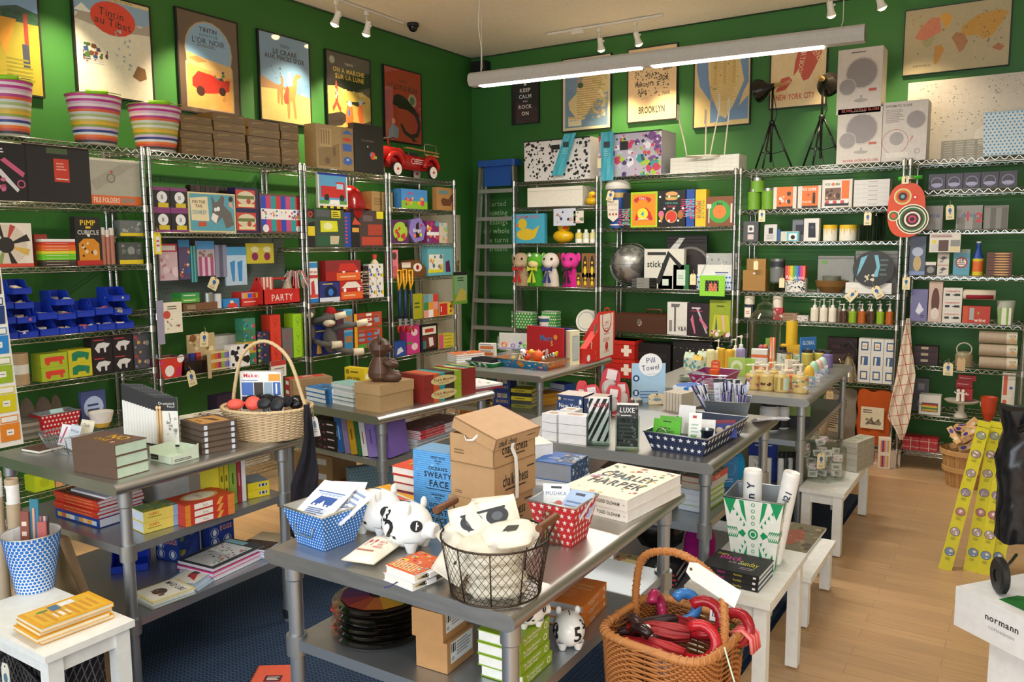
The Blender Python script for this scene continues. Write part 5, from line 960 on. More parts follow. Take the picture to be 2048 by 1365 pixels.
m=MB();m.lathe([(0,0),(.04*s,.0),(.062*s,.025*s),(.064*s,.05*s),(.056*s,.085*s),(.04*s,.12*s),(.033*s,.135*s),(.044*s,.15*s),(.056*s,.175*s),(.055*s,.2*s),(.04*s,.222*s),(.02*s,.233*s),(0,.235*s)],'leather',seg=24);obj('body',m,parent=be)
obj('muzzle',MB().ball(.045*s,0,.175*s,.026*s,'leather',.022*s,.02*s).ball(.07*s,0,.182*s,.006*s,'141010'),parent=be)
for y in(-1,1):
 obj('ear',MB().ball(0,y*.046*s,.225*s,.01*s,'leather',.022*s,.024*s),parent=be)
 obj('arm',MB().tube([(.02*s,y*.042*s,.112*s),(.05*s,y*.054*s,.098*s),(.088*s,y*.04*s,.09*s),(.096*s,y*.036*s,.088*s)],[.016*s,.02*s,.017*s,.008*s],'leather',10),parent=be)
 obj('leg',MB().tube([(.02*s,y*.035*s,.026*s),(.06*s,y*.045*s,.026*s),(.1*s,y*.05*s,.026*s),(.112*s,y*.05*s,.026*s)],[.024*s,.027*s,.024*s,.012*s],'leather',10),parent=be)
st_=MB()
for a in(-1.57,0,1.57,3.14):st_.tube([(r_*s*1.005*math.cos(a),r_*s*1.005*math.sin(a),z_*s)for r_,z_ in((.062,.025),(.064,.05),(.056,.085),(.04,.12),(.033,.135),(.044,.15),(.056,.175),(.055,.2),(.04,.222),(.02,.233))],.0012,'b08a64',4)
obj('stitching',st_,parent=be)
p=G(ZT,(800,800),(849.6,809),(910.6,792),753)
TK='R 0 0 .24 1 8e2a24;R .24 0 .4 1 cc5a28;R .4 0 .54 1 26989c;R .54 0 .8 1 3a2c22;R .8 0 1 1 95b02c;'
boxes(p,1,2,'8e2a24','striped tickle monster boxed kit beside the bear','box',r=TK+'E .52 .5 .35 .36 dcc88c;B Tickle_Monster .52 .56 .22 8a3a2a .55;T Laughter_Kit .52 .34 .14 5a4a30 .4',t='H 95b02c,3a2c22,3a2c22,26989c,cc5a28,cc5a28,8e2a24',name='boxed_kit')
q=p.cell(-.02,p.d+.01,0,p.w,.12,p.h);box(q,'8e2a24','striped tickle monster kit lying behind its twin stack','box',t='H 95b02c,3a2c22,26989c,cc5a28,8e2a24;E .4 .3 .25 .14 dcc88c',name='boxed_kit')
p=G(ZT,(868,778),(916,789),(982,771),774);books(Pl(p.o,p.rz,max(.12,p.w),p.d,.028),2,['f2f0ee','a82838'],'picture book with leaf print cover right of the striped kits',t='N 3 16 .05 d8583a,5a8a4a,e8a03a .1 .1 .9 .9',r='L 1 .2 .3 .9 .7 7a8aa8',spine='r',page='e8c070')
p=G(ZT,(611,800),(650.5,809),(672,799),781);books(Pl(p.o,p.rz,p.w,max(.12,p.d),p.h),3,'2a78b8','blue hardback left of the bear with blue leaf spine',r='S 1f4a78,2a78b8,f0f0f0,2a78b8,1f4a78,f0f0f0',t='N 3 20 .08 7ab8dc,4a98c8,2a3a48;R .5 .3 .7 .6 3a4a58',spine='r',page='e6e8ea')
p=G(ZT,(664,806),(706,815),(725,806),772);books(Pl(p.o,p.rz,p.w,max(.12,p.d),p.h),5,['b8d0c8','f0f0f0','e8eae8','3a7a78','e8eae8'],'pale paper pad between the blue hardbacks and gift box',t='R .05 .05 .95 .95 8cc0b8;N 4 8 .1 a8d0c8',spine='b',page='e2e3e2',jit=.006)
p=G(ZT,(571,792),(590,800),(655,786),762);boxes(Pl(p.o,p.rz,.13,p.d,p.h),1,2,'a5835a','kraft box with red label end, left of the bear table',f='R 0 0 .55 1 b8282c;R .1 .3 .45 .7 e8e0d8',t='R 0 0 .6 .9 c83a30;T PEACE .3 .5 .3 f0e0d8 .5',group='red labelled kraft boxes')
p=G(ZT,(690,768),(729,772),(735,764),738);box(Pl(p.o,p.rz,p.w,.05,p.h),'e2c81e','small yellow souvenir box lettered NEW YORK behind the bear','box',f='B NEW_YORK .45 .3 .3 2a241a .7;C .15 .75 .15 8a7a1a;L 1 .3 .65 .8 .85 6a5a1a;R 0 0 1 .08 2a3a34',r='C .5 .5 .3 f0ead0',t='N 3 6 .1 c8b01a')
p=G(ZT,(640,779),(700,788),(712,775),775);box(Pl(p.o,p.rz,p.w,.1,.012),'d8482c','flat orange-red packet behind the blue hardbacks','packet',t='N 3 20 .08 c8b8a0,8ab8a8,e87050',name='packet')
Z4=.5865
p=G(Z4,(622,893),(675,906),(692,898),845);books(Pl(p.o,p.rz,p.w,.14,p.h),4,'1c1418','black paperback with pink scroll spine under the bear table',f='N 3 8 .16 a8405a,7a3a4a .3 .1 .6 .9;L 1 .65 .3 .9 .7 d8c8c8',spine='f',page='e8eaf0')
p=G2(Z4,(677,906),(782,921),.16,838)
upright(p,[('2a62a8','L 1 .4 .1 .6 .9 8ab8e0','blue book leaning in the upright row under bear table',1.2),('8a7aa8','','mauve thin book right of the blue one'),('c89a1e','L 1 .35 .2 .65 .8 7a5a10','mustard yellow book in the leaning row',1.2),('2a6a3e','','dark green book in the leaning row',.8),('e6e4e0','R .1 .85 .9 .98 24306a;L 1 .4 .1 .6 .8 a86a5a','white spined book with navy top in the leaning row',1),('8f78c0','L 1 .4 .1 .6 .9 6a54a0','thick lilac book near the table leg',1.7),('7a62b4','O .5 .5 .4 .05 5a4490;T Dogs .5 .5 .12 4a3484 .7','lilac book with dark lettered cover at the right end',2)],lean=-.14)
p=G(Z4,(775,890),(832,899),(930,868),876);books(Pl(p.o,p.rz,.2,p.d,.05),7,['e6e8ee','dfe4ea','c8d0d8','e8eaf0','8a9ab0','dfe4ea','d8cc9a'],'thin white magazine in lower pile under bear table',r='N 3 10 .3 c86a6a,6aa08a,d8b060 .4 0 1 1',spine='r',page='dfe2ea',name='magazine',cat='magazine',jit=.006)
q=Pl(p.at(.02,0,.0505),p.rz,.2,p.d*1.0,.045);books(q,5,['b83a4a','c83c48','c83c48','d84a50','c04050'],'red spined magazine, upper pile under bear table',r='R 0 0 .5 1 c83c48;R .5 0 1 1 dfe6ee;L 1 .1 .3 .95 .7 f0e0e0',t='R 0 0 1 1 7a4a5a;N 4 26 .08 7a9a5a,a87a9a,5a3a4a,9a8ab8',spine='r',page='e8e4ea',name='magazine',cat='magazine')
Z5=.3015
p=G(Z5,(640,955),(740,975),(770,960),960);books(Pl(p.o,p.rz,p.w,.25,.02),2,['8a2a50','5ab89a'],'purple and mint folder low under the bear table',page='6ab8a0',name='folder',cat='folder')
p=G(Z5,(645,985),(730,1000),(790,985),985);books(Pl(p.o+V((0,0,0)),p.rz,p.w,.16,.03),2,['b83a28','c88a4a'],'orange-red annual low under the bear table',t='N 3 30 .06 e8e0d0,d85a3a,c89a50',spine='b',name='magazine',cat='magazine')
p=G2(Z5,(560,970),(640,985),.2,900);boxes(Pl(p.o+V((0,.1,0)),p.rz,p.w,.2,.17),1,2,'a88458','brown cardboard carton low under the bear table',f='R .55 .4 .85 .8 e0ddd4',name='carton')
p=G2(Z5,(700,1000),(790,985),.05,925);box(p,'7a96a0','blue gridded packet standing under the bear table','packet',f='D 14 10 .35 5a7a8a',name='packet')
ZT5=ZT
p=GT(.895,(1287,863),(1415,880),(1484,834),ZT)
bin_(p,'14264e','navy tin tray with white stars on the middle table','R 0 0 1 1 14264e;A 8 2 .36 f4f4f6','R 0 0 1 1 14264e;A 12 2 .4 f4f4f6','b8bcc4.k',.10,inner='2a3656')
q=p
def pk(x,y,z,w_,h,c,art,lb,lean=-.25,rz_=0,d=.003,name='packet',cat='packet',grp=None):
 m=bx(MB(),w_,d,h,c,art);return obj(name,m,q.at(q.w*x,q.d*y,z),0,None,lb,cat,grp,rot=(lean,0,q.rz+rz_))
pk(.03,.12,.012,.115,.105,'5cb82c','R .35 .9 .65 .95 2a4a1a;B SafeKey .45 .68 .08 1a3a10 .5;L 2 .2 .5 .9 .6 1a3a10;O .4 .12 .14 .03 c8c8c8','bright green SafeKey packaging card at the front of star tray')
pk(.0,.3,.012,.09,.10,'6cbc44','L 3 .3 .6 .9 .8 3a7a2a','light green card behind the bright green key card',-.3,.15)
pk(.12,.55,.02,.07,.12,'f0f0f6','','white folded leaflet at the back of star tray',-.3,.1)
pk(.56,.2,.012,.05,.135,'f6f6f6','L 4 .2 .3 .8 .7 b0c8b0;R .3 .84 .6 .92 c83a3a','white card with red crest and green tube, in star tray',-.2,.25)
m=MB();m.lathe([(0,0),(.011,0),(.011,.055),(0,.055)],'48b83a',seg=12);obj('green_tube',m,q.at(q.w*.66,q.d*.12,.012),0,None,'green marker tube leaning in the star tray','tube',rot=(-.3,.1,0))
m=MB();m.lathe([(0,.002),(.02,.0),(.03,.05),(.031,.05),(.028,.05),(.019,.004),(0,.004)],'9aa0a6.M',seg=20);obj('metal_pot',m,q.at(q.w*.78,q.d*.3,.03),0,None,'small galvanised pot standing in the star tray','pot')
pk(.42,.25,.015,.06,.085,'e4e6e2.x','','clear bag with charms in the middle of star tray',-.4,0,.02);pk(.48,.4,.02,.09,.09,'f0f2f4','L 3 .2 .3 .8 .6 b8c0c8','white wrapped packet deeper in the star tray',-.6,.3,.012)
pk(.72,.55,.02,.10,.075,'3a4a98','C .3 .4 .2 e8d8c0;C .7 .5 .2 e0c8b0;R 0 .8 1 1 8a3a50','blue boxed figures at the back right of star tray',-.5,.6,.012)
m=MB();m.tube([(.02*math.cos(a),0,.02+.02*math.sin(a))for a in[2*PI*i/16 for i in range(16)]],.0025,'b8b8b4.M',6,True);obj('key_ring',m,q.at(q.w*.25,q.d*.05,.05),q.rz,None,'steel key ring on the green key card','key ring')
p=GT(.93,(1409,803),(1499.5,808),(1510,794),ZT);p.d=max(p.d,.11)
gb=bin_(p,'8f979e.k','galvanised metal bin full of patterned pens, middle table','','R .4 .45 .6 .7 b8bcc0','a8adb2.k',.12,inner='6a7076.k')
rr=random.Random(8);PC=['e8e8f0','2a2a70','c8d0d8','f0f0f4','28285a','8a78b8','3a3a44','b8c8e0','dfe0ea','503a90']
for k in range(26):
 g_=k//9;x=[.16,.5,.78][min(g_,2)];fan=((k%9)-4)/4;x0=x+.035*fan;lean=[-.45,-.05,.06][min(g_,2)]+.12*fan;L_=.165+.02*rr.random()
 o=p.at(p.w*x0,p.d*(.3+.4*rr.random()),.01);m=MB();c1=PC[k%10];m.tube([(0,0,0),(0,0,L_*.72)],.004,c1,6);m.tube([(0,0,L_*.72),(0,0,L_*.74)],.0045,'c8c8c8.M',6);m.tube([(0,0,L_*.74),(0,0,L_)],.0042,PC[(k+3)%10],6)
 m.tube([(.005,0,L_*.8),(.006,0,L_*.98)],.001,'d8d8d8.M',4)
 obj('pen',m,o,0,None,'slim patterned pen in the %s bunch of the galvanised bin'%('left leaning','middle','right')[min(g_,2)],'pen','pens in the %s bunch of galvanised bin'%('left','middle','right')[min(g_,2)],rot=(-.1+.1*rr.random(),lean,p.rz))
for k in range(4):pk2=obj('card_box',bx(MB(),.028,.02,.175,'e6e6ee','R 0 .9 1 1 26262e;L 3 .2 .4 .8 .8 c0c0d0'),p.at(p.w*.2+.03*k,p.d*.85,.012),0,None,'tall white carton behind the pens, %s'%['leftmost','second from left','third from left','rightmost'][k],'carton','tall white cartons behind the pens',rot=(-.05,-.1,p.rz))
for(x0,x1,xr,yb,yt,art,lb)in((1174,1219,1235,892,799,'P 1a1a1c 0 .1 0 .25 .75 1 .95 1;P 1a1a1c 0 .42 0 .58 .45 1 .6 1;P 1a1a1c 0 .74 0 .9 .1 1 .25 1;P 1a1a1c .15 0 .0 0 0 .0 1 .95 1 .8;P 1a1a1c .4 0 .55 0 1 .5 1 .62;P 1a1a1c .75 0 .88 0 1 .12 1 .28;B LUXE .6 .85 .09 b83040 .7','diagonal striped LUXE city guide'),(1230,1278,1294,903,812,'R 0 0 1 1 3a3a3c;N 4 60 .08 6a6a6c,8a8a8c,1c1c1e,2a2a2c;L 6 .1 .05 .9 .6 5a5a5c;B LUXE .5 .88 .12 e8e8e8 .7;L 1 .2 .72 .8 .78 d0d0d0','dark grey damask LUXE city guide')):
 p=G2(ZT,(x0,yb),(x1,yb+2),.06,yt);m=MB();w_,d,h=p.w,p.d,p.h
 for e in((0,0,w_,.003),(0,d-.003,w_,d),(0,0,.003,d),(w_-.003,0,w_,d)):m.box(e[0],e[1],0,e[2],e[3],h*.72,'e8f0ec.x')
 m.box(.003,.003,0,w_-.003,d-.003,.018,'e2ebe6.x');obj('acrylic_holder',m,p.o,p.rz,None,'clear acrylic stand holding the '+lb+'s','stand')
 for k in range(5):box(p.cell(.005,.006+.009*k,.0185,w_-.01,.0075,h-.0185),'eceaea',lb+', '+['front one in its stand','second in its stand','third in its stand','fourth in its stand','rearmost in its stand'][k],'guide',art if k==0 else '',name='city_guide',group=lb+'s')
for(a_,b_,c_,yt,n,lb)in(((1084,879),(1113,884),(1124,876),830,3,'left column'),((1117,885),(1172,891),(1180,878),834,3,'front column'),((1120,868),(1150,872),(1160,862),822,3,'rear column')):
 p=G(ZT,a_,b_,c_,yt);p.d=.07
 for k in range(n):box(p.cell(0,0,k*p.h/n,p.w,p.d,p.h/n-.002),'eceaec','white slipcased card box with oval mark, %s, %s'%(lb,['bottom','middle','top'][k]),'box',t='E .5 .5 .3 .25 c8a890' if k==n-1 else '',name='card_box',group='white slipcased card boxes')
p=GT(.93,(1114,789),(1166,794),(1180,785),ZT);NY='R 0 .35 1 .95 23396e;T CITY_WALKS .45 .82 .07 c8d0e0 .4;T New_York .5 .55 .2 f4f4f4 .85;R 0 0 1 .32 e8eaf2;L 1 .05 .12 .9 .22 b0b8c8;C .1 .84 .07 e0c070;E .9 .75 .05 .12 f0f0f0'
box(p,'23396e','navy boxed card deck lettered New York, left on middle table','box',NY,t='R 0 0 1 1 e0d4c8',name='card_deck')
p=GT(.925,(1168,797),(1200,800),(1216,789),ZT);box(p,'1f2c52','dark navy boxed card deck right of the New York deck','box','C .4 .7 .2 d0d4e0;C .5 .2 .16 b8bcc8',t='R 0 0 1 1 c8b0a8',name='card_deck')
for k,(x,y0,y1,ww,dz)in enumerate(((1158,752,815,24,0),(1190,760,818,34,0),(1222,762,820,32,0),(1213,727,790,40,.03),(1247,756,806,30,0),(1172,765,800,24,0))):
 P=onz(ZT+dz+.02,x,y1+3);w_=(slv(P,RT,'x',x+ww/2)-slv(P,RT,'x',x-ww/2)).length;zt_=slv(P,(0,0,1),'y',y0).z-P.z;rot_=(-.2,[.1,-.15,.12,.2,-.1,-.2][k],.45)
 def rr2(s,y,c,m,th):
  pts=[(s*w_/2*math.copysign(abs(math.cos(a))**.5,math.cos(a)),zt_/2+s*zt_/2*math.copysign(abs(math.sin(a))**.7,math.sin(a)))for a in[2*PI*i/24 for i in range(24)]]
  m.add([(u,y,v_)for u,v_ in pts]+[(u,y+th,v_)for u,v_ in pts],[tuple(range(23,-1,-1)),tuple(range(24,48))]+[(i,(i+1)%24,24+(i+1)%24,24+i)for i in range(24)],c)
 m=MB();rr2(.95,0,'d02c38',m,.002);rr2(1.04,.0022,'f2e4e4.x',m,.001);o=obj('blister_pack',m,P-V((0,0,.02)),0,None,'red blister pack with clear lid, %s'%['leftmost on the middle table','second from the left in front','third from left in front','tallest one standing behind','rightmost of the pile','half hidden at the back left'][k],'pack','red blister packs',rot=rot_)
 m=MB();m.T=Matrix.Translation((0,-.004,zt_*.36))@Matrix.Rotation(PI/2,4,'X');m.lathe([(w_*.36,0),(w_*.37,.01),(w_*.25,.018),(0,.02)],'cfc8c6.g',seg=18,sy=1.25);m.box(-w_*.25,w_*.45,.003,w_*.25,w_*.95,.004,'e8dcdc');obj('glass_lid',m,parent=o)
P=onz(ZT,1300,806);w_=(slv(P,RT,'x',1330)-slv(P,RT,'x',1263)).length;h=slv(P,(0,0,1),'y',727).z-P.z;P=slv(P,RT,'x',1263);rz_=math.atan2(RT.y,RT.x)
m=bx(MB(),w_,.004,h,'a9cbe6','R 0 0 1 1 acd0ea;C .13 .62 .1 1f4f8a;C .13 .62 .05 e8f0f8;C .13 .25 .1 1f4f8a;R .09 .2 .17 .3 e8f0f8;L 3 .25 .1 .9 .32 5a86b4');m.T=Matrix.Translation((w_*.55,-.002,h*.96))@Matrix.Rotation(PI/2,4,'X');m.lathe([(0,.003),(w_*.345,.003),(w_*.345,0),(0,0)],'f7f8f9',seg=32);m.T=None
m.art((w_*.2,-.0053,h*.62),(1,0,0),(0,0,1),w_*.7,h*.7,'T Pill .5 .66 .2 4a4a78 .5 6;T Towel .5 .4 .2 3a3a6c .75 6;T compressed .55 .16 .06 a8c8e8 .5 6')
sg=obj('display_sign',m,V((P.x,P.y,ZT)),rz_,None,'pale blue pill towel sign with big white disc, middle table','sign')
tagcard(onz(ZT+.0565,1314,788),rz_,.085,.055,'large cream tag with blue ribbon drawing before the pill towel sign',c='ecdcb8',art='P 7a9aa8 .2 .4 .4 .6 .7 .55 .8 .4 .5 .3;L 2 .3 .65 .7 .8 b09a70;C .06 .5 .06 b0704a',strz=0)
P=onz(ZT,1271,808);m=MB();m.lathe([(0,0),(.032,0),(.034,.018),(.036,.018),(.036,.02),(0,.02)],'b8bcbc.M',seg=24)
o=obj('round_tin',m,P,0,None,'round silver tin heaped with white pill towels','tin')
for k in range(12):
 a=k*2.4;r_=.008*math.sqrt(k);obj('pill_towel',MB().lathe([(0,0),(.0075,.001),(.008,.004),(.0075,.008),(0,.009)],'f4f2ee',seg=10),P+V((r_*math.cos(a),r_*math.sin(a),.0205+.004*(k<4))),0,None,'white compressed towel tablet in the round silver tin','towel tablet','pill towels in silver tin')
p=G(ZT,(1326,820),(1363,826),(1372,817),789);boxes(p,6,1,'cfc4b4','grey-beige card packet standing in row behind star tray','packet',name='card_packet',group='beige card packets behind star tray')
p=G(ZT,(1345,811),(1385,817),(1401,806),777);boxes(p,1,2,'eef0f6','white gift box with blue band behind the star tray',f='R .55 0 .8 1 2a78d0;R .1 .3 .3 .7 b8c8e8',t='E .3 .5 .4 .5 3a6cc0;R .6 0 .8 1 2a78d0',group='white boxes with blue band')
for k in range(9):
 P=onz(ZT+.003+.0035*k,1506+1.2*k,843-.6*k);m=bx(MB(),.03,.15,.0022,['e8e8ea','c8b090','d0d4e0'][k%3],t='R .1 .1 .9 .5 b8b8c8;L 3 .1 .6 .9 .9 8a8a9a');obj('postcard',m,P+V((-.012,.0,0)),-.5-.05*k,None,'fanned postcard at right edge of the middle table, '+['lowest','second lowest','third lowest','fourth lowest','fifth lowest','sixth lowest','third highest','second highest','highest'][k],'postcard','fanned postcards')
p=GT(.895,(1376,748),(1452,754),(1480,740),ZT)
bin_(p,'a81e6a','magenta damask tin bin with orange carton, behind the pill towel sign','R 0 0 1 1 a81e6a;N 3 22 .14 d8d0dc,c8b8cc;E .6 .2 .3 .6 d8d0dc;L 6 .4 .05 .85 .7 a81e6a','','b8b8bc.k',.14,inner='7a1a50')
q=p;m=MB();w_,h=.052,.085;pts=[(-.5,0),(.5,0),(.5,.8)]+[(.5*math.cos(a),.8+.2*math.sin(a))for a in[PI*i/10 for i in range(1,10)]]+[(-.5,.8)]
m.prism([(x*w_,y*h)for x,y in pts],0,.004,'e8601c');m.art((-w_/2,0,.004),(1,0,0),(0,1,0),w_,h,'B Yu-Be .5 .82 .1 f8e8d8 .6;R .2 .45 .8 .62 f0a070;L 2 .2 .3 .8 .5 b84a1c',.0004)
m2=m;P=q.at(q.w*.48,q.d*.6,.055);o=obj('counter_display',m2,P,0,None,'orange rounded cardboard display lettered Yu-Be in the magenta bin','display',rot=(PI/2,0,q.rz))
obj('tray',MB().box(-w_/2,-.0,.004,w_/2,.03,.034,'ea6622'),parent=o)
for k in range(5):box(Pl(q.at(q.w*.06+.006*k,q.d*.1+.016*k,.02),q.rz-.4,.042,.003,.07-.004*k),['c8c4d8','dcd8e4'][k%2],'lilac patterned card at left of the magenta bin, '+['front','second','third','fourth','rear'][k],'card','N 3 9 .1 a898c0',name='patterned_card',group='lilac cards in the magenta bin')
for(x0,x1,yb,yt,c_,art,lb)in((1456,1490,752,716,'b2d060','E .5 .5 .35 .35 e0ecc0;E .5 .45 .2 .2 b2d060','lime green card sachet with white oval, front of its row'),(1484,1500,748,720,'a4cc58','','lime green card sachet, behind the first'),(1492,1508,745,718,'a8d060','','lime green card sachet, rearmost in its row')):
 p_=G2(ZT,(x0,yb),(x1,yb+1),.01,yt);box(p_,c_,lb,'sachet',art,name='card_sachet',lean=.08)
for(x,y,xr,yt)in((1462,758,1475,742),(1446,765,1459,752)):
 c,r_,h=GC(ZT,x,y,xr,yt);can(c,r_,h,'c8ccc8.k','small shallow silver tin %s the lime sachets'%('before' if x>1450 else 'left of the one before'),lid='dfe4e0')
c,r_,h=GC(ZT,1450,712,1464,690)
for k,(x,y,yt)in enumerate(((1376,714,684),(1392,716,690),(1402,712,682))):
 p_=G2(ZT,(x-9,y+26),(x+9,y+28),.04,yt+22);m=bx(MB(),p_.w,p_.d,p_.h*.7,'d8dcc8','N 3 8 .2 c8a050,5aa0a0');w_,d,h=p_.w,p_.d,p_.h;m.add([(0,0,h*.7),(w_,0,h*.7),(w_,d,h*.7),(0,d,h*.7),(0,d/2,h),(w_,d/2,h)],[(0,1,5,4),(3,4,5,2),(1,2,5),(0,4,3)],'c8a84a' if k%2 else 'b8c8b0');m.ball(w_/2,d/2,h+.006,.007,'e0d8b8',seg=8,rings=6)
 obj('gable_carton',m,p_.o,p_.rz,None,'small gable-top carton with round seal, %s of three at the table back'%['left','middle','right'][k],'carton')
c,r_,h=GC(ZT,1362,758,1392,752)
for k in range(5):obj('glass_dish',MB().lathe([(0,0),(.05,.001),(.06,.005),(.061,.006),(.05,.003),(0,.002)],'dfe2dc.x',seg=24),onz(ZT,1362,768)+V((0,.12,.006*k)),0,None,'clear glass dish in low pile behind the pill towel sign','dish','clear glass dishes')
Z6=.5635
p=G(Z6,(1362,1020),(1412,1030),(1456,1000),985);
books(Pl(p.o+V((-.02,0,0)),p.rz,max(p.w,.11),p.d,p.h),4,['dfe2e8','e8e8ee','b8d88a','c8d8f0'],'large paperback in lower pile under the middle table',r='R 0 0 1 1 dfe6e0;R 0 0 1 .4 9ac84a',spine='r',page='dde4f2',jit=.005)
q=Pl(p.at(.0,.0,p.h+.0005),p.rz,max(p.w,.11)*.98,p.d*.95,.05);books(q,2,['d8584a','cfd2d8'],'cookbook with red spine, upper pile under the middle table',r='B Sound .5 .5 .5 f0d8d0 .6',t='R 0 0 1 1 d8cfb8;N 3 30 .05 7a8a8a,4a5a5a,c86a4a;B BEYOND .4 .5 .1 2a3a3a .7',spine='r',page='cdbfa8')
p=G2(Z6,(1440,975),(1497,972),.1,905);m=MB();m.ball(p.w*.62,.05,p.h*.5,p.w*.40,'1c8fcc.r',.045,p.h*.5,bump=lambda a,t:.03*math.sin(9*t+5*a));m.box(0,-.005,0,p.w*.6,.001,p.h*.9,'2a7fc0');m.art((0,-.005,0),(1,0,0),(0,0,1),p.w*.6,p.h*.9,'O .5 .6 .36 .01 a8d8f0;L 2 .1 .15 .9 .3 9ad0f0')
obj('plush_pack',m,p.o,p.rz,None,'bright blue fuzzy plush in a bag under the middle table','plush')
p=G2(.3,(1392,1160),(1440,1150),.12,1035);m=MB();m.ball(p.w*.5,.06,p.h*.5,p.w*.56,'b01c86.r',.06,p.h*.48,bump=lambda a,t:.03*math.sin(7*t+3*a));obj('plush_pack',m,V((p.o.x,p.o.y,.292)),p.rz,None,'magenta fuzzy ball toy in clear bag beside the green bin','plush')
p=G2(Z6-.27,(1262,1110),(1372,1118),.2,1030);m=MB();m.ball(p.w*.5,.1,p.h*.52,p.w*.5,'121214.g',.1,p.h*.5,bump=lambda a,t:.06*math.sin(5*t+4*a)+.03*math.sin(11*t));obj('plastic_bag',m,V((p.o.x,p.o.y,.293)),p.rz,None,'shiny black plastic-wrapped bundle under the middle table','bundle')
p=G(.292,(1285,1165),(1353,1177),(1368,1160),1148);p.d=max(p.d,.16)
books(p,3,'17171a','black game book with small red mark, low under middle table',f='L 1 .1 .3 .6 .7 b8b8b8;R .85 .3 .95 .7 c83040',t='R .1 .1 .9 .9 2a2c30;R .4 .5 .6 .8 0a0a0a;L 3 .3 .2 .7 .6 8a8c90',spine='f',page='d8d8dc')
p=G(.292,(1205,1150),(1262,1162),(1290,1140),1146);p.w=max(p.w,.14);p.d=max(p.d,.18);books(p,1,'d8c890','cream book with brown bird prints left of black game books',t='N 3 12 .12 9a5a4a,b07a5a,a86a50',page='e6dcbc',spine='b')
p=G(.292,(1180,1130),(1215,1135),(1235,1120),1090);box(Pl(p.o,p.rz,.1,.1,p.h),'e6e8f4','pale white carton deep under the middle table','carton',name='carton')
p=G2(Z6,(1200,945),(1350,962),.25,925);books(Pl(p.o,p.rz,p.w,.2,.02),2,['26242a','c8ccd0'],'dark picture book under the middle table shelf',t='N 3 14 .1 4a3a3a,8a4a4a',spine='b')
ZS1=.4515
p=G(ZS1,(1402,1160),(1516,1186),(1541,1150),1154)
BLK='T black .35 .5 .5 d8389a .3;T Sunday .64 .5 .4 d8c83a .2;R .9 .3 .95 .7 e8e8e8;L 1 .03 .3 .12 .7 b8b8b8'
books(p,3,'18161a','black hardback with pink and yellow lettering',f=BLK,t='T black .34 .68 .26 d8389a .4 ;T Sunday .7 .5 .22 d8d03a .35;T in_the_white .5 .45 .1 b8b8c8 .3;L 2 .6 .15 .9 .3 9a8a9a;T Complete .15 .8 .1 d8d03a .2',spine='f',page='dfe8ee',jit=.004)
A=onz(.715,1447,993);B_=onz(.715,1567,1010);C_=onz(.715,1592,978);u=(B_-A);w_=u.length;u.normalize();dv=V((-u.y,u.x,0));
p=Pl(V((A.x,A.y,ZS1)),math.atan2(u.y,u.x),w_,abs((C_-B_).dot(dv)),.715-ZS1)
GN='R 0 0 1 1 eef1ea;O .5 .5 .1 .035 159a5e;C .5 .5 .045 159a5e;'
for sx in(-1,1):
 for sy in(-1,1):
  GN+='P 159a5e %f %f %f %f %f %f;'%(.5+sx*.5,.5+sy*.5,.5+sx*.28,.5+sy*.5,.5+sx*.42,.5+sy*.25)
  GN+='P 159a5e %f %f %f %f %f %f %f %f;'%(.5+sx*.16,.5+sy*.48,.5+sx*.24,.5+sy*.48,.5+sx*.2,.5+sy*.3,.5+sx*.12,.5+sy*.16)
  for k in range(5):GN+='P 159a5e %f %f %f %f %f %f;'%(.5+sx*(.14+.06*k),.5+sy*(.12+.07*k),.5+sx*(.19+.06*k),.5+sy*(.10+.07*k),.5+sx*(.17+.06*k),.5+sy*(.17+.07*k))
for s_ in(-1,1):
 GN+='P 159a5e %f .5 %f .56 %f .5 %f .44;'%(.5+s_*.14,.5+s_*.2,.5+s_*.3,.5+s_*.2)
 for k in range(5):GN+='P 159a5e %f .5 %f .58 %f .57;P 159a5e %f .5 %f .42 %f .43;'%((.5+s_*(.28+.04*k),.5+s_*(.32+.04*k),.5+s_*(.35+.04*k))*2)
 for k in range(4):GN+='O .5 %f .035 .012 159a5e;'%(.5+s_*(.16+.09*k))
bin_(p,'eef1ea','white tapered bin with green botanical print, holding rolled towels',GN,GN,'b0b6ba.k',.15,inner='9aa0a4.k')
for(x,y,r_,h,lean,art,lb)in((.38,.5,.034,.335,0,'T yn .5 .75 .1 2a3050 .6 90','rolled white towel with navy letters standing in the green bin'),(.78,.45,.03,.35,.16,'L 3 .6 .5 .8 .7 5a6480','rolled white towel leaning right in the green bin')):
 m=MB().lathe([(0,0),(r_*.9,0),(r_,.02),(r_,h-.01),(r_*.92,h),(r_*.6,h-.002),(0,h-.01)],'f2f1ee',seg=18);m.art((-r_*.6,-r_-.0012,h*.55),(1,0,0),(0,0,1),r_*1.2,h*.4,'B Y .5 .75 .2 2a3050 .5 90;B n .5 .45 .22 2a3050 .5 90;T Z_O .5 .15 .1 2a3050 .5 90' if lean==0 else 'B 121 .6 .5 .16 2a3050 .6 80',0);
 obj('rolled_towel',m,p.at(p.w*x,p.d*y,.012),0,None,lb,'towel',rot=(0,lean,p.rz))
p=GT(.25,(1560,1100),(1611,1110),(1643,1055),.236);book(Pl(p.at(-.06),p.rz,p.w+.06,p.d,.014),'e9e9e4','flat picture book with dark rocky photo cover on low white table',t='R 0 0 1 1 6a6248;N 3 40 .08 8a7a58,4a4030,9a8a68,5a5238;P 8a4a34 .15 .3 .2 .7 .5 .8 .7 .5 .5 .2;N 6 16 .06 a86a4a,7a3a2a .2 .3 .6 .75',spine='b',page='f0f0f0')
Z7=.5845
p=G2(Z7,(1500,912),(1540,914),.004,914)
P=onz(.292,1520,1010);
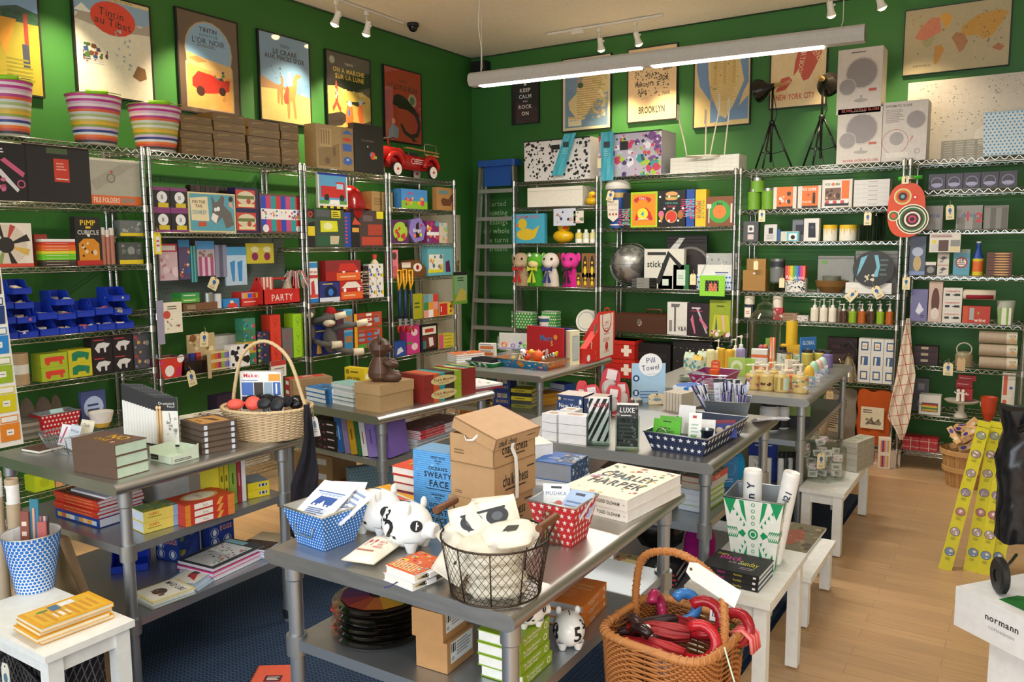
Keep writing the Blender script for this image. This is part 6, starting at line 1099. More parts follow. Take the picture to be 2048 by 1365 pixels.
_a=ony(-2.46,1497,940);_b=slv(_a,(1,0,0),'x',1541);_t=slv(_a,(0,0,1),'y',912);box(Pl(V((_a.x,-2.46,.292)),0,_b.x-_a.x,.02,_t.z-.292),'d3d4d0','grey placard lettered I CAN behind the green bin','placard',f='B YES .5 .88 .08 33333a .5;B I_CAN .55 .72 .1 33333a .8;L 2 .2 .93 .8 .98 6a6a6a',name='placard')
ZS3=.3515
c,r_,h=GC(ZS3,1641,955,1688,866);h=.215
rj=r_
jo=obj('glass_jar',MB().lathe([(0,.0),(rj*.86,.0),(rj*.98,.015),(rj,.05),(rj,h*.8),(rj*.93,h*.88),(rj*.78,h*.92),(rj*.80,h*.97),(rj*.83,h),(rj*.78,h),(rj*.74,h*.93)],'e6ebe6.x',seg=36),(c.x,c.y,ZS3),0,None,'big round glass jar filled with heart-print matchboxes','jar')
rr=random.Random(12)
for k in range(30):
 a=rr.random()*6.28;lv=k//7;q_=rj*.62*(1 if k%7 else 0);m=MB();art='R .08 .08 .92 .92 f4ecec;N %d 9 .1 c83048'%(k%4)if k%2 else 'R .1 .15 .9 .85 c8c4bc;L 2 .2 .3 .8 .7 5a5a5a'
 bx(m,.05,.012,.035,'e9e6e2',art,t=art);obj('matchbox',m,(c.x+q_*math.cos(a)-.02,c.y+q_*math.sin(a)-.004,ZS3+.014+lv*.04),0,None,'small printed matchbox inside the big glass jar','matchbox','matchboxes in the glass jar',rot=(rr.uniform(-.5,.3),rr.uniform(-.2,.2),rr.uniform(-.5,1.1)))
d_=(CAMP-V((c.x,c.y,0)));d_.z=0;d_.normalize();tagcard(V((c.x,c.y,ZS3+h*.78))+d_*(rj+.004),math.atan2(RT.y,RT.x),.042,.085,'cream tag with blue ribbon print on the glass matchbox jar',strz=.02)
p=G(ZS3,(1690,941),(1700,943),(1722,905),872);p.w=.08
for j in range(3):
 for k in range(5):box(p.cell(-.02,j*.075+.0,k*.034,.085,.072,.033),'b9b3a4' if(j+k)%2 else 'c4beb0','grey-beige carton behind the glass jar, %s row, %s column'%(['bottom','second','third','fourth','top'][k],['near','middle','far'][j]),'carton',t='L 3 .2 .2 .8 .8 8aa060' if k==4 else '',r='R .05 .1 .95 .9 aaa496',name='small_carton',group='beige cartons behind the glass jar')
p=G2(.002,(1775,760),(1850,770),.2,700)
def sack(x0,x1,yb,yt,Y,c,lb,art,wob=.03,d=.16):
 a=ony(Y,x0,yb);P=V((a.x,Y,.15));b=slv(P,(1,0,0),'x',x1);w_=(b-P).length;h=slv(P,(0,0,1),'y',yt).z-.15;m=MB();n=8;rows=[[((i/n)*w_+.006*math.sin(j*1.7+i),-.5*wob*math.sin(PI*i/n)*(1-j/n*.6)+.006*math.sin(i*2+j),h*j/n+(.01*math.sin(i*1.3)if j==n else 0))for i in range(n+1)]for j in range(n+1)]
 m.sheet(rows,c);m.add([(0,0,0),(w_,0,0),(w_,d,0),(0,d,0),(0,0,h),(w_,0,h),(w_,d*.6,h*.98),(0,d*.6,h*.98)],[(1,2,6,5),(3,0,4,7),(2,3,7,6),(4,5,6,7),(3,2,1,0)],c);m.art((w_*.12,-wob*.62,h*.3),(1,0,0),(0,0,1),w_*.7,h*.4,art,.003)
 return obj('sack',m,P,0,None,lb,'sack')
sack(1712,1778,890,779,-.50,'b4501c.r','orange canvas sack with printed label under the soap shelving','R 0 0 1 1 d8c9a8;L 2 .1 .7 .6 .9 4a4030;P 5a5040 .2 .2 .45 .5 .6 .3 .8 .5 .85 .2;N 3 8 .08 8a7a60 .2 .15 .9 .55')
sack(1645,1710,880,775,-.46,'8a8070.r','grey canvas sack left of the orange one','')
P=ony(-DB-.03,1660,782);tagcard(P,0,.05,.085,'kraft tag hanging beside the back table before the grey sack',c='d8b888',art='O .5 .6 .25 .03 4a3a2a')
P=ony(-DB-.06,1670,808);tagcard(P+V((.0,0,0)),.1,.13,.21,'large grey-brown card tag with handwritten list',c='a8977c',art='L 9 .2 .1 .85 .85 4a3e30',ry=.12)
P=ony(-.8,1640,800);m=MB();m.tube([(0,0,0),(.03,.03,.2),(.05,.05,.42)],.03,'a58e70.r',8);obj('burlap_roll',m,V((P.x,-.85,.05)),0,None,'rolled burlap leaning beside the back steel table','roll')
z0=.002
p=G2(z0,(1755,937),(1780,939),.06,878);ST='S e07a3a,4a3a8a,e07a3a,c8c0d8,d0a03a .15 .1 .85 .85'
boxes(p,1,2,'e3d5c0','small box with striped tin picture, tallest stack on the wood floor',f=ST,r=ST,name='small_box',group='small striped boxes on the floor')
p=G2(z0,(1742,927),(1756,929),.05,899);box(p,'e3d5c0','single striped small box left of the tall floor stack','box',f=ST,name='small_box',group='small striped boxes on the floor')
p=G2(z0,(1780,938),(1800,935),.06,900);boxes(p,1,2,'e6dcd0','plain cream small box right of striped floor stack',name='small_box',group='small plain boxes on the floor')
p=G2(z0,(1718,918),(1742,916),.08,890);boxes(p,1,2,'9aa82a','olive green carton on the floor behind the side table',name='carton')
c=onz(.002,1925,950);c.y=max(c.y,-1.0);c=onz(.002,1925,948);Rb=.16
A=onz(.25,1885,892);B_=onz(.25,1975,905);Rb=(A-B_).length/2*1.05;cc=(A+B_)/2;bo2=empty('bushel_basket',(cc.x,cc.y,0.001),0,'round slatted wooden basket of soap packs behind the yellow boxes','basket')
m=MB();
for i in range(26):
 a0=2*PI*i/26;a1=a0+2*PI/26*.93;r0,r1=Rb*.72,Rb;m.add([(r0*math.cos(a0),r0*math.sin(a0),0),(r0*math.cos(a1),r0*math.sin(a1),0),(r1*math.cos(a1),r1*math.sin(a1),.25),(r1*math.cos(a0),r1*math.sin(a0),.25)],[(0,1,2,3)],'b98a55' if i%2 else 'c2955f')
m.lathe([(0,.002),(Rb*.72,.002)],'b08048',seg=26);obj('slats',m,parent=bo2)
for z_,r_ in((.235,Rb*1.02),(.12,Rb*.9)):obj('hoop',MB().lathe([(r_,z_-.018),(r_+.003,z_-.016),(r_+.004,z_+.016),(r_,z_+.018)],'c89a62',seg=30),parent=bo2)
rr=random.Random(5)
for k in range(12):
 a=rr.random()*6.28;q_=Rb*.55*math.sqrt(rr.random());m=bx(MB(),.13,.05,.035,'e2b476','E .25 .5 .15 .35 4a3a98;E .7 .5 .12 .3 e8d8c0',t='E .3 .5 .16 .36 4a3a98;R .55 .2 .9 .8 e8d0a0')
 obj('soap_pack',m,(cc.x+q_*math.cos(a)-.05,cc.y+q_*math.sin(a),.20+.016*k),0,None,'tan packet with purple oval in the wooden bushel basket','packet','tan packets in the bushel basket',rot=(rr.uniform(-.6,.3),rr.uniform(-.8,.8),rr.uniform(-.8,.8)))
for k,(xb,yb,xt,yt,lb)in enumerate(((1876,1137,1957,840,'leftmost'),(1926,1140,1981,842,'second from left'),(1951,1146,2006,846,'third from left'),(1976,1148,2031,850,'rightmost, partly behind the black wrap'))):
 B_=onz(.002,xb,yb);T_=ony(B_.y+.42,xt,yt);d_=T_-B_;L_=d_.length;zx=d_.normalized();xx=V((0,1,0)).cross(zx).normalized();yy=zx.cross(xx);M4=Matrix(((xx.x,yy.x,zx.x,B_.x),(xx.y,yy.y,zx.y,B_.y),(xx.z,yy.z,zx.z,B_.z),(0,0,0,1)));w_=.060
 art='R 0 .955 1 .96 8a8418;'
 for j in range(7):art+='C .5 %f .38 5a4a48;C .5 %f .34 %s;N %d 6 .12 e8d8d0,a08a80 .3 %f .7 %f;L 3 .3 %f .7 %f 8a8420;'%(.07+.13*j+.05,.12+.13*j,['6a86a8','a89aa0','b06a6a','8a7a98','a0908a','9a8478','8a9a80'][j],j,.1+.13*j,.14+.13*j,.065+.13*j,.085+.13*j)
 m=bx(MB(),w_,.022,L_,'cfc414',art);o=obj('long_box',m,(0,0,0),0,None,'long narrow yellow box leaning up, '+lb,'box','leaning long yellow boxes');o.matrix_world=M4
zt=.47;P0=onz(zt,1912,1173);P1=onz(zt,2048,1236);P2=onz(zt,2048,1112)
u=(P1-P0).normalized();h=zt-slv(P0,(0,0,1),'y',1250).z;rz_=math.atan2(u.y,u.x)
m=bx(MB(),.42,.36,h,'e8e9ea','B normann .42 .62 .16 3a3638 .34;T COPENHAGEN .42 .38 .07 8a8a8a .28',t='P 2a7a38 .3 .12 .3 .35 .5 .6 .9 .75 1 .7 1 .1;P 1f5f2c .45 .2 .5 .45 .95 .6 1 .5');obj('carton',m,(P0.x,P0.y,zt-h),rz_,None,'white carton with green picture lid at lower right','carton')
P=V((P0.x,P0.y,.002))+u*.09+V((-u.y,u.x,0))*.06;obj('carton',bx(MB(),.33,.28,zt-h-.003,'eceff0',r=''),P,rz_,None,'plain white carton under the one with green lid','carton')
P=onz(.472,2042,1150)
ct=empty('wrapped_cart',(P.x,P.y,.472),rz_,'black plastic-wrapped folding cart standing on the carton at right edge','cart')
Pt=slv(P,(0,0,1),'y',815);zT=Pt.z-.472;zz=slv(P,(0,0,1),'y',690).z-.472;RR=Matrix.Rotation(math.atan2(RT.y,RT.x)-rz_,4,'Z')
rows=[[(.10*(1+.10*math.sin(j*1.3+.6)-(.15 if j<2 else 0))*math.cos(a),.07*math.sin(a)+.01*math.sin(j*2+a*5),.13+(zT-.13)*j/10+.008*math.sin(a*3))for a in[2*PI*i/20 for i in range(21)]]for j in range(11)]
m=MB();m.T=RR;m.sheet(rows,'17171a.g');m.add([rows[-1][i]for i in range(20)],[tuple(range(20))],'17171a.g');m.add([rows[0][i]for i in range(20)],[tuple(range(19,-1,-1))],'17171a.g');obj('wrapped_body',m,parent=ct)
m=MB();m.T=RR;m.sheet([[(-.095+.045*i,-.03+.015*math.sin(i*2),zT*.9),(-.08+.045*i,.01*math.sin(i*3),zT),(-.05+.04*i,.0,zz+.02*math.sin(i*2))]for i in range(5)],'e6e8ea.x');obj('clear_wrap',m,parent=ct)
m=MB();m.T=RR;m.tube([(-.10,-.09,zT*.90),(-.02,-.11,zT*1.0),(.05,-.10,zT*.9),(.1,-.09,zT*.55)],[.02,.03,.03,.02],'0c0c0e.g',8,flat=.5);m.tube([(-.02,-.10,zT*.7),(.01,-.10,zT*.5),(.06,-.1,zT*.3)],[.012,.02,.016],'0c0c0e.g',8,flat=.4);obj('flap',m,parent=ct)
w0=onz(.475,1998,1186)-P;w0=RR.inverted()@Matrix.Rotation(-rz_,4,'Z')@V((w0.x,w0.y,0))if False else Matrix.Rotation(-rz_,3,'Z')@V((w0.x,w0.y,0))
m=MB();m.T=Matrix.Translation((w0.x,w0.y,.062))@Matrix.Rotation(math.atan2(RT.y,RT.x)-rz_+1.35,4,'Z')@Matrix.Rotation(PI/2,4,'X');m.lathe([(.02,-.014),(.052,-.014),(.060,-.008),(.060,.008),(.052,.014),(.02,.014)],'1a1a1c',seg=24);m.lathe([(0,-.01),(.022,-.01),(.022,.01),(0,.01)],'2a2a2c',seg=14)
obj('wheel',m,parent=ct);obj('axle',MB().tube([(w0.x,w0.y,.062),(w0.x*.3,w0.y*.3,.09)],.006,'a8a8a6.M',8),parent=ct)
m=MB();m.T=RR;m.tube([(-.0,-.1,.17),(-.0,-.1,.05),(.01,-.115,.02),(.05,-.13,.008),(.12,-.14,.006)],.011,'a8b0b4.M',10);obj('frame_tube',m,parent=ct)
def pump(P,r,h,body,label_art,lb,grp,cap='f2ead2',body2=None,pumpc='f2ecd8',kind='pump_bottle'):
 m=MB();hb=h*.62;m.lathe([(0,0),(r*.95,0),(r,r*.15),(r,hb*.86),(r*.92,hb*.95),(r*.45,hb),(r*.42,hb*1.06)],body,seg=18)
 o=obj(kind,m,P,0,None,lb,'bottle',grp)
 if label_art:
  t=MB();t.art((0,0,0),(1,0,0),(0,0,1),1,1,label_art,0);d_=MB();a0=math.atan2((CAMP-P).y,(CAMP-P).x)
  for f,k in zip(t.f,t.m):
   vs=[t.v[i]for i in f];d_.add([((r*1.006-y*.8)*math.cos(a0+(x-.5)*2.6),(r*1.006-y*.8)*math.sin(a0+(x-.5)*2.6),hb*(.12+.72*z))for x,y,z in vs],[tuple(range(len(vs)))],t.keys[k])
  obj('label',d_,parent=o)
 a0=.4;m=MB();m.lathe([(r*.46,hb),(r*.46,hb*1.14),(r*.16,hb*1.18),(r*.14,h*.9),(r*.3,h*.92),(r*.3,h*.99),(0,h)],pumpc,seg=12);m.tube([(0,0,h*.95),(-r*.6,-r*.2,h*.955),(-r*.95,-r*.3,h*.93)],r*.12,pumpc,6);obj('pump_head',m,parent=o);return o
for x,yb,xr,lab,lb in((1505,782,1519,'R 0 0 1 1 eee4dc;N 3 14 .12 d8843a,8a5aa8','honey soap pump with white and orange floral label'),(1533,784,1548,'R 0 0 1 1 c8342c;E .45 .4 .3 .2 3a1c14;R .7 .1 .95 .4 f0ecec;N 3 8 .08 5a2a1a .2 .3 .7 .5','honey soap pump with dark berry bowl on red label'),(1563,787,1578,'S d8d48a,b8882a,d8d48a,b8882a,c8dcc0,c8dcc0,b8d4c8','honey soap pump with green striped label'),(1600,789,1616,'R 0 0 1 1 8aa8c0;N 3 16 .12 f0ecec,e8e4e8,c8705a,5a8a6a','honey soap pump with blue and white floral label, at the corner')):
 c,r_,h=GC(ZT,x,yb-4,xr,728);pump(c,r_,h,'dcc07a.g',lab,lb,None,pumpc='f0e6cc')
for k,(x,yb,xr)in enumerate(((1522,770,1534),(1548,772,1560))):c,r_,h=GC(ZT,x,yb-4,xr,724);pump(c,r_,h,'dcc07a.g','','honey soap pump in second row, %s'%['left','right'][k],'second row honey soap pumps',pumpc='f0e6cc')
for k,(x,y,xr,yt,c_)in enumerate(((1619,778,1630,731,'e8b83a'),(1629,768,1640,722,'a8d0b0'),(1638,760,1648,719,'e4b8ac'),(1646,752,1656,714,'b4cec4'))):
 c,r_,h=GC(ZT,x-2,y-6,xr-2,yt);m=MB();hb=h*.5;m.rbox(-r_,-r_,0,r_,r_,hb,'c8cfd8',r_*.3);m.art((-r_,-r_,0),(1,0,0),(0,0,1),2*r_,hb,'N %d 14 .2 8a9ac8,e8e4ec,8ac0b8'%k)
 o=obj('egg_soap',m,c,.3,None,'%s egg-shaped soap in printed carton, right edge of back table'%['yellow','mint green','pale pink','pale teal'][k],'soap');obj('egg',MB().ball(0,0,hb,r_*.95,c_,rz=h*.5),parent=o)
for k,(x0,x1,yb,yt,c_,art,lb)in enumerate(((1560,1584,738,709,'dce2d4','N 3 20 .1 5a8a7a,c8d0c0','soap bar wrapped in teal patterned paper'),(1576,1600,745,722,'e4d8c4','N 4 16 .12 c86a5a,6a9a7a','soap bar wrapped in red and green flowered paper'),(1590,1612,735,712,'c4d8b8','N 5 18 .1 7ab08a,e0c8b8','soap bar in mint flowered paper'),(1586,1616,728,708,'d8b0a4','N 6 18 .1 c8504a,7a9a6a,e8d0c0','soap bar in red flowered paper at the back'),(1570,1590,762,742,'e8e0d0','R .2 .2 .8 .8 e8a890','small cream soap box behind honey pumps'),(1578,1592,782,752,'e87a3a','N 3 5 .2 f0c0a0','small orange soap box between pumps'))):
 p=G2(ZT,(x0,yb-4),(x1,yb-4),.06,yt);m=bx(MB(),p.w,p.d,p.h,c_,art,t=art);obj('wrapped_soap',m,p.o,p.rz+.1,None,lb,'soap')
for k,(yb,yt)in enumerate(((722,700),(741,722))):p=G(ZT+.0,(1501,738),(1511,742),(1533,739),0);
p=G2(ZT,(1501,745),(1533,747),.05,700);boxes(p,1,2,'ece8e0','small white box with orange band below the candy jar',f='R 0 .3 1 .55 e8703a;C .25 .45 .12 e8703a',r='R 0 .3 1 .55 e8703a')
c=onz(ZT,1528,728);e=slv(c,(RT.x,RT.y,0),'x',1558);rj=(e-c).length;zt_=slv(c,(0,0,1),'y',590).z-ZT
jo=obj('apothecary_jar',MB().lathe([(0,0),(rj*.9,0),(rj,.01),(rj,zt_*.62),(rj*.98,zt_*.64)],'e6ece6.x',seg=30),c,0,None,'tall glass apothecary jar with domed lid and bath balls','jar')
obj('lid',MB().lathe([(rj*1.03,zt_*.64),(rj*1.05,zt_*.67),(rj*.8,zt_*.74),(rj*.6,zt_*.78),(rj*.5,zt_*.86),(rj*.2,zt_*.9),(rj*.16,zt_*.92),(rj*.3,zt_*.95),(rj*.25,zt_*.99),(0,zt_)],'e6ece6.x',seg=30),parent=jo)
rr=random.Random(3)
for k,(x,y,z_,c_)in enumerate(((-.02,-.02,.115,'c8607a'),(.015,-.03,.12,'d87a4a'),(.0,-.035,.09,'c84a5a'),(-.03,.0,.085,'7a6aa8'),(.035,-.01,.105,'6a7ab8'),(.02,.02,.09,'c87a8a'),(-.01,.02,.07,'b85a8a'),(.03,-.03,.05,'d8604a'),(-.02,-.02,.04,'9a5a9a'),(.0,0,.02,'d86a3a'))):
 obj('bath_ball',MB().ball(0,0,0,.018,c_),c+V((x*.9,y*.9,z_)),0,None,'%s bath ball inside the tall glass jar'%['rose pink','orange, upper','red','purple','blue','dusty pink','magenta','coral, lower','plum, lower','orange, lowest'][k],'bath ball')
for x,y,w_,h,c_,art,lb in((-.05,-.01,.03,.10,'7a2a4a','R .1 .6 .9 .9 b85a7a','plum coloured packet inside glass jar at left'),(-.035,-.035,.022,.05,'e8e2d8','E .5 .5 .3 .35 5a3a3a','small cream card inside glass jar'),(.0,.025,.035,.16,'9ac060','','light green tube packet inside the glass jar')):
 box(Pl(c+V((x,y,.012)),.45,w_,.006,h),c_,lb,'packet',art,name='packet')
p=G2(ZT,(1538,735),(1549,736),.01,676);
for k in range(3):box(Pl(p.o+V((.008*k,.004*k,0)),p.rz,p.w*.5,.003,p.h),['e8763a','f0d8b8','e8602a'][k],'tall orange and cream sachet leaning by candy jar, %s'%['left','middle','right'][k],'sachet','P f0e0c8 .2 .3 .5 .9 .8 .3',name='sachet')
c=onz(ZT,1581,722);e=slv(c,(RT.x,RT.y,0),'x',1600);h0=slv(c,(0,0,1),'y',690).z-ZT
p=G2(ZT,(1560,722),(1600,724),.08,692);box(p,'d8a81c','yellow carton under the tall yellow tin on back table','carton','H d8a81c,c89818,e0b42a,d8a81c;L 3 .1 .2 .6 .6 8a6a1a',name='carton')
c2=p.at(p.w*.52,p.d*.5,p.h+.001);e=slv(c2,(RT.x,RT.y,0),'x',1594);h=slv(c2,(0,0,1),'y',640).z-c2.z;m=(e-c2).length;can(c2,m,h,'dcae1e','tall yellow tin standing on the yellow carton',lid='b8a878.k')
p=G2(ZT,(1562,735),(1583,736),.05,708);c,r_,h=GC(ZT,1572,732,1585,704);can(c,r_,h*.9,'d0a424','short yellow tin before the tall yellow one',lid='4a4640')
for k,(x,y,xr,yt,c_,lid,lb)in enumerate(((1614,733,1626,700,'b8a84a','2a2422','yellow-green candle jar with black lid'),(1640,732,1652,700,'c0b048','2a2422','candle jar with yellow label and black lid'),(1655,736,1665,702,'7a6aa0','2a2430','candle jar with lilac label and black lid'),(1564,730,1573,694,'3a3440','1c1a1c','dark candle tin beside the yellow tins'))):
 c,r_,h=GC(ZT,x,y-2,xr,yt);jar(c,r_,h,c_,lid,lb)
p=G2(ZT,(1600,731),(1631,729),.01,674);box(p,'3a7ac0','blue travel pack lettered GLOBAL behind the candle jars','pack','B GLOBAL .5 .8 .14 d8e8f8 .8;P d8e8f0 .1 .3 .4 .6 .9 .5 .7 .2',name='travel_pack')
for k,(x,yb,xr,yt,c_,pc,lb)in enumerate(((1421,742,1430,676,'e6d8a0','1c1a1a','cream bottle with black pump, left of its row'),(1443,738,1451,674,'d8a82a','1c1a1a','amber bottle with black pump, second of its row'),(1459,742,1468,676,'d8a42a','1c1a1a','amber bottle with black pump, third of its row'),(1481,738,1490,674,'9a90c0','e8e4d8','lilac bottle with pale pump, right of its row'),(1436,737,1444,682,'e4d8b0','e8e0c8','cream bottle behind the amber ones, left'),(1470,730,1477,680,'e4d8b0','e8e0c8','cream bottle behind the amber ones, right'))):
 c,r_,h=GC(ZT,x,yb-2,xr,yt);pump(c,r_,h*1.05,c_,'R 0 .75 1 1 ece0b8;L 2 .3 .2 .7 .4 6a5a2a',lb,None,pumpc=pc)
Z8=.584
for k,(x,y,xr,yt)in enumerate(((1538,862,1557,802),(1564,858,1577,804))):
 c,r_,h=GC(Z8,x,y-2,xr,yt);o=jar(c,r_,h,'e8e8ea','1a1a1a','black-lidded white canister with damask band, %s'%['nearer','farther'][k]);obj('label_band',MB().lathe([(r_*1.01,h*.05),(r_*1.01,h*.32)],'1c1c1e',seg=18),parent=o)
p=G2(Z8,(1562,852),(1620,856),.2,812);boxes(p,1,2,['1f1c22','8aa85a'],'box under the back table',group=None,name='gift_box',f='')
p=G2(.292,(1500,950),(1556,955),.15,925);
p=G2(.45,(1498,905),(1555,908),.1,888);box(Pl(V((p.o.x,p.o.y,.292)),p.rz,p.w,.12,p.h+.158),'1c3ca8','blue board box lettered along its edge, under the back table','box','L 1 .2 .90 .95 .97 d8e0f8',name='game_box')
for k in range(4):c,r_,h=GC(.292,1560+9*k,975-3*k,1566+9*k,905);jar(c,r_,h,'3a3838' if k%2 else 'd8dadc','1a1a1a','dark bottle low under the back table, %s'%['leftmost','second from left','third from left','rightmost'][k],'bottle','bottle')
p=GT(.872,(983,716),(1095,727),(1128,717),ZT)
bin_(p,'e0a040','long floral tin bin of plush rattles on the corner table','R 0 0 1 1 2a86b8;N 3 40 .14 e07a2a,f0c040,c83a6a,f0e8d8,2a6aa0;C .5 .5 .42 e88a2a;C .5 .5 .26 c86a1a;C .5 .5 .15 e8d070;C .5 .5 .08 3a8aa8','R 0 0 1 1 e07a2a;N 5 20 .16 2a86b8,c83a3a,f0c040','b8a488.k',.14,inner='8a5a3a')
q=p
def plush(x,y,z,r_,c_,lb,spikes=True,cat='plush toy',sc='f0d8c0'):
 m=MB();m.ball(0,0,0,r_,c_,bump=lambda a,t:.08*math.sin(9*t+6*a)*math.sin(11*a));
 if spikes:
  for i in range(7):a=i*.9;m.tube([(r_*.8*math.cos(a),r_*.5*math.sin(a),r_*.5),(r_*1.5*math.cos(a),r_*.9*math.sin(a),r_*1.0)],[.004,.002],sc,5)
 return obj('plush_rattle',m,q.at(q.w*x,q.d*y,z),0,None,lb,cat)
plush(.66,.45,.075,.038,'e8601c','orange fuzzy ball rattle in the floral tin bin');plush(.45,.5,.06,.024,'e0502a','small coral plush in the middle of the floral bin',sc='e88aa0');plush(.56,.4,.10,.017,'e8b820','yellow plush head above the orange ball',False)
plush(.36,.6,.085,.0,'e8601c','',False)if False else None
m=MB();
for i in range(9):m.tube([(.009*i,0,.004*i),(.009*(i+1),0,.004*(i+1))],.008,'1a1a1a' if i%2 else 'f0f0ec',8)
m.ball(0,0,0,.014,'f0f0ec');
for i in range(6):m.tube([(.081,0,.036),(.105,.012*math.cos(i),.036+.014*math.sin(i))],.004,'e8d020',5)
obj('zebra_rattle',m,q.at(q.w*.86,q.d*.2,.075),q.rz,None,'black and white striped rattle with yellow tassel over bin edge','rattle')
m=MB()
for i in range(6):m.tube([(.009*i,0,.006*i),(.009*(i+1),0,.006*(i+1))],.006,'1a1a1a' if i%2 else 'f0f0ec',8)
obj('zebra_rattle',m,q.at(q.w*.5,q.d*.05,.06),q.rz,None,'short black and white striped stick at the front of floral bin','rattle')
m=MB();m.ball(0,0,0,.022,'f0f0ea',bump=lambda a,t:.1*math.sin(4*t));m.ball(-.008,-.02,.006,.005,'1a1a1a');m.ball(.008,-.02,.006,.005,'1a1a1a');obj('plush_rattle',m,q.at(q.w*.45,q.d*.3,.095),q.rz,None,'black and white spotted plush face in floral bin','plush toy')
m=MB();m.tube([(-.03,0,0),(0,0,.006),(.03,0,0),(.04,0,-.004)],[.01,.013,.012,.008],'e85a20',8);obj('plush_rattle',m,q.at(q.w*.35,q.d*.6,.088),q.rz,None,'orange sausage-shaped plush at the left of floral bin','plush toy')
for x,lb,c_ in((.12,'round card with cloud print at left in the floral bin','8a9aa0'),(.28,'round card with yellow elephant print in the floral bin','e8dca0')):card(q.at(q.w*x,q.d*.5,.03),q.rz,-.4,.06,.04,'E .5 .5 .3 .3 d8c860',lb,c_,.002,'card','round_card')
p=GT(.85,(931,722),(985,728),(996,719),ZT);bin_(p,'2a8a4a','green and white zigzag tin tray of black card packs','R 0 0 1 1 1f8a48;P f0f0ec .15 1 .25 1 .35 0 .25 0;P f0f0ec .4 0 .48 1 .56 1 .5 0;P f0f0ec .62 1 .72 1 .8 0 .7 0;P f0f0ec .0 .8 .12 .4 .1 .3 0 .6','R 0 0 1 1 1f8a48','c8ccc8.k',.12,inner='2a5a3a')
for k in range(9):box(Pl(p.at(p.w*.1+.0*k,p.d*.08+.012*k,.006),p.rz,p.w*.72,.004,.05),['26242a','34323a'][k%2],'black card pack in the zigzag tray, %s'%(['front','second','third','fourth','fifth','sixth','seventh','eighth','rear'][k]),'card pack',name='card_pack',lean=.5,group='black card packs in zigzag tray')
p=G(ZT,(893,722),(925,729),(946,716),712);books(Pl(p.o,p.rz,.13,max(.1,p.d),p.h),4,['c86a3a','e8e4dc','8ab0c8','e0d8d0'],'thin children\'s booklet at the left of corner table',t='N 3 12 .12 3a5aa0,e87a3a,e8d0a0',spine='b',name='booklet',cat='booklet',jit=.008)
p=GT(.885,(995,703),(1094,704),(1100,700),ZT+.0);p=G2(ZT+.045,(995,704),(1094,707),.05,675)
m=MB();m.box(0,0,0,p.w,.004,.014,'a8a4c8');m.box(0,0,0,p.w,.05,.003,'dcd8d0');m.box(0,.047,0,p.w,.05,p.h,'d8d8cc');m.box(0,.0,0,.002,.05,p.h*.8,'e6e8ea.x');m.box(p.w-.002,0,0,p.w,.05,p.h,'e6e8ea.x');o=obj('toy_set',m,V((p.o.x,p.o.y,ZT+.065)),p.rz,None,'clear boxed set of teething rings on top behind the floral bin','toy set')
for x,z,r_,c_,nm in((.12,.03,.018,'e8742a','ring'),(.3,.025,.014,'9a7ac8','ring'),(.42,.02,.008,'4ab0c8','ball'),(.55,.025,.014,'6ac82a','ring'),(.85,.03,.016,'a88ac8','ring'),(.45,.045,.012,'5a3a8a','ball'),(.68,.035,.012,'e8d020','ball')):
 m=MB();
 if nm=='ring':m.tube([(p.w*x+r_*math.cos(a),.022,z+r_*math.sin(a))for a in[2*PI*i/16 for i in range(16)]],.005,c_,6,True)
 else:m.ball(p.w*x,.022,z,r_,c_)
 obj('toy_'+nm,m,parent=o)
for k,(x0,x1,yb,yt,c_,art,lb)in enumerate(((1054,1126,722,658,'c0242c','B Mars .55 .7 .16 3a8ac0 .7;T s .7 .6 .2 e8c83a;C .8 .75 .07 e8a83a;P e8e0d8 .5 .1 .54 .4 .6 .4 .62 .1;P e8e0d8 .7 .1 .72 .3 .78 .3 .8 .1','red glossy board case with coloured letters behind floral bin'),(1060,1139,720,659,'263a8a','C .95 .6 .04 e8c83a;C .95 .4 .04 c83a3a','blue glossy board case behind the red one'))):
 p=G2(ZT,(x0,yb-2*k),(x1,yb+10-2*k),.012,yt);obj('board_case',bx(MB(),p.w,.014,p.h,c_,art),p.at(0,.03*k),p.rz,None,lb,'board case')
p=G2(ZT,(1140,731),(1159,729),.05,661);box(p,'e4dab4','cream box with clear window right of the board cases','box',f='R .25 .12 .9 .85 9aa0a0;R .3 .15 .85 .82 b8bcb8',name='window_box')
p=G2(ZT,(1162,726),(1190,722),.06,682);boxes(p,1,4,['2a7a3a','3a8a44','2a7a3a','3a8a44'],'small green and red box right of cream window box',f='C .6 .5 .35 c83a3a;L 1 .1 .3 .4 .7 e8e8c8',name='small_box')
p=G2(ZT,(957,712),(990,713),.05,688);boxes(p,1,2,'dcd6cc','white and orange label box behind the black card packs',f='R .1 .1 .9 .6 c86a2a;L 1 .1 .7 .9 .9 3a3a3a',name='small_box')
A=onz(ZT,1196,722);p=G2(ZT,(1196,722),(1229,711),.02,618);m=MB();w_,h=p.w,p.h;D_=.13
m.add([(0,0,0),(w_,0,0),(w_,0,h*.96),(0,0,h),(-.02,D_,0),(w_,D_,0),(w_,D_,h*.35),(-.02,D_,h*.35)],[(0,1,2,3),(1,5,6,2),(4,0,3,7),(5,4,7,6),(3,2,6,7)],'d82a20');m.art((w_*.1,0,h*.03),(1,0,0),(0,0,1),w_*.8,h*.9,'R 0 0 1 1 ece0d4;O .5 .86 .36 .05 c8342c;B HAND .5 .8 .05 c8342c .8;R .1 .74 .9 .745 c8342c;B SPIN_WHEEL .5 .66 .03 c8342c .8;B REVEALS .5 .6 .03 c8342c .7;B HANDS_FATE .5 .54 .035 c8342c .8;L 3 .25 .35 .8 .46 d88a80;C .5 .25 .12 c8342c;L 2 .3 .1 .75 .16 d88a80')
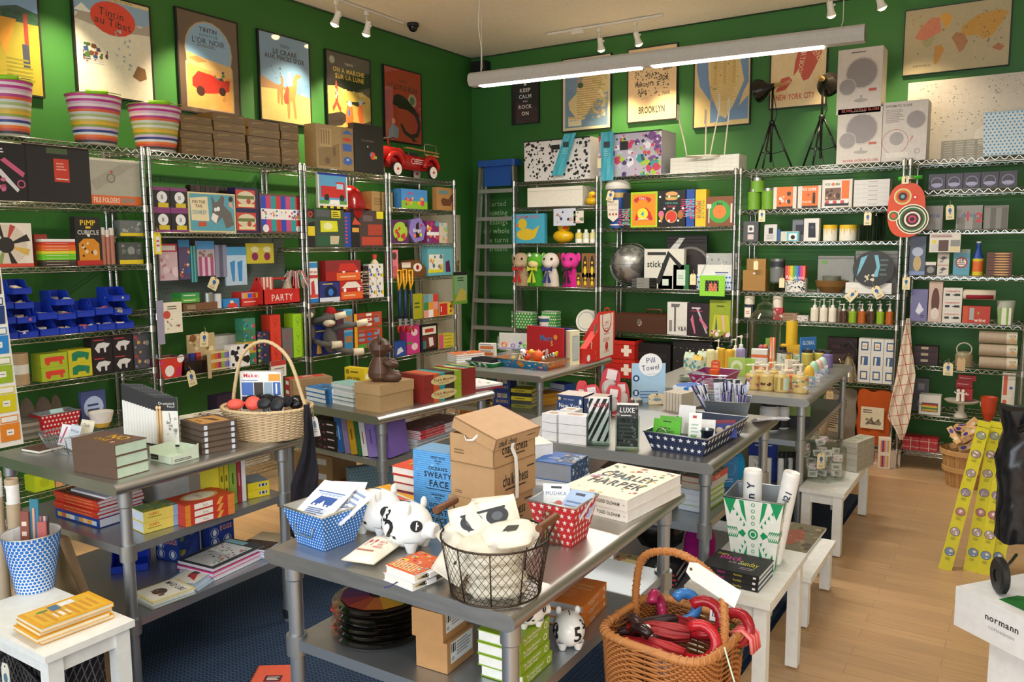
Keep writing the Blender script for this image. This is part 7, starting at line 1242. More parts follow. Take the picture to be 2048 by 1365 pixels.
o=obj('counter_display',m,p.o,p.rz,None,'red and white counter display with question mark, corner table','display')
A=onz(ZT,1172,728);q2=Pl(A,p.rz,.12,.1,h*.5);m=MB();ww=(p.o-A).length;m.add([(0,0,0),(ww,0,0),(ww,0,h*.62),(0,0,h*.3),(0,.05,0),(ww,.05,0),(ww,.05,h*.62),(0,.05,h*.3)],[(0,1,2,3),(0,3,7,4),(3,2,6,7),(5,4,7,6)],'d82a20');m.art((0,0,0),(1,0,0),(0,0,1),ww,h*.5,'B ? .45 .7 .3 f0e0d8 .5;T ? .8 .35 .15 f0e0d8;C .2 .2 .14 f0f0f0;T ? .85 .1 .1 f0e0d8')
d_=(p.o-A);obj('side_wing',m,Matrix.Rotation(-p.rz,3,'Z')@(A-p.o),math.atan2(d_.y,d_.x)-p.rz,parent=o)
for k in range(7):m=bx(MB(),.05,.002,h*.62,'6a5444' if k%2 else '8a7460');obj('fan_card',m,A.lerp(p.o,.25+.1*k)+V((0,.03,h*.16+.008*k)),0,None,'brown card leaning in the red question display, %s'%['leftmost','second from left','third from left','fourth from left','fifth from left','sixth from left','rightmost'][k],'card','brown cards in the red display',rot=(0,.32,p.rz))
Z9=.5665
p=G2(Z9,(988,810),(1021,813),.1,755);boxes(p,1,2,'2c3f86','navy boxed wooden letter blocks under the corner table',f='R .05 .08 .95 .95 33488f;R .2 .55 .4 .85 e0d0b8;R .42 .55 .6 .85 d8b870;R .62 .55 .8 .85 d8c8a8;B A .3 .7 .2 c83a3a;B B .51 .7 .2 3a6ab0;B C .71 .7 .2 3a8a4a;B BLOCKS .5 .3 .18 e0c060 .75',name='blocks_box')
p=G2(Z9,(1022,815),(1063,818),.12,780);books(p,5,['d8c828','2a2a2a','e0cc20','4a4a44','8a8a3a'],'yellow and black paperback right of the block boxes',f='L 1 .2 .3 .8 .7 3a3a2a',page='d8d0a0')
p=G2(Z9,(940,806),(985,810),.12,781);books(p,5,['e8e0c8','2a2a2a','e0d8c0','5a4a2a','d8b04a'],'black and cream striped magazine left of the block boxes',f='R .7 .1 .9 .9 1a1a1a',name='magazine',cat='magazine')
p=G2(Z9,(1085,812),(1128,806),.14,784);books(p,3,['c88a20','d09828','c88a20'],'amber yellow thick book in the right pile, corner table shelf',page='c89038')
p=G2(Z9,(1095,795),(1148,788),.12,764);p.o.z=Z9+.09;books(p,2,['2a4fa0','34589f'],'blue book on the amber ones, corner table shelf',page='c8d0e0')if False else None
p=G2(Z9,(1130,806),(1150,802),.14,766);books(p,3,['2a4fa0','34589f','2a4fa0'],'blue hardback right of the amber books, corner table',page='c8d0e0',jit=.004)
p=G2(.2815,(940,868),(1075,880),.2,818);
for k in range(6):obj('record_sleeve',bx(MB(),.26,.006,.25,['e6ddd2','dcd4ca'][k%2],'R .0 0 .22 1 c02c28;B Re .12 .5 .3 f0e8e0 .5 90' if k==0 else 'L 3 .3 .8 .9 .95 b89a9a'),p.at(.0+.02*k,.022*k,0),0,None,'white card sleeve leaning under the corner table, %s'%['front one with red end','second','third','fourth','fifth','rearmost'][k],'sleeve','white card sleeves',rot=(-.22,0,p.rz))
p=G2(.2815,(920,860),(948,865),.1,818);box(p,'c07828','orange-brown packet left of white card sleeves','packet',name='packet',f='N 3 8 .2 a8621c')
c=onz(ZT,985,690);m=MB();m.lathe([(0,0),(.05,0),(.06,.03),(.068,.032),(.068,.045),(.06,.047),(.055,.04)],'d8dad8',seg=26);m.lathe([(0,.036),(.058,.036)],'d8862a',seg=22);P=onz(ZT+.0,1012,700);obj('round_dish',m,P,0,None,'white round dish with orange inside at the back of corner table','dish')
def rows(txt):
 """shelf x0 x1 ytop depth colour | print | label | category,name | nx nz inset dz"""
 for ln in txt.strip().split('\n'):
  a,art,lb,cn,ex=(ln.split('|')+['']*5)[:5];k,x0,x1,yt,d,c=a.split();e=[float(v)for v in ex.split()]+[0]*4 if ex else[1,1,0,0]
  p=S(k,float(x0),float(x1),float(yt),float(d),.02+e[2],e[3]);cn=(cn or 'box').split(',');cat=cn[0];nm=(cn[1]if len(cn)>1 else cat).replace(' ','_');nx,nz=int(e[0]or 1),int(e[1]or 1)
  cs=c.split(',');ar=art.split('~');sd=''
  if nx*nz==1:box(p,cs[0],lb,cat,ar[0],l='',name=nm)
  else:boxes(p,nx,nz,cs,lb,cat,ar,name=nm,group=' '.join(lb.split()[:4])+' set')
BL='C .55 .55 .3 f0f0f0;T 8 .55 .55 .2 1a1a1a;R 0 .85 1 1 8a3a78;R 0 0 1 .1 8a3a78;P d8c020 .3 .1 .9 .1 .9 .3 .3 .3'
QM='O .5 .62 .2 .04 %s;P %s .46 .3 .54 .3 .54 .48 .46 .48;C .5 .2 .05 %s'
rows('''L1.1 -30 58 286 .04 1a1719|L 2 .05 .82 .6 .92 e8e0e0;P d8d4d4 .3 .5 .4 .55 .8 .2 .75 .15;P c85a7a .4 .7 .5 .75 .95 .5 .9 .42;N 3 14 .06 c86a86,a84a66 .1 .15 .5 .4;O .85 .3 .1 .03 c85a7a|black boxed scissors set with pink floral handles|boxed set
L1.1 57 184 290 .03 211d1c|R .32 .84 .65 .94 4a5a38;R .42 .36 .66 .76 c83a26;L 3 .46 .55 .62 .7 e8a090;R .45 .4 .64 .42 e8d8d0|large black portfolio with red label|portfolio
L1.1 184 283 319 .04 b0aa98|R 0 0 1 .2 dd6a30;B FILE_FOLDERS .3 .1 .11 f0dcc8 .52;R .6 .05 .7 .15 8a8a80;R .74 .05 .84 .15 8a8a80;R 0 .95 1 1 e0d8c0;P a39d8b .0 .5 .6 .9 .9 .9 .1 .3;O .4 .58 .1 .02 6a6458;C .42 .72 .03 c83a3a|grey file folders pack with orange bottom band|folders
L1.2 -40 68 446 .02 e8dccc|C .5 .5 .47 d8c8b4;P 2a2622 .5 .5 .3 .95 .42 .97;P b8483a .5 .5 .6 .97 .7 .92;P 2a2622 .5 .5 .9 .75 .96 .6;P d8b050 .5 .5 .95 .4 .9 .25;P 2a2622 .5 .5 .7 .06 .58 .03;P 8a9a5a .5 .5 .4 .03 .28 .08;P 2a2622 .5 .5 .1 .25 .05 .38;C .5 .5 .18 2c2826;R 0 .0 1 .08 d8503a|square spinner chart with wedge pictures at left edge|chart
L1.2 72 98 469 .1 8a2a20|C .5 .6 .3 e8e0d8|small red box with white dot behind the notebooks||1 1 .06
L1.2 86 154 478 .12 3a2e26,4a3a2c,72c82a,72c82a,d8d020,e86a24,e8622a,d03a24,e8e4e0|L 1 .1 .4 .9 .6 f0e8d8|slim coloured notebook lying|notebook|1 9
L1.2 155 206 434 .05 1d1b19|B PiMP .5 .88 .11 e8c020 .85;R .4 .76 .6 .8 e8c020;B CUBICLE .5 .68 .09 d8d4cc .85;P d88a1a .1 .1 .1 .45 .3 .55 .7 .55 .9 .45 .9 .1;R 0 0 1 .1 b82a20;N 3 9 .08 3a2a1a,e8c8a0 .2 .15 .8 .5;C .5 .62 .06 e8e0d0|black boxed kit lettered PiMP in yellow
L1.2 240 287 485 .07 4a4e48|R 0 0 1 .2 e0c41c;N 2 7 .15 8a8e88,6a6e68 .1 .25 .9 .9|clear box on yellow base, lower of two
L1.2 241 287 441 .07 6a6e6a|R 0 0 1 .2 e0c41c;N 4 7 .15 a8aca8,8a8e88 .1 .25 .9 .9|clear box on yellow base, upper of two||1 1 0 .163
L1.4 84 138 707 .1 a8b82a|P d8402c .15 .35 .15 .7 .3 .75 .85 .75 .9 .5 .8 .45 .8 .15 .7 .15 .68 .4 .35 .4 .3 .15 .22 .15|lime box with red rhino cutout|box|1 2
L1.4 139 186 699 .1 c8bc24|P 1f7a52 .15 .2 .15 .75 .4 .9 .7 .8 .9 .7 .85 .2 .75 .2 .7 .4 .4 .4 .35 .2|yellow box with green bear cutout|box|1 2
L1.4 186 268 672 .08 1e1618|R .1 .8 .6 .86 b83a3a;P d8d4d0 .15 .4 .3 .65 .6 .7 .9 .6 .8 .45 .7 .4 .68 .15 .6 .15 .58 .4 .4 .4 .38 .15 .3 .15|black boxed white dinosaur skeleton kit|boxed kit|2 2
L1.4 270 301 661 .07 4a4850|N 3 8 .12 a83a3a,c8a050,8a8a9a|clear and dark boxed pens|box|1 2
L1.5 165 214 782 .02 4a5688|E .5 .5 .4 .34 b8c8e8;L 2 .25 .35 .75 .65 3a4a7a|small oval-labelled blue sign on the low left shelf|sign|1 1 .1
L1.5 46 106 838 .14 8a8678,6a665c,9a9688,7a7668,a8a498,6a665c||grey magazine in the low pile at left|magazine|1 6 .02
L1.6 70 110 950 .1 b8c81c|C .5 .5 .3 a8b81a|lime green box low behind the left table leg
L1.6 112 150 950 .12 e0a070,c86a3a,3a8a9a,e8c8a0|N 3 6 .1 8a4a2a|coloured box low at left under steel table top|box|2 2
L2.1 308 378 375 .09 1b1518|'''+BL+'''|purple-topped black boxed magic ball|boxed toy|2 2
L2.1 379 473 386 .04 e3cf96|R .03 .04 .97 .96 5aa3b4;P ecdcb0 .06 .3 .04 .85 .4 .9 .42 .28;B PIN_THE .22 .76 .07 5a3a2a .3;B TAIL .22 .66 .07 5a3a2a .2;B DONKEY .23 .5 .1 5aa0b0 .3;P 6a655f .48 .95 .56 .75 .62 .8 .7 .95 .76 .9 .74 .7 .9 .5 .95 .2 .78 .1 .7 .4 .55 .2 .46 .34 .5 .6;P f0ece4 .46 .34 .5 .5 .62 .42 .56 .22;P d8a898 .84 .7 .96 .6 .9 .85;E .56 .58 .03 .05 f0f0f0;E .62 .6 .035 .06 f0f0f0;C .9 .86 .07 2a2420;P c8522a .18 .25 .35 .28 .36 .16 .2 .14|donkey party game box on second shelving|game box
L2.1 474 520 376 .08 241c4a|R 0 .1 .85 .9 d0402c;E .45 .55 .4 .3 dcd0b0;R .05 .5 .8 .65 6a7a3a;R .1 .15 .8 .28 e8d8a8;C .55 .4 .12 b84a2a|navy and red retro boxed game|box|1 2
L2.1 385 462 372 .05 2e1a16,4a2a20,241412,3a2018|L 1 .3 .1 .7 .9 a8643a|dark book upright behind the donkey box|book|8 1 .12
L2.1 522 603 389 .06 6a4a34|S 2448b8,c83a6a,1c9a98,c8342c,2448b8,c84a78,1c9a98,c8342c .02 .05 .98 .95;R .02 .35 .98 .62 f2ede8;N 3 26 .04 c83a6a,1c9a98,2448b8,e08a3a .03 .36 .97 .6;C .12 .12 .1 ece8e4;C .92 .12 .08 ece8e4|boxed metallic party crackers in window box|party box
L2.2 363 400 586 .1 5aa83a,3a9a4a,e07a30|L 1 .1 .3 .9 .7 e8f0d8|small green party box|box|1 2 0 .05
L2.2 367 435 606 .1 7a5234|R .1 .2 .35 .8 9a8a6a|brown kraft crate holding green party boxes|crate
L2.2 448 479 598 .06 2a86c8|P e8d8c8 .4 .1 .4 .8 .6 .8 .7 .1;P d83a30 .2 0 .3 .5 .8 .5 .9 0|bright blue box with red coated figure
L2.2 484 524 584 .1 cf3226|L 1 .1 .2 .8 .4 f0c8b8;R 0 .55 1 .95 c8a8a0;S e8a030,3a5ac8,d8402c,e8c030 .1 .58 .9 .9|red tray box of birthday candles
L2.3 321 322 700 .1 ffffff||tiny sliver
L2.3 430 480 671 .12 c8c6c0||plain white gift box behind the figure boxes|box|1 2 .1 .1
L2.3 418 466 703 .09 d8c690|S c8902a,c8642a,a82a5a,7ab03a,8a6ab8,3a6ab8 .1 .2 .95 .85|cream box of rainbow plastic figures|box|1 2
L2.3 463 500 690 .07 ece9e4|N 3 12 .14 1a1a1a|white box with black cow patches|box|1 1 -.02
L2.3 489 514 637 .08 3a7a56,c8a02a,3a7a56,3a8a6a|N 3 8 .14 5ab8c8,c83a4a,8ac04a,2a5a9a|patterned memory box in column|box|1 4
L2.3 516 540 664 .08 28324e|N 5 7 .14 c86a3a,8ab03a,5a5a8a|dark boxed cube puzzle|box|1 3
L2.3 543 564 630 .09 d83c28|'''+QM%(('a82a1c',)*3)+'''|red question mark box|box|1 3
L2.3 566 587 657 .08 6a6a68|'''+QM%(('b83a4a',)*3)+'''|grey question mark box|box|1 2
L2.3 588 608 628 .09 9acc20|'''+QM%(('6a9a1a',)*3)+'''|lime question mark box|box|1 3
L2.4 320 372 850 .1 2a3a7a|N 3 8 .2 3a6ab8,6a4a9a|blue and purple mesh bundle low behind pencil cards|bundle
L2.4 437 478 790 .1 2a1a30|C .6 .5 .3 5a5a64|black and purple boxed toy low behind wicker handle
L3.1 615 690 419 .09 3a4a3a|R 0 0 .2 1 1c1a18;R 0 .3 .2 .55 e8d020;R .65 .78 .9 .98 e0d020;L 3 .68 .8 .88 .95 3a3a1a;R .25 .8 .6 .98 55595a;P d8d824 .35 .4 .35 .7 .8 .7 .82 .42;E .55 .56 .12 .1 e8e8a8;P 2a5a3a .25 .05 .25 .3 .9 .3 .9 .05;O .1 .86 .08 .04 c83a2a;P c8b898 .6 .08 .6 .3 .85 .3 .82 .08;P 3a5a44 .0 .62 .0 .82 .25 .7|clear boxed green and yellow wooden truck|boxed toy
L3.1 704 768 421 .09 4a3a36|R 0 0 .24 1 1c1a18;R .78 .78 1 .98 e0d020;R .35 .7 .65 .86 6a5a56;P b8442e .3 .05 .3 .28 .95 .28 .95 .05;P a8402e .5 .32 .5 .62 .95 .62 .95 .32;P d8a040 .02 .4 .02 .52 .22 .52 .22 .4;P c84a2a .02 .6 .1 .8 .3 .6|clear boxed red wooden fire truck kit|boxed toy
L3.1 690 703 425 .08 24489a|L 8 .1 .1 .5 .9 d84a3a|blue cased set between the wooden truck boxes
L3.1 637 696 346 .02 e8e4d4|R .04 .12 .96 .95 5aa0c8;P c8281e .1 .3 .1 .62 .6 .62 .6 .75 .9 .75 .94 .3;C .28 .3 .1 2a2624;C .8 .3 .1 2a2624;R .62 .55 .85 .7 a8d0e8;R .04 .12 .96 .22 5a9a4a;P f0f0ec .35 .12 .4 .24 .7 .24 .72 .12;S 1a1a1a,e8d020,1a1a1a,e8d020,1a1a1a,e8d020,1a1a1a,e8d020 .05 0 .95 .06;R 0 .92 1 1 2a4ab0|wooden fire engine puzzle above the truck boxes|puzzle|1 1 0 .29
L3.1 744 786 384 .1 ae8c56|R .55 .1 .95 .85 8a9a5a;L 3 .1 .3 .5 .7 8a6a3a|kraft toy box right of the red helmet|box|1 1 .04 .285
L3.2 618 637 524 .04 ece8e4|R 0 .85 1 .98 3a8ac8;B KERPLUNK .5 .75 .05 c83a2a .9;P c83a4a .3 .2 .3 .5 .6 .55 .7 .2;R 0 0 1 .1 2a7ac8;R 0 .12 1 .2 d84a3a;R 0 .6 1 .68 c83a3a|tall white boxed game tube with red lettering|game tube
L3.2 640 680 563 .08 2a3478|L 1 .15 .82 .85 .92 e0c060;E .55 .45 .32 .35 0e1a40;C .55 .45 .18 3a7ad0;R 0 0 1 .2 d8dce8|navy boxed model kit with black window
L3.2 681 727 560 .07 b8281e|P e8dcd0 .05 .6 .3 .9 .7 .9 .95 .6;R .05 .05 .95 .4 e0662c;L 1 .15 .15 .85 .3 f0c090;C .2 .5 .1 f0f0f0;C .8 .5 .1 f0f0f0|red boxed pedal car model, lower
L3.2 652 722 521 .07 a82420|R 0 .5 1 1 8a2a2c;R .3 .05 .98 .42 e0662c;L 1 .4 .15 .9 .3 f0c090;C .5 .5 .1 f0f0f0;C .88 .5 .1 f0f0f0;P c83226 .35 .5 .4 .85 .8 .85 .95 .5|red boxed pedal car model, upper||1 1 0 .143
L3.2 728 738 533 .08 241a18|T AVIATOR .5 .5 .5 b8a890 .8 90|dark upright book before the white patterned boxes|book
L3.2 739 768 528 .06 e6e2da|N 3 8 .16 1a1a1a,e0c82a,c83a3a,3a5ab8;C .5 .82 .12 8a7a50|white box with colourful animal shapes|box|2 2
L3.3 626 676 650 .12 22348a|L 1 .1 .75 .6 .85 d8c060;P e0a840 .15 .05 .2 .4 .3 .4 .35 .05;P e0a840 .6 .05 .65 .4 .75 .4 .8 .05;C .85 .35 .1 e87a5a|blue counter display with yellow hands under sock monkeys|display
L3.3 689 707 619 .07 3a8ab8,4a9ac0|R .1 .4 .9 .7 a87a4a;R 0 .9 1 1 6ab0d8;R 0 0 1 .08 b83a3a|blue boxed toy behind the monkey arm|box|1 2
L3.3 676 689 622 .07 5a2a3a||maroon box left of the blue toy boxes
L3.3 710 765 626 .03 b8482c|R 0 0 .1 1 e0b020;R .15 .7 .35 .92 8a94a8;R .7 .7 .9 .92 8a94a8;R .42 .62 .62 .98 ece4d8;L 2 .45 .7 .6 .85 c83a3a;R .15 .2 .35 .5 8a94a8;R .7 .2 .9 .5 8a94a8;R .45 .05 .6 .48 2a7ac8;R .1 .55 1 .6 3a7a3a;R .12 0 .42 .12 4a9a3a;R .62 0 1 .12 4a9a3a;L 6 .12 .1 .98 .95 a83c24|red doll house book with blue door|book
L4.1 800 828 381 .1 3a86b8|R 0 0 1 .45 a8c030|blue and lime box behind the pink lettered one||1 1 .06
L4.1 803 855 379 .08 4a90d0|R 0 0 1 .4 8ac030;N 3 12 .14 e07030,e8b040,c83a5a .1 .15 .9 .6;B Jumbo .35 .8 .14 d83a5a .5|blue boxed animal figures with pink title
L4.1 874 912 376 .05 b5854c|R .1 .72 .6 .88 6a8a8a;P 6a3e22 .2 .4 .3 .55 .6 .5 .75 .7 .9 .75 .85 .55 .7 .2 .3 .2|kraft box with brown horse picture
L4.2 784 818 440 .06 5a2a5a|E .5 .5 .42 .42 a8c83a;N 3 8 .12 5a2a1a,c83a3a .2 .1 .8 .7;C .85 .8 .1 2a2a2a|purple boxed animal game in the corner shelving|game box
L4.2 854 878 442 .06 8a2a6a|N 3 12 .16 e8e0d0,c83a4a,5aa0b0,e88a3a;R 0 .35 1 .5 f0f0ec|magenta block puzzle box with picture tiles
L4.2 879 895 446 .05 d8c8b0|N 8 12 .16 e89a8a,8ac0c8,9ac05a|pale block puzzle box with picture tiles
L4.3 782 797 500 .06 e07a86|E .5 .78 .3 .14 5a3a3a;E .5 .3 .3 .14 c85a66|tall pink window box
L4.3 856 906 491 .07 6ab0b8|R .05 .1 .6 .7 e8e4d8;N 3 14 .08 c88a6a,5a7a8a,e8c83a .06 .1 .6 .7;P 5a1a4a .7 .1 .7 .45 .85 .5 .9 .1;R 0 .1 .6 .2 e0d82a|teal boxed dress-up cards set
L4.4 848 876 589 .07 c8b070|N 3 6 .01 3a8a4a;R 0 0 .33 .33 e8a090;R .33 0 .66 .33 f0f0ec;R .66 0 1 .33 e87a30;R 0 .33 .33 .66 3a8a4a;R .33 .33 .66 .66 e89a30;R .66 .33 1 .66 e89a90;R 0 .66 .33 1 6a9aa0;R .33 .66 .66 1 8ab0b0;R .66 .66 1 1 d8402c|picture block set with birds and leaves
L4.4 879 907 604 .07 d8b070|R .02 .05 .55 .9 cf2c24;R .6 .05 1 .9 e8c83a;C .8 .65 .12 a82a20;C .8 .3 .12 a82a20;R .1 .3 .16 .7 f0f0ec|red and yellow boxed blocks in the corner shelving
L4.4 826 845 588 .04 a8a820|L 2 .2 .4 .8 .7 4a5a1a|olive green house-shaped box behind grabbers
L4.5 789 812 683 .08 2a50a0|P d8d8dc .2 .1 .3 .5 .6 .6 .8 .3|blue window box with white toy
L4.5 814 840 651 .08 c83a80|E .6 .5 .25 .25 e8c8d0;R 0 .7 .4 .85 3a9a3a|pink window box with small animal|box|1 2
L4.5 842 876 649 .03 1c1818|R .1 .62 .9 .92 e8e0d0;R .25 .7 .75 .84 b83a2a;R .1 .1 .9 .58 6a2a2a;P e8e0d8 .5 .15 .45 .5 .7 .5 .75 .2;S 3a5a9a,4a8a4a .1 .1 .3 .4|black framed craft kit with white and red panel
L4.5 878 908 668 .08 d8c83a|R 0 0 .3 1 d85a80;L 1 .35 .3 .95 .7 6a7a2a|thin yellow and pink box|box|1 4
A.1 1055 1165 374 .25 e6e0cf|R 0 .8 1 .82 b8b2a0|wide white lidded storage box
A.2 1024 1089 428 .05 43a4c0|B WARM_DUCK .5 .9 .1 c85060 .9;E .45 .3 .3 .2 d8b828;C .33 .66 .18 d8b828;P d8b828 .6 .4 .85 .6 .75 .3;P d8683a .1 .6 .22 .68 .22 .56|blue packaged yellow duck warmer
A.3 1150 1191 546 .06 8a6238|E .5 .5 .3 .42 3a2a1a;E .5 .3 .2 .18 e8c820;C .5 .62 .16 e8c820|kraft window box with yellow duck|box|3 1
A.3 1163 1191 507 .06 8a6238|E .5 .5 .3 .42 3a2a1a;E .5 .3 .2 .18 e8c820;C .5 .62 .16 e8c820|kraft window box with yellow duck, upper|box|2 1 0 .085
B.0 1197 1322 264 .32 b8b0c0|N 3 40 .1 7a4a8a,e8e4ea,c83a5a,3a9a98,a8c83a;N 5 40 .06 4a3a6a,c8c0d0,d86a8a,e8e4ea;N 9 50 .04 2a2a5a,9ac03a,c84a4a;R 0 .97 1 1 1a1a2a;R .35 .6 .48 .8 1a1a1e|large paisley storage box in purple, lime and red|storage box|1 1 .02
A.0 1049 1180 278 .3 d8d4ce|N 3 110 .04 1a1a1c;N 7 110 .03 d8d4ce,1a1a1c;R .42 .74 .55 .86 1a1a1a;R 0 .97 1 1 1a1a1a|black and white leaf-print storage box|storage box
B.0 1340 1478 312 .2 d8d4c6|T clothespin_trash_can .5 .5 .4 9ab08a .4|white clothespin bin carton|carton|1 4
B.1 1246 1260 386 .08 1a181c|T menus .5 .3 .5 d83a6a .5 -90;T take-out .75 .3 .4 5ac0a0 .5 -90|black menus folder spine beside the giant cup|folder
B.1 1261 1314 384 .06 a8cc1a|R .06 .05 .94 .94 e88c1c;P c42a2c .15 .2 .85 .2 .75 .42 .6 .55 .4 .55 .22 .38;E .45 .77 .33 .1 c42a2c;E .45 .72 .2 .06 e88c1c;C .46 .38 .2 e0d83a;B 4 .46 .38 .14 2a9ac0;B CALL .45 .82 .06 f0e8d0 .4;B take-out .48 .24 .06 f0e8d0 .55|orange folder with red telephone and lime border|folder
B.1 1315 1370 381 .06 151317|E .5 .9 .22 .07 d8a060;R .28 .8 .72 .86 6a3a1a;E .5 .8 .25 .03 6aa83a;E .5 .77 .22 .04 d8a060;T take-out .5 .66 .07 6ac0a8 .65;T menus .5 .57 .07 c84a5a .4;C .5 .28 .22 c8a060;C .5 .28 .19 c83a2a;D 3 3 .12 f0f0e8;E .13 .35 .1 .1 e86a8a;P c88a40 .05 .3 .22 .3 .14 .1;E .83 .33 .1 .12 a86a30|black folder with burger and pizza pictures|folder
B.1 1372 1388 379 .08 1f4a9a|T menus .4 .5 .5 d83a6a .5 -90;T take-out .75 .5 .4 5ac0d0 .5 -90|blue menus folder spine|folder
B.1 1390 1411 379 .08 e2b81c|T menus .3 .45 .5 c83a4a .5 -90;T take-out .7 .45 .3 8a8a3a .5 -90|yellow menus folder spine|folder
B.1 1411 1466 393 .06 7e4a26|C .5 .48 .4 3f9a3c;C .5 .48 .24 e07a30;B Eat .5 .76 .1 1c2a1c .3;T in .5 .5 .1 b84a1c .3;R .1 .1 .14 .7 d8d0c0;R .04 .6 .2 .75 d8d0c0;R .9 .1 .96 .75 d8d0c0|brown folder with green and orange plate|folder
B.2 1288 1367 498 .05 d0cdbf|R .08 .84 .55 .92 2a2a28;B stickr .3 .62 .16 2a2a28 .45;P 1e1e1c .5 .7 .6 .95 .95 .6 .9 .5 .65 .8 .4 .1 .3 .15|cream box lettered stickr with black ribbon drawing
B.2 1333 1412 471 .03 211b1a|O .6 .4 .5 .06 6a6660;P c8c4c0 .02 .7 .3 .95 .45 .95 .15 .6;E .6 .35 .32 .4 2e2420|black boxed oval mirror frame with paper band|box|1 1 .12
B.2 1411 1475 507 .08 a8aaa4|N 3 60 .03 d8dad4,6a6c66|sparkly silver box at right of the globe shelf|box|1 1 .1
B.2 1393 1463 550 .06 d0d8e4|D 12 3 .36 2a5aa8 6|blue and white trellis box under loose cards
B.2 1395 1466 530 .05 d9d6ce|L 2 .5 .3 .95 .6 4a5a8a;P b8b4ac 0 0 .2 1 .25 1 .05 0|stack of white greeting cards on trellis box|cards|1 1 .01 .07
B.2 1263 1314 556 .14 3a3836,5a5854|R .2 .1 .7 .9 8a8880|flat dark boxed picture frame|box|1 7
B.2 1316 1344 552 .03 23693a|R .3 .25 .75 .75 ccd6c8|small green picture frame|picture frame,frame
B.2 1346 1377 530 .03 23693a|R .22 .15 .78 .8 ccd6c8;L 2 .3 .4 .7 .6 8ab08a|tall green picture frame|picture frame,frame
B.3 1334 1373 605 .06 d9d5cc|P 6a6660 .35 .1 .35 .9 .45 .9 .45 .1;P 6a6660 .2 .85 .6 .85 .65 .95 .2 .95;P 8a8680 .1 .1 .1 .45 .25 .45 .25 .1;B V&A .78 .2 .14 2a2a2a .45|white boxed hammer set lettered V and A
B.3 1374 1417 607 .06 2a1a22|P c86a86 .15 .5 .25 .65 .4 .1 .35 .05;P b8b0b0 .4 .85 .5 .85 .95 .1 .88 .08;P c86a86 .55 .5 .9 .2 .95 .28 .6 .6;R .15 .75 .7 .77 c83a6a;L 1 .2 .8 .7 .9 d8c8cc|black boxed pink floral tool set
B.3 1418 1465 601 .08 8fa023|P b8b82a .1 .15 .2 .6 .8 .6 .9 .15;P 3a5a6a .25 .2 .3 .6 .35 .2;P d8a8a0 .6 .15 .5 .6 .62 .6 .68 .15;N 3 10 .1 b83a4a,e8d8d0 .05 .0 .95 .2;L 1 .3 .8 .7 .88 4a5a1a|lime green display of small floral hammers|display
B.4 1265 1340 688 .2 141214|R .1 .6 .9 .75 232022|black case in the dark bottom shelf behind pill towel sign|case
B.4 1345 1420 684 .25 161517|D 6 3 .1 6a6864|black case with dotted holes low on the back wall|case
C.1 1546 1592 374 .08 d3cdc0|R .15 0 .85 1 e8702a;C .68 .68 .1 3a3230;N 3 8 .08 e8e4dc,c8c4bc,3a3230 .25 .2 .75 .6;R .15 0 .85 .1 2a2422|white and orange boxed ice cube kit
C.1 1595 1641 372 .08 d3cdc0|R .18 0 .88 1 e8702a;R .18 0 .88 .1 2a2422;B ICE_QUBE .5 .85 .12 f0ece4 .6;T + .45 .6 .2 2a2422;C .7 .64 .06 2a2422;R .64 .2 .76 .58 2a2422;B STARTER .4 .28 .09 f0d8c0 .4|orange boxed starter kit with black person icon
C.1 1643 1703 359 .12 d6cfc2|R .08 .05 .9 .95 ddd6c8;R .65 .3 .9 .95 e8702a;R .1 .25 .63 .7 7a5a4a;N 3 8 .08 c89a7a,4a342a .12 .3 .6 .65;B ICE_QUBE .35 .83 .08 3a3230 .5;C .37 .84 .05 e8702a;R .1 .05 .9 .18 2a2430;S c84a4a,e8e0d8,c84a4a,e8e0d8,c84a4a,e8e0d8 .12 .14 .88 .24|large orange and white boxed set with smiling group photo
C.1 1706 1778 359 .12 d2cec8|L 1 .4 .3 .7 .7 a8a098|flat white box|box|1 6
C.2 1486 1516 443 .05 4c4c50|R .3 .45 .7 .8 d8d4cc;C .5 .62 .12 4a4a4a;R .3 .1 .7 .35 c8b8b0|grey box with white toy camera print
C.2 1528 1553 449 .03 c9c6bf|R .35 .45 .7 .8 2a2a2c;L 3 .2 .1 .8 .4 9a9a96|pale blister card with black lens|card
C.2 1554 1560 459 .06 2a5a8a||thin blue box between camera boxes
C.2 1561 1597 463 .05 c8c4b4|R .35 .02 1 .95 5ab0c4;R .45 .1 .9 .8 e4e0d4;C .68 .4 .22 1a1a1e|teal and cream boxed plastic camera
C.2 1584 1606 439 .05 6c7076|R .3 .3 1 .75 2a2a3c|grey boxed binoculars behind camera boxes|box|1 1 .06
C.2 1607 1637 437 .06 d8d4cc|P 24222e .3 .15 .3 .8 .75 .8 .8 .15;C .55 .6 .12 4a485a|white box with black twin-lens camera
C.3 1485 1530 541 .1 9c7234|L 1 .45 .75 .6 .95 e8e0d0|open kraft box with paper packets
C.3 1492 1530 518 .05 a57c3e||kraft box behind the open one|box|1 1 .1
C.3 1570 1610 557 .07 d9d5cb|N 3 50 .06 1c1c1c|black and white patterned napkin pack|pack
C.3 1570 1610 532 .07 c84a4a|S c83a4a,d8782a,d8b82a,5aa03a,3a8ab8,5a4a9a,c83a7a,e06a4a 0 .0 1 1;T Napkins .5 .22 .28 f0ece8 .9|rainbow striped napkin pack on the patterned one|pack|1 1 0 .086
C.3 1634 1706 512 .04 8c8c86|P 8a6a44 .1 .25 .2 .05 .8 .05 .9 .25;N 3 12 .06 5a6a3a,7a5a3a .15 .22 .85 .35;R .1 .78 .25 .88 6a9a4a|grey box with wooden salad bowl picture|box|1 1 .1
C.3 1708 1792 502 .04 84847e||plain grey box behind the black oval tray|box|1 1 .1
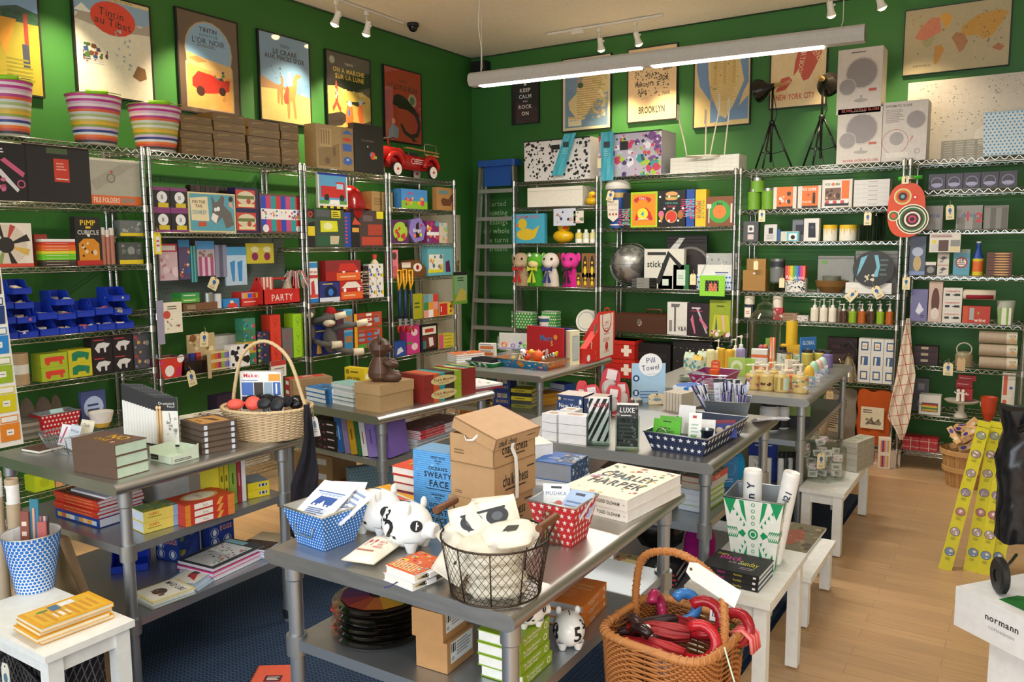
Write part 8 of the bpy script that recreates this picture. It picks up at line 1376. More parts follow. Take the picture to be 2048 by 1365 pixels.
C.3 1690 1783 566 .1 dedad2||long flat white box under the oval tray|box|1 2
C.4 1487 1505 613 .05 24303a|R .1 .1 .8 .9 e8dcc8;L 2 .25 .35 .65 .65 c86a4a|candle carton with cream label
C.4 1546 1565 616 .05 b02a34|N 3 6 .14 e8c8c0|red patterned soap box behind candy jar
C.4 1563 1594 627 .07 9a7a5c|L 2 .1 .2 .9 .8 7a5c42|brown stone soap block|block|1 2
C.4 1594 1615 632 .05 d8d0c8|N 3 16 .1 8a6a6a|low white patterned soap box
C.5 1652 1711 676 .08 2a1416|B tea .3 .8 .12 5a3030 .3;R .1 .4 .9 .6 4a3432|dark tea carton behind the kettle|carton|1 1 .12
C.5 1714 1790 679 .08 d8d3ca,d8d3ca,d4cfc6|R .2 .2 .8 .8 3a5a86;R .3 .3 .7 .7 e4d8b8~R .2 .2 .8 .8 3a5a86;P e4d8b8 .3 .2 .45 .2 .5 .7 .35 .75~R .2 .2 .8 .8 3a5a86;R .3 .3 .7 .7 e4d8b8;L 2 .35 .4 .65 .6 a86a4a|white mug carton with blue cup print|carton|3 3
C.0 1672 1761 216 .2 cfc6ba|C .55 .62 .34 8f8684;O .55 .62 .37 .025 b8afa6;C .24 .42 .18 978e8a;O .24 .42 .2 .02 b8afa6;R .53 .2 .58 .28 a8a098;E .55 .2 .16 .03 a8a098;B SILVER_OCEAN_GLOBE .55 .05 .04 b84a3a .85;L 1 .3 .92 .7 .96 6a6058;L 1 .72 .3 .9 .4 b85a4a|white globe carton, lower of two stacked|carton
C.0 1672 1761 96 .2 d2c8bc|C .55 .62 .34 8f8684;O .55 .62 .37 .025 b8afa6;C .24 .42 .18 978e8a;O .24 .42 .2 .02 b8afa6;R .53 .2 .58 .28 a8a098;E .55 .2 .16 .03 a8a098;B SILVER_OCEAN_GLOBE .55 .05 .04 b84a3a .85;L 1 .3 .92 .7 .96 6a6058;L 1 .72 .3 .9 .4 b85a4a|white globe carton, upper of two stacked|carton|1 1 0 .352
C.0 1762 1851 202 .2 cbc2b8|B GYROMATIC_GLOBE .35 .93 .04 5a5048 .6;L 8 .06 .65 .5 .88 9a9088;C .75 .68 .2 948b88;O .75 .68 .22 .02 b0a8a0;O .3 .33 .3 .01 b84a3a;C .33 .38 .16 a09894;R .1 .06 .6 .15 d8d0c4;P c85a4a .62 .3 .68 .42 .7 .4;O .8 .15 .06 .01 6a6058|white globe carton with red outlined photo, right of the stack|carton
D.1 1856 2034 345 .09 4a4852|O .5 .45 .36 .05 8a86a0;E .5 .3 .35 .12 a8a4c0|clear boxed glass bowl|box|5 1
D.2 1847 1884 412 .08 8c8880|T drink .5 .6 .25 34548a .8;S 9a968e,8c8880,9a968e .1 0 .9 .5|boxed glasses lettered drink at left
D.2 1911 1963 411 .08 928e86|T drink .5 .6 .25 34548a .6;S 7a766e,9a968e,7a766e .05 0 .95 .5;B 1 .42 .55 .4 c83a4a;B 2 .9 .5 .4 c83a4a|boxed glasses lettered drink with red 1 and 2
D.2 1966 2015 411 .08 7a766e|B 3 .2 .55 .4 c83a4a;B 4 .68 .55 .4 c83a4a;S 8a867e,6a665e,8a867e,6a665e .05 0 .95 .9|boxed glasses with red 3 and 4
D.3 1817 1849 473 .05 5a6274|E .5 .3 .25 .2 b8a06a;E .5 .6 .35 .12 a8b0c0;R 0 0 1 .1 7a8ab0|clear packed decanter with blue base
D.3 1850 1871 524 .05 2c2a28|R 0 .75 1 1 d8d0c0;E .5 .4 .35 .25 8a8880|small black box with grey gadget
D.3 1873 1897 507 .06 cfc6b8|P 5a5856 .2 .5 .5 .75 .85 .6 .5 .4;P 8a8884 .2 .3 .5 .4 .5 .2 .2 .15;R 0 .9 1 .95 b85a4a|cream box with grey cube picture|box|1 2
D.3 1905 1938 499 .05 5a9aae|O .5 .5 .38 .09 a83a3a;C .5 .5 .28 e4dccc;B 28 .5 .6 .12 5a2a2a .4;L 2 .25 .4 .75 .52 5a2a2a;R 0 .85 1 1 8a988a|teal tin with round cream badge|tin
D.3 1971 2023 505 .09 6a4030|E .6 .5 .3 .3 d0a060;R 0 0 1 .2 3a2018|flat brown packed wooden spoon box|box|1 9
D.4 1820 1853 579 .05 6e6a94|P d0d0dc .3 .3 .5 .6 .8 .35 .5 .2;L 2 .6 .1 .9 .2 3a3a5a|violet boxed kitchen timer
D.4 1855 1882 564 .05 c4a898|E .5 .5 .3 .35 5a3226;E .5 .2 .3 .15 d8c8c0|clear packed bottle stopper with pink ground
D.4 1883 1922 576 .07 d6d0c4|B THERMOMETER .5 .7 .12 c84a4a .8;R .12 .3 .36 .5 2a2a2a;R .6 .3 .88 .5 2a2a2a;R .5 .35 .9 .42 2a2a2a|white wine thermometer box|box|1 3
D.4 1924 1979 613 .07 b83420|R .25 .2 .42 .9 a8a8a0;B wine .65 .2 .2 e8d8c0 .5;P 8ac03a .55 .5 .62 .6 .55 .7;R 0 0 .2 1 c84a24|red box lettered wine
D.5 1826 1875 693 .1 2e1418,3a1a1c|R .1 .1 .9 .4 1c0c10;R .3 .5 .6 .9 a89a80|dark red flat box on the rolls shelf|box|1 3
D.6 1837 1880 791 .09 d5d0c5|R .12 .15 .88 .6 2a2624;H c83a2a,d8b82a,3a7a4a,c8a02a .15 .18 .85 .55;D 5 1 .2 5a5650|white toy stove box with striped oven window
D.6 1824 1856 757 .06 4a4a4e|R .3 .3 .7 .7 7a7a7e|grey box behind the toy stove|box|1 2 .1
D.6 1999 2026 747 .06 d8d0bf|R .1 .1 .4 .9 c85a3a;C .7 .4 .14 3a5aa8|cream box with red frame and blue dot, right end|box|1 2
D.7 1803 1875 876 .12 b02a34|P d8c8a8 .48 0 .52 0 .52 1 .48 1;P d8c8a8 0 .45 1 .45 1 .52 0 .52;N 3 16 .08 c84a50,d86a64|red tied parcel on the bottom right shelf|parcel|2 2''')
for o in list(bpy.data.objects):
 if o.get('label')=='tiny sliver':bpy.data.objects.remove(o)
for(k,x0,x1,yt,n,lb)in(('L2.0',364,428,232,5,'first column'),('L2.0',430,494,228,5,'second column'),('L2.0',499,562,241,5,'third column'),('L2.0',564,600,247,5,'fourth column')):
 p=S(k,x0,x1,yt,.28,.01)
 for j in range(n):box(p.cell(.003*(j%2),.004*(j%3),j*p.h/n,p.w-.003,p.d,p.h/n-.002),['6e5226','755828'][j%2],'brown paper shrink-wrapped packet, %s, %s'%(lb,ORD[n-1-j].replace(' of stack','')),'packet','P 94763c .1 .3 .15 .6 .5 .7 .52 .6 .2 .45;P 94763c .7 .8 .95 .85 .95 .7',t='R 0 0 1 1 7e602e',l='R 0 0 1 1 64491f',name='paper_packet',group='brown paper packets on the top shelf')
p=S('L3.0',634,708,252,.12,.01);box(p,'a58a5c','kraft boxed wooden castle blocks on the top shelf','boxed toy','P 8a7048 .05 .05 .05 .45 .3 .5 .6 .6 .62 .05;P b89c6a .1 .5 .1 .9 .4 .92 .4 .5;S 8a7048,-,8a7048,-,8a7048,-,8a7048,- .12 .55 .38 .88;R .67 0 1 1 9a7e52;R .7 .45 .95 .62 3a62a8;E .83 .72 .12 .04 c83a2a;E .83 .22 .13 .1 3a62a8;B 44 .83 .25 .06 e8e0d0 .15;P 3a62a8 .68 .85 .83 .95 1 .85;C .28 .18 .08 6a5434;R .44 .3 .5 .5 6a5434',name='toy_box')
p=S('L3.0',710,768,250,.06,.0);box(p,'1f1c17','black boxed sticker set with small coloured shapes on top shelf','box','T COLORFORMS .45 .66 .04 8a7a5a .6;C .62 .36 .09 d8442c;P 5a8ac0 .5 .36 .56 .44 .6 .36;R .66 .3 .76 .36 9ab03a;C .45 .54 .02 d8d0b0',name='sticker_box')
SC='c23a8a,d8c8c8,b02a80,c8a8b8,d8c8c8,a8307a,d05a2c,b8bcb0,9aa86a,c8c8b8,b8a84a,d8a82a,8a9a3a,c8b0c8,2a3a7a,d0d0cc,e0702a,c8503a,3a3a40,a8a898'.split(',')
for k,(sk,x0,x1,yb,yt,lb)in enumerate((('L1.0',-22,68,0,165,'striped metal bucket with green grip at the left edge, highest'),('L1.0',143,241,0,195,'striped metal bucket with lime handle and dangling tag'),('L2.0',268,358,0,215,'striped metal bucket nearest the brown paper packets'))):
 key='L1.0' if k<2 else 'L1.0';a=S(key,x0,x1,yt,.1,.12);R_=a.w/2;h=a.h;c=a.at(R_,.0);r0=R_*.72
 pr=[(0,0,SC[-1])]+[(r0+(R_-r0)*j/20,h*j/20,SC[19-j]if j<20 else None)for j in range(21)]
 o=obj('striped_bucket',MB().lathe(pr+[(R_*1.03,h),(R_*1.03,h*1.01),(R_*.97,h),(r0*.95,.01),(0,.01)],'8ac020',seg=32),c,.3,None,lb,'bucket','striped buckets')
 hp=[(R_*1.02*math.cos(t),R_*1.02*math.sin(t),h+.012+.012*math.sin(t*.5))for t in[-1.9+2.6*i/14-.3 for i in range(15)]]
 g_=obj('handle',MB().tube(hp,.0025,'b8b0a0.M',6),parent=o);obj('grip',MB().tube(hp[6:11],.012,'8ac81a',8),parent=g_)
p=S('L4.0',769,888,290,.2,.02);s=p.w;o=empty('toy_fire_engine',p.o,PI/2,'red metal ride-on fire engine on top of the corner shelving','ride-on toy');RD='a81c18.g'
m=MB();sec=lambda x,w_,z0,z1:[(x,.1-w_,z0),(x,.1-w_,z1-.02),(x,.1-w_*.6,z1),(x,.1+w_*.6,z1),(x,.1+w_,z1-.02),(x,.1+w_,z0)]
ss=[sec(.0,.045,.10,.22),sec(.05*s/.5,.055,.08,.24),sec(.36*s,.06,.07,.24),sec(.42*s,.055,.07,.2),sec(.62*s,.055,.07,.19),sec(.95*s,.06,.08,.19),sec(1.0*s,.05,.08,.13)]
for a,b in zip(ss[:-1],ss[1:]):m.add(a+b,[(i,i+1,7+i,6+i)for i in range(5)]+[(5,0,6,11)],RD,True)
m.add(ss[0],[(5,4,3,2,1,0)],RD);m.add(ss[-1],[(0,1,2,3,4,5)],RD);m.art((.38*s,.035,.10),(1,0,0),(0,0,1),.35*s,.08,'O .4 .5 .3 .06 e8c8c0;L 3 .5 .2 .95 .8 e8c8c0');obj('body',m,parent=o)
for x in(.2*s,.8*s):
 m=MB();m.T=Matrix.Translation((x,.1,.09));m.tube([(.1*s*1.2*math.cos(t),-.085,.1*s*1.2*math.sin(t))for t in[PI*i/10 for i in range(11)]],.022,RD,8);obj('fender',m,parent=o)
for x in(.2*s,.8*s):
 for y in(.005,.19):m=MB();m.T=Matrix.Translation((x,y,.058))@Matrix.Rotation(PI/2,4,'X');m.lathe([(0,-.012),(.05,-.012),(.057,-.008),(.057,.008),(.05,.012),(0,.012)],'1c1a1a',seg=22);m.lathe([(.0,.013),(.05,.0135)],'e8e0d4',seg=22);m.lathe([(.012,.013),(.008,.022),(0,.024)],'b82820',seg=10);obj('wheel',m,parent=o)
obj('seat',MB().rbox(.48*s,.06,.19,.66*s,.14,.215,'1a1816',.02),parent=o)
m=MB();m.tube([(.2*s+.045*math.cos(t),.1+.06*math.sin(t),.31+.01*math.cos(t))for t in[2*PI*i/20 for i in range(20)]],.006,'1a1816',6,True);m.tube([(.24*s,.1,.22),(.2*s,.1,.31)],.006,RD);m.tube([(.2*s-.04,.1,.31),(.2*s+.04,.1,.31)],.005,'1a1816');obj('steering_wheel',m,parent=o)
m=MB();
for y in(.04,.07):m.tube([(.42*s,y,.25),(.98*s,y,.235)],.005,'b88a4a',4)
for i in range(8):m.tube([(.45*s+.066*s*i,.04,.249-.002*i),(.45*s+.066*s*i,.07,.249-.002*i)],.004,'b88a4a',4)
m.box(.74*s,.035,.2,.97*s,.05,.215,'b88a4a');obj('ladder',m,parent=o)
obj('rail',MB().tube([(.72*s,.04,.19),(.72*s,.04,.285),(.74*s,.04,.3),(.9*s,.04,.3),(.93*s,.04,.285),(.93*s,.04,.19)],.004,'c8c4bc.M',6),parent=o)
obj('bell',MB().ball(.02,.06,.26,.018,'d8c890.M').ball(-.005,.05,.13,.02,'d0ccc4.M').ball(-.005,.15,.13,.02,'d0ccc4.M'),parent=o)
for(x0,x1,n,yb,yt)in((1,38,3,667,588),(39,78,4,667,560),(81,120,2,664,607),(120,158,3,660,582),(159,195,2,656,604),(196,232,2,652,598),(233,269,3,648,575)):
 p=S('L1.3',x0,x1,yt,.16,.0);h=p.h/n
 for k in range(n):blue_bin(p.cell(.002,.012*k,k*h,p.w-.004,.16,h-.001),'royal blue stacking bin, %s, column at %s'%(ORD[n-1-k],{1:'the far left',39:'the left, four high',81:'the left centre, two high',120:'the centre with white lids',159:'right of centre',196:'the right, two high',233:'the far right, three high'}[x0]),'1236b0','royal blue stacking bins',['c8a898','e8e4dc','a8a090','c86a6a'][(k+x0)%4:]+['d8d0c0'])
def rnd(key,x0,x1,yt,c,lb,cat,name=None,pr=None,inset=.02,dz=0,seg=20,parts=()):
 """pr: profile in fractions (r/R, z/h, colour)"""
 p=S(key,x0,x1,yt,.1,inset,dz);R_=p.w/2;pr=pr or[(0,0),(1,0),(1,.97),(.95,1),(0,1)]
 o=obj(name or cat.replace(' ','_'),MB().lathe([(a[0]*R_,a[1]*p.h)+tuple(a[2:])for a in pr],c,seg=seg),p.at(R_,R_),0,None,lb,cat)
 for nm,q,c2 in parts:obj(nm,MB().lathe([(a[0]*R_,a[1]*p.h)for a in q],c2,seg=seg),parent=o)
 return o,p
CAN=[(0,0),(.97,0),(1,.03),(1,.85)];LID=[('lid',[(1.03,.84),(1.03,.98),(.95,1),(0,1)])]
TB=[(0,0,'a88a6a'),(1,0,'b89a74'),(1,.35,'e4e0d4'),(1,.65,'b89a74'),(1,1),(.9,1),(0,.98)]
rnd('L1.4',30,68,708,'b89a74','round kraft tin with white label, left of the animal boxes','tin',pr=TB,inset=-.0,dz=0)
rnd('L1.4',50,86,737,'d08a62','orange ribbed tin with white label in front','tin',pr=[(0,0,'d08a62'),(1,0,'d08a62'),(1,.35,'e4e0d4'),(1,.65,'d08a62'),(1,1),(.9,1),(0,.98)],inset=-.07)if False else None
for k,(x0,x1,yt)in enumerate(((206,216,455),(216,224,460),(224,234,456))):rnd('L1.2',x0,x1,yt,'b07a5a','clear tube of wooden pencils, %s of three'%['left','middle','right'][k],'pencil tube',pr=[(0,0,'b88a68'),(.9,0,'b0705a'),(1,.8,'d8d0c4'),(1,1),(0,1)])
for k,(x0,x1,yt)in enumerate(((40,72,812),(70,108,802),(104,146,800),(140,168,797),(118,150,812))):
 p=S('L1.5',x0,x1,yt,.1,-.0);obj('paper_fan',MB().prism([(p.w/2+p.w/2*math.cos(t),p.h*.1+p.h*.9*math.sin(t))for t in[PI*i/12 for i in range(13)]],0,.012,'6e6052'),p.at(0,.15+.02*k,0),0,None,'grey scalloped board disc standing in the row behind polka tin, '+['leftmost','second from left','third from left','rightmost','in front'][k],'disc','grey scalloped discs',rot=(PI/2,0,PI/2))
p=S('L1.5',86,164,826,.12,-.0);bin_(Pl(p.o,p.rz,p.w,.13,p.h),'b8202a','red tin bin with white polka dots on the low left shelf','R 0 0 1 1 b8202a;D 10 5 .28 f0e4e0','','a8a8a4.k',.14,inner='8a8a90')
card(p.at(p.w*.4,.05,p.h*.75),PI/2,-.6,.07,.05,'','pale mint packet on top of the polka dot tin','b8dcd8',.01,'packet','packet')
rnd('L1.5',194,240,826,'e6e2da','white bowl with yellow tulip pattern behind pencil display','bowl',pr=[(0,0,'e6e2da'),(.5,0,'d8b04a'),(.75,.3,'e6e2da'),(1,1,'d8a850'),(.95,.98),(.5,.3),(0,.2)],inset=-.06)
p=S('L4.2',819,853,434,.05);m=MB();m.T=Matrix.Translation((p.w/2,.05,p.h/2))@Matrix.Rotation(PI/2,4,'X');hx_=[(p.w/2*1.05*math.cos(PI*i/3+.2),p.h/2*math.sin(PI*i/3+.2))for i in range(6)];m.prism(hx_,0,.045,'8a7ac0');m.art((-p.w*.4,-p.h*.36,.045),(1,0,0),(0,1,0),p.w*.8,p.h*.72,'P 3a1c14 .35 .1 .4 .8 .6 .95 .65 .1;B bingo .5 .5 .2 f0f0f0 .9;C .3 .2 .1 e87a6a;C .75 .25 .1 d8d83a;C .8 .75 .08 c83a3a');obj('hexagonal_game',m,p.o,PI/2,None,'violet hexagonal bingo game box with black bear','game box')
p=S('L2.3',323,368,716,.1,-.02);bin_(Pl(p.o,p.rz,p.w,.12,p.h),'c02a3a','orange-red tin bin with big white dots under hanging notes','R 0 0 1 1 cf3a28;C .4 .35 .28 f0e8e4;C .9 .9 .2 f0e8e4;C .05 .8 .12 c83a6a;P c02a5a .7 .3 .9 .6 1 .1 .8 0','','b8a8a0.k',.1,inner='8a2a3a')
card(p.at(.03,.04,p.h*.7),PI/2,-.9,.09,.05,'','yellow banana-shaped packet in the dotted tin bin','e8c41c',.02,'packet','packet');card(p.at(.0,.05,p.h*.7),PI/2,-.3,.05,.06,'N 3 6 .2 c83a3a,5a8ac0','white crumpled print packet in dotted tin bin','e8e4e0',.01,'packet','packet')
p=S('L2.3',369,417,714,.1,-.0);m=MB();
for e in((0,0,p.w,.002),(0,.1,p.w,.102),(0,0,.002,.1),(p.w-.002,0,p.w,.1)):m.box(e[0],e[1],0,e[2],e[3],p.h,'d8d4d8.x')
m.box(.01,.01,0,p.w-.01,.09,p.h*.7,'2e1c24');o=obj('clear_bin',m,p.o,p.rz,None,'clear plastic bin of small boxes, right of the dotted tin','bin')
for k,(x,c_)in enumerate(((.1,'5a3a4a'),(.4,'2a3a9a'),(.65,'b83a34'))):box(p.cell(p.w*x,.03,p.h*.7+.001,.035,.03,.05),c_,'small %s box in the clear plastic bin'%['maroon','blue','red'][k],name='small_box')
p=S('L2.3',378,432,668,.02,.05);m=bx(MB(),p.w,.01,p.h,'c8b080','N 3 10 .06 8a6a3a,e8d8b0 0 .4 1 1;C .2 .9 .12 8a5a34');obj('header_display',m,p.o,p.rz,None,'kraft header display with round figures behind clear bin','display')
rnd('L2.2',415,432,586,'a8aaa6.k','small silver tin on the party shelf','tin');rnd('L2.2',434,447,588,'d8d8d4','small white tin beside silver one on the party shelf','tin')
p=S('L3.1',698,748,374,.2,-.0,.287);m=MB();R_=p.w/2;m.ball(0,0,0,R_*.82,'9c1414.g',R_*1.0,p.h*.95,20,12,lambda a,t:.05*abs(math.sin(3*t)));m.lathe([(R_*.8,0),(R_*1.1,-.012),(R_*1.12,-.008),(R_*.8,.01)],'9c1414.g',seg=24,sy=1.25);m.art((R_*.72,-.03,p.h*.15),(0,1,0),(-.3,0,1),.06,p.h*.65,'P d8d4c8 .1 .2 .1 .8 .5 1 .9 .8 .9 .2 .5 0');obj('toy_helmet',m,p.at(R_,R_*.9,.02),.3,None,'red toy fire helmet with silver badge','helmet')
rnd('L3.2',750,761,509,'d8c8a0','small clear bottle with red cap on the white boxes','bottle',pr=[(0,0),(1,0),(1,.5),(.4,.7,'c83a2a'),(.6,.75,'c83a2a'),(.6,1,'c83a2a'),(0,1)],dz=.21)
p=S('L2.2',528,601,578,.12,-.04);m=MB();PR='c8241c';w_,d,h=p.w,.13,p.h
m.box(0,0,0,w_,.006,h,PR);m.box(0,d,0,w_,d+.006,h,PR);m.box(0,0,0,w_,d,.006,PR)
for x in(0,w_-.006):m.add([(x,0,0),(x,d,0),(x,d,h),(x,d*.6,h*1.8),(x,d*.4,h*1.8),(x,0,h),(x+.006,0,0),(x+.006,d,0),(x+.006,d,h),(x+.006,d*.6,h*1.8),(x+.006,d*.4,h*1.8),(x+.006,0,h)],[(5,4,3,2,1,0),(6,7,8,9,10,11)]+[(i,(i+1)%6,6+(i+1)%6,6+i)for i in range(6)],PR)
m.art((0,0,0),(1,0,0),(0,0,1),w_,h,'T PARTY .5 .45 .45 f0e4dc .6');o=obj('party_box',m,p.o,p.rz,None,'red wooden carry box lettered PARTY with hat and streamers','carry box');obj('handle',MB().tube([(0,d/2,h*1.65),(w_,d/2,h*1.65)],.008,PR),parent=o)
obj('party_hat',MB().lathe([(.045,0),(0,.14)],'b8a890',seg=16),p.at(w_*.75,d*.35,h*.7),0,None,'grey paper party hat in the red party box','hat',rot=(0,.25,PI/2))
m=MB();rr=random.Random(4)
for i in range(70):a=rr.random()*6.28;q_=.05+.05*rr.random();m.tube([(0,0,0),(q_*.6*math.cos(a),q_*.6*math.sin(a),.02+.03*rr.random()),(q_*math.cos(a),q_*math.sin(a),-.02-.06*rr.random())],.0025,['d8c8b8','c84a4a','5ab8a0','e8e0d0','d86a7a'][i%5],3)
obj('streamer_tuft',m,p.at(w_*.98,d*.25,h*1.7),PI/2,None,'tuft of paper streamers at the right of party box','streamers',kind=None)
box(p.cell(.02,.04,.01,.1,.006,h*1.7),'d8b8a8','red and white striped popcorn bag in the party box','bag','S c85a4a,e8d8c8,c85a4a,e8d8c8,c85a4a,e8d8c8,c85a4a;C .5 .5 .2 c83a2a',name='popcorn_bag')
for k,(x0,x1,y0,y1,c_,art,lb)in enumerate(((322,357,488,562,'d8b8c0','R 0 .78 1 1 c83a4a;R .1 .82 .9 .95 e8e0dc;N 3 10 .2 c88a9a,e8d0d4 0 0 1 .75','clear bag of pink party favours with red header'),(360,382,480,560,'5a4a6a','R 0 .82 1 1 3a86b8;N 4 12 .16 c85a3a,2a5aa8,e8d0b0 0 0 1 .8','bag of coloured party sticks with blue header'),(384,396,492,565,'2a7a80','S 5ab0b0,2a6a70,5ab0b0,2a6a70','teal patterned straw pack'),(396,431,482,553,'b8a8b0','R 0 .76 1 1 4a90c8;S b04a7a,d8c0cc,b04a7a,d8c0cc,b04a7a .1 0 .9 .55;N 3 8 .1 8a6a5a .1 .5 .9 .74','clear bag of pink candles with blue header'),(432,455,490,555,'6a6a80','R 0 .8 1 1 3a7ab0;S 8a8aa0,5a5a70,8a8aa0','dark bag of party items with blue header'),(453,495,494,572,'b8d0e0','R 0 .78 1 1 4a9ac8;P 3a8ac8 .3 .1 .2 .6 .45 .65 .4 .1;P 3a8ac8 .6 .1 .55 .6 .8 .65 .75 .1','clear bag of blue cake figures with striped header'),(494,548,487,528,'c8b82a','C .3 .35 .2 8a2050;C .75 .35 .2 8a2050;E .3 .7 .15 .15 e0d8a0;E .75 .7 .15 .15 e0d8a0','yellow card with two maroon balloons'))):
 P=onx(DL-.14,x0,y1);a=slv(P,(0,1,0),'x',x1);t_=slv(P,(0,0,1),'y',y0);box(Pl(P,PI/2,(a-P).length,.012,t_.z-P.z),c_,lb,'bag',art,name='hanging_bag')
P=onx(DL-.28,318,600);a=slv(P,(0,1,0),'x',560);box(Pl(V((P.x-.02,P.y+.02,1.232)),PI/2,1.05,.012,.46),'5c6a64','grey pegboard panel behind the hanging party bags','pegboard','D 40 16 .12 2a3430',name='pegboard')
p=S('L4.3',803,852,520,.08);w_,h=p.w,p.h;m=MB();m.add([(0,0,0),(w_,0,0),(w_,0,h*.5),(w_*.7,0,h),(w_*.3,0,h*.95),(0,0,h*.5),(0,.08,0),(w_,.08,0),(w_,.08,h*.5),(w_*.7,.08,h),(w_*.3,.08,h*.95),(0,.08,h*.5)],[(0,1,2,3,4,5),(11,10,9,8,7,6)]+[(i,6+i,6+(i+1)%6,(i+1)%6)for i in range(6)],'6e4424');m.art((w_*.45,-.001,h*.3),(1,0,0),(0,0,1),w_*.4,h*.5,'E .5 .5 .45 .5 e8e0d0;C .5 .5 .3 b82a20;C .5 .5 .1 1a1a1a');m.art((w_*.02,-.001,h*.55),(1,0,0),(0,0,1),w_*.35,h*.3,'R 0 0 1 1 e4dcc8;R .1 .7 .9 .8 c83a3a');obj('insect_house',m,p.o,p.rz,None,'brown wooden insect house with ladybird badge','insect house')
for k,(x,y0)in enumerate(((798,540),(809,538),(821,540))):
 P=onx(DL+.04+.02*k,x,y0);P2=slv(P,(0,0,1),'y',665);L_=P.z-P2.z;r=empty('grabber_toy',P,PI/2,'yellow-handled grabber toy with red claw hanging in the corner, '+['left','middle','right'][k],'grabber','yellow handled grabbers')
 m=MB();m.tube([(-.02,0,-L_*.06),(-.02,0,-.005),(.02,0,-.005),(.022,0,-L_*.2),(-.01,0,-L_*.32),(-.02,0,-L_*.06)],.009,'e0a418',8);obj('handle',m,parent=r);obj('shaft',MB().tube([(0,0,-L_*.3),(0,0,-L_*.85)],.013,'1c2a56',8).lathe([(.014,-L_*.9),(.02,-L_*.78)],'b0b4b8.k',0,0,12),parent=r);obj('claw',MB().tube([(-.02,0,-L_),(-.026,0,-L_*.93),(0,0,-L_*.87),(.026,0,-L_*.93),(.02,0,-L_)],.008,'c82a1c',8),parent=r)
P=onx(DL+.03,906,545);a=slv(P,(0,1,0),'x',934);z_=slv(P,(0,0,1),'y',610);box(Pl(V((P.x,P.y,z_.z)),PI/2,(a-P).length,.006,P.z-z_.z),'6a9a3a','green dinosaur book page pack hanging at the corner post','pack','R .1 .3 1 .9 7aa078;P b8a84a .1 .1 .5 .5 .9 .4 .9 .1;R 0 .9 1 1 1a1a1a;L 2 .3 .7 .8 .85 2a4a2a',name='hanging_pack')
def monkey(x,y,s,lb,red=True):
 P=S('L3.3',x-10,x+10,700,.1,-.03).o;P.z=SH['L3'][3];o=empty('sock_monkey',P,.0,lb,'soft toy','grey sock monkeys');G_='5c5854.r';W_='d8ccb0.r'
 m=MB();m.ball(0,0,.10*s,.05*s,G_,rz=.09*s);m.ball(0,-.01,.23*s,.055*s,G_);obj('body',m,parent=o)
 obj('muzzle',MB().ball(.03*s,-.035*s,.215*s,.04*s,W_,rz=.026*s).tube([(.05*s,-.06*s,.2*s),(.07*s,-.04*s,.205*s)],.004,'b02a24'),parent=o);obj('hat',MB().ball(.01,.0,.28*s,.035*s,'a82020.r',bump=lambda a,t:.1*math.sin(9*t)*math.sin(8*a)),parent=o)
 obj('arm',MB().tube([(.03*s,0,.17*s),(.1*s,.04*s,.19*s),(.15*s,.09*s,.2*s)],.018*s,G_,8).tube([(.15*s,.09*s,.2*s),(.2*s,.14*s,.215*s)],.022*s,W_,8),parent=o)
 obj('leg',MB().tube([(.02*s,0,.05*s),(.1*s,.02*s,.03*s),(.14*s,.06*s,.02*s)],.019*s,G_,8).tube([(.14*s,.06*s,.02*s),(.17*s,.12*s,.02*s)],.024*s,W_,8),parent=o);return o
monkey(672,0,1.15,'grey sock monkey with red pompom hat and arm stretched out');m_=monkey(648,0,1.15,'second grey sock monkey behind, higher at left');m_.location.x-=.1;m_.location.z+=.06
def duck(key,x0,x1,yt,lb,inset=0):
 p=S(key,x0,x1,yt,.1,inset);s=p.w;o=obj('rubber_duck',MB().ball(s*.5,s*.35,s*.28,s*.48,'dcae14.g',s*.34,s*.28),p.o,0,None,lb,'rubber duck');obj('head',MB().ball(s*.55,s*.3,s*.66,s*.27,'dcae14.g'),parent=o);obj('beak',MB().ball(s*.72,s*.1,s*.62,s*.14,'d8481c',s*.1,s*.06),parent=o);obj('eye',MB().ball(s*.55,s*.05,s*.72,s*.035,'1a1a1a',seg=8,rings=6),parent=o)
duck('A.1',1166,1192,370,'yellow rubber duck at the right of white storage box');duck('A.2',1098,1140,452,'large yellow rubber duck on the second shelf by ladder')
for k,(x0,x1,c_)in enumerate(((1148,1161,'d8c868'),(1163,1175,'d8d8c0'),(1177,1189,'e0d890'))):rnd('A.2',x0,x1,459,c_,'small yellow and white baby lotion bottle, %s of three'%['left','middle','right'][k],'bottle',pr=[(0,0,c_),(1,0,'ece8d8'),(1,.3,c_),(1,.7,c_),(.5,.78,'e8e4d0'),(.5,1,'e8e4d0'),(0,1)])
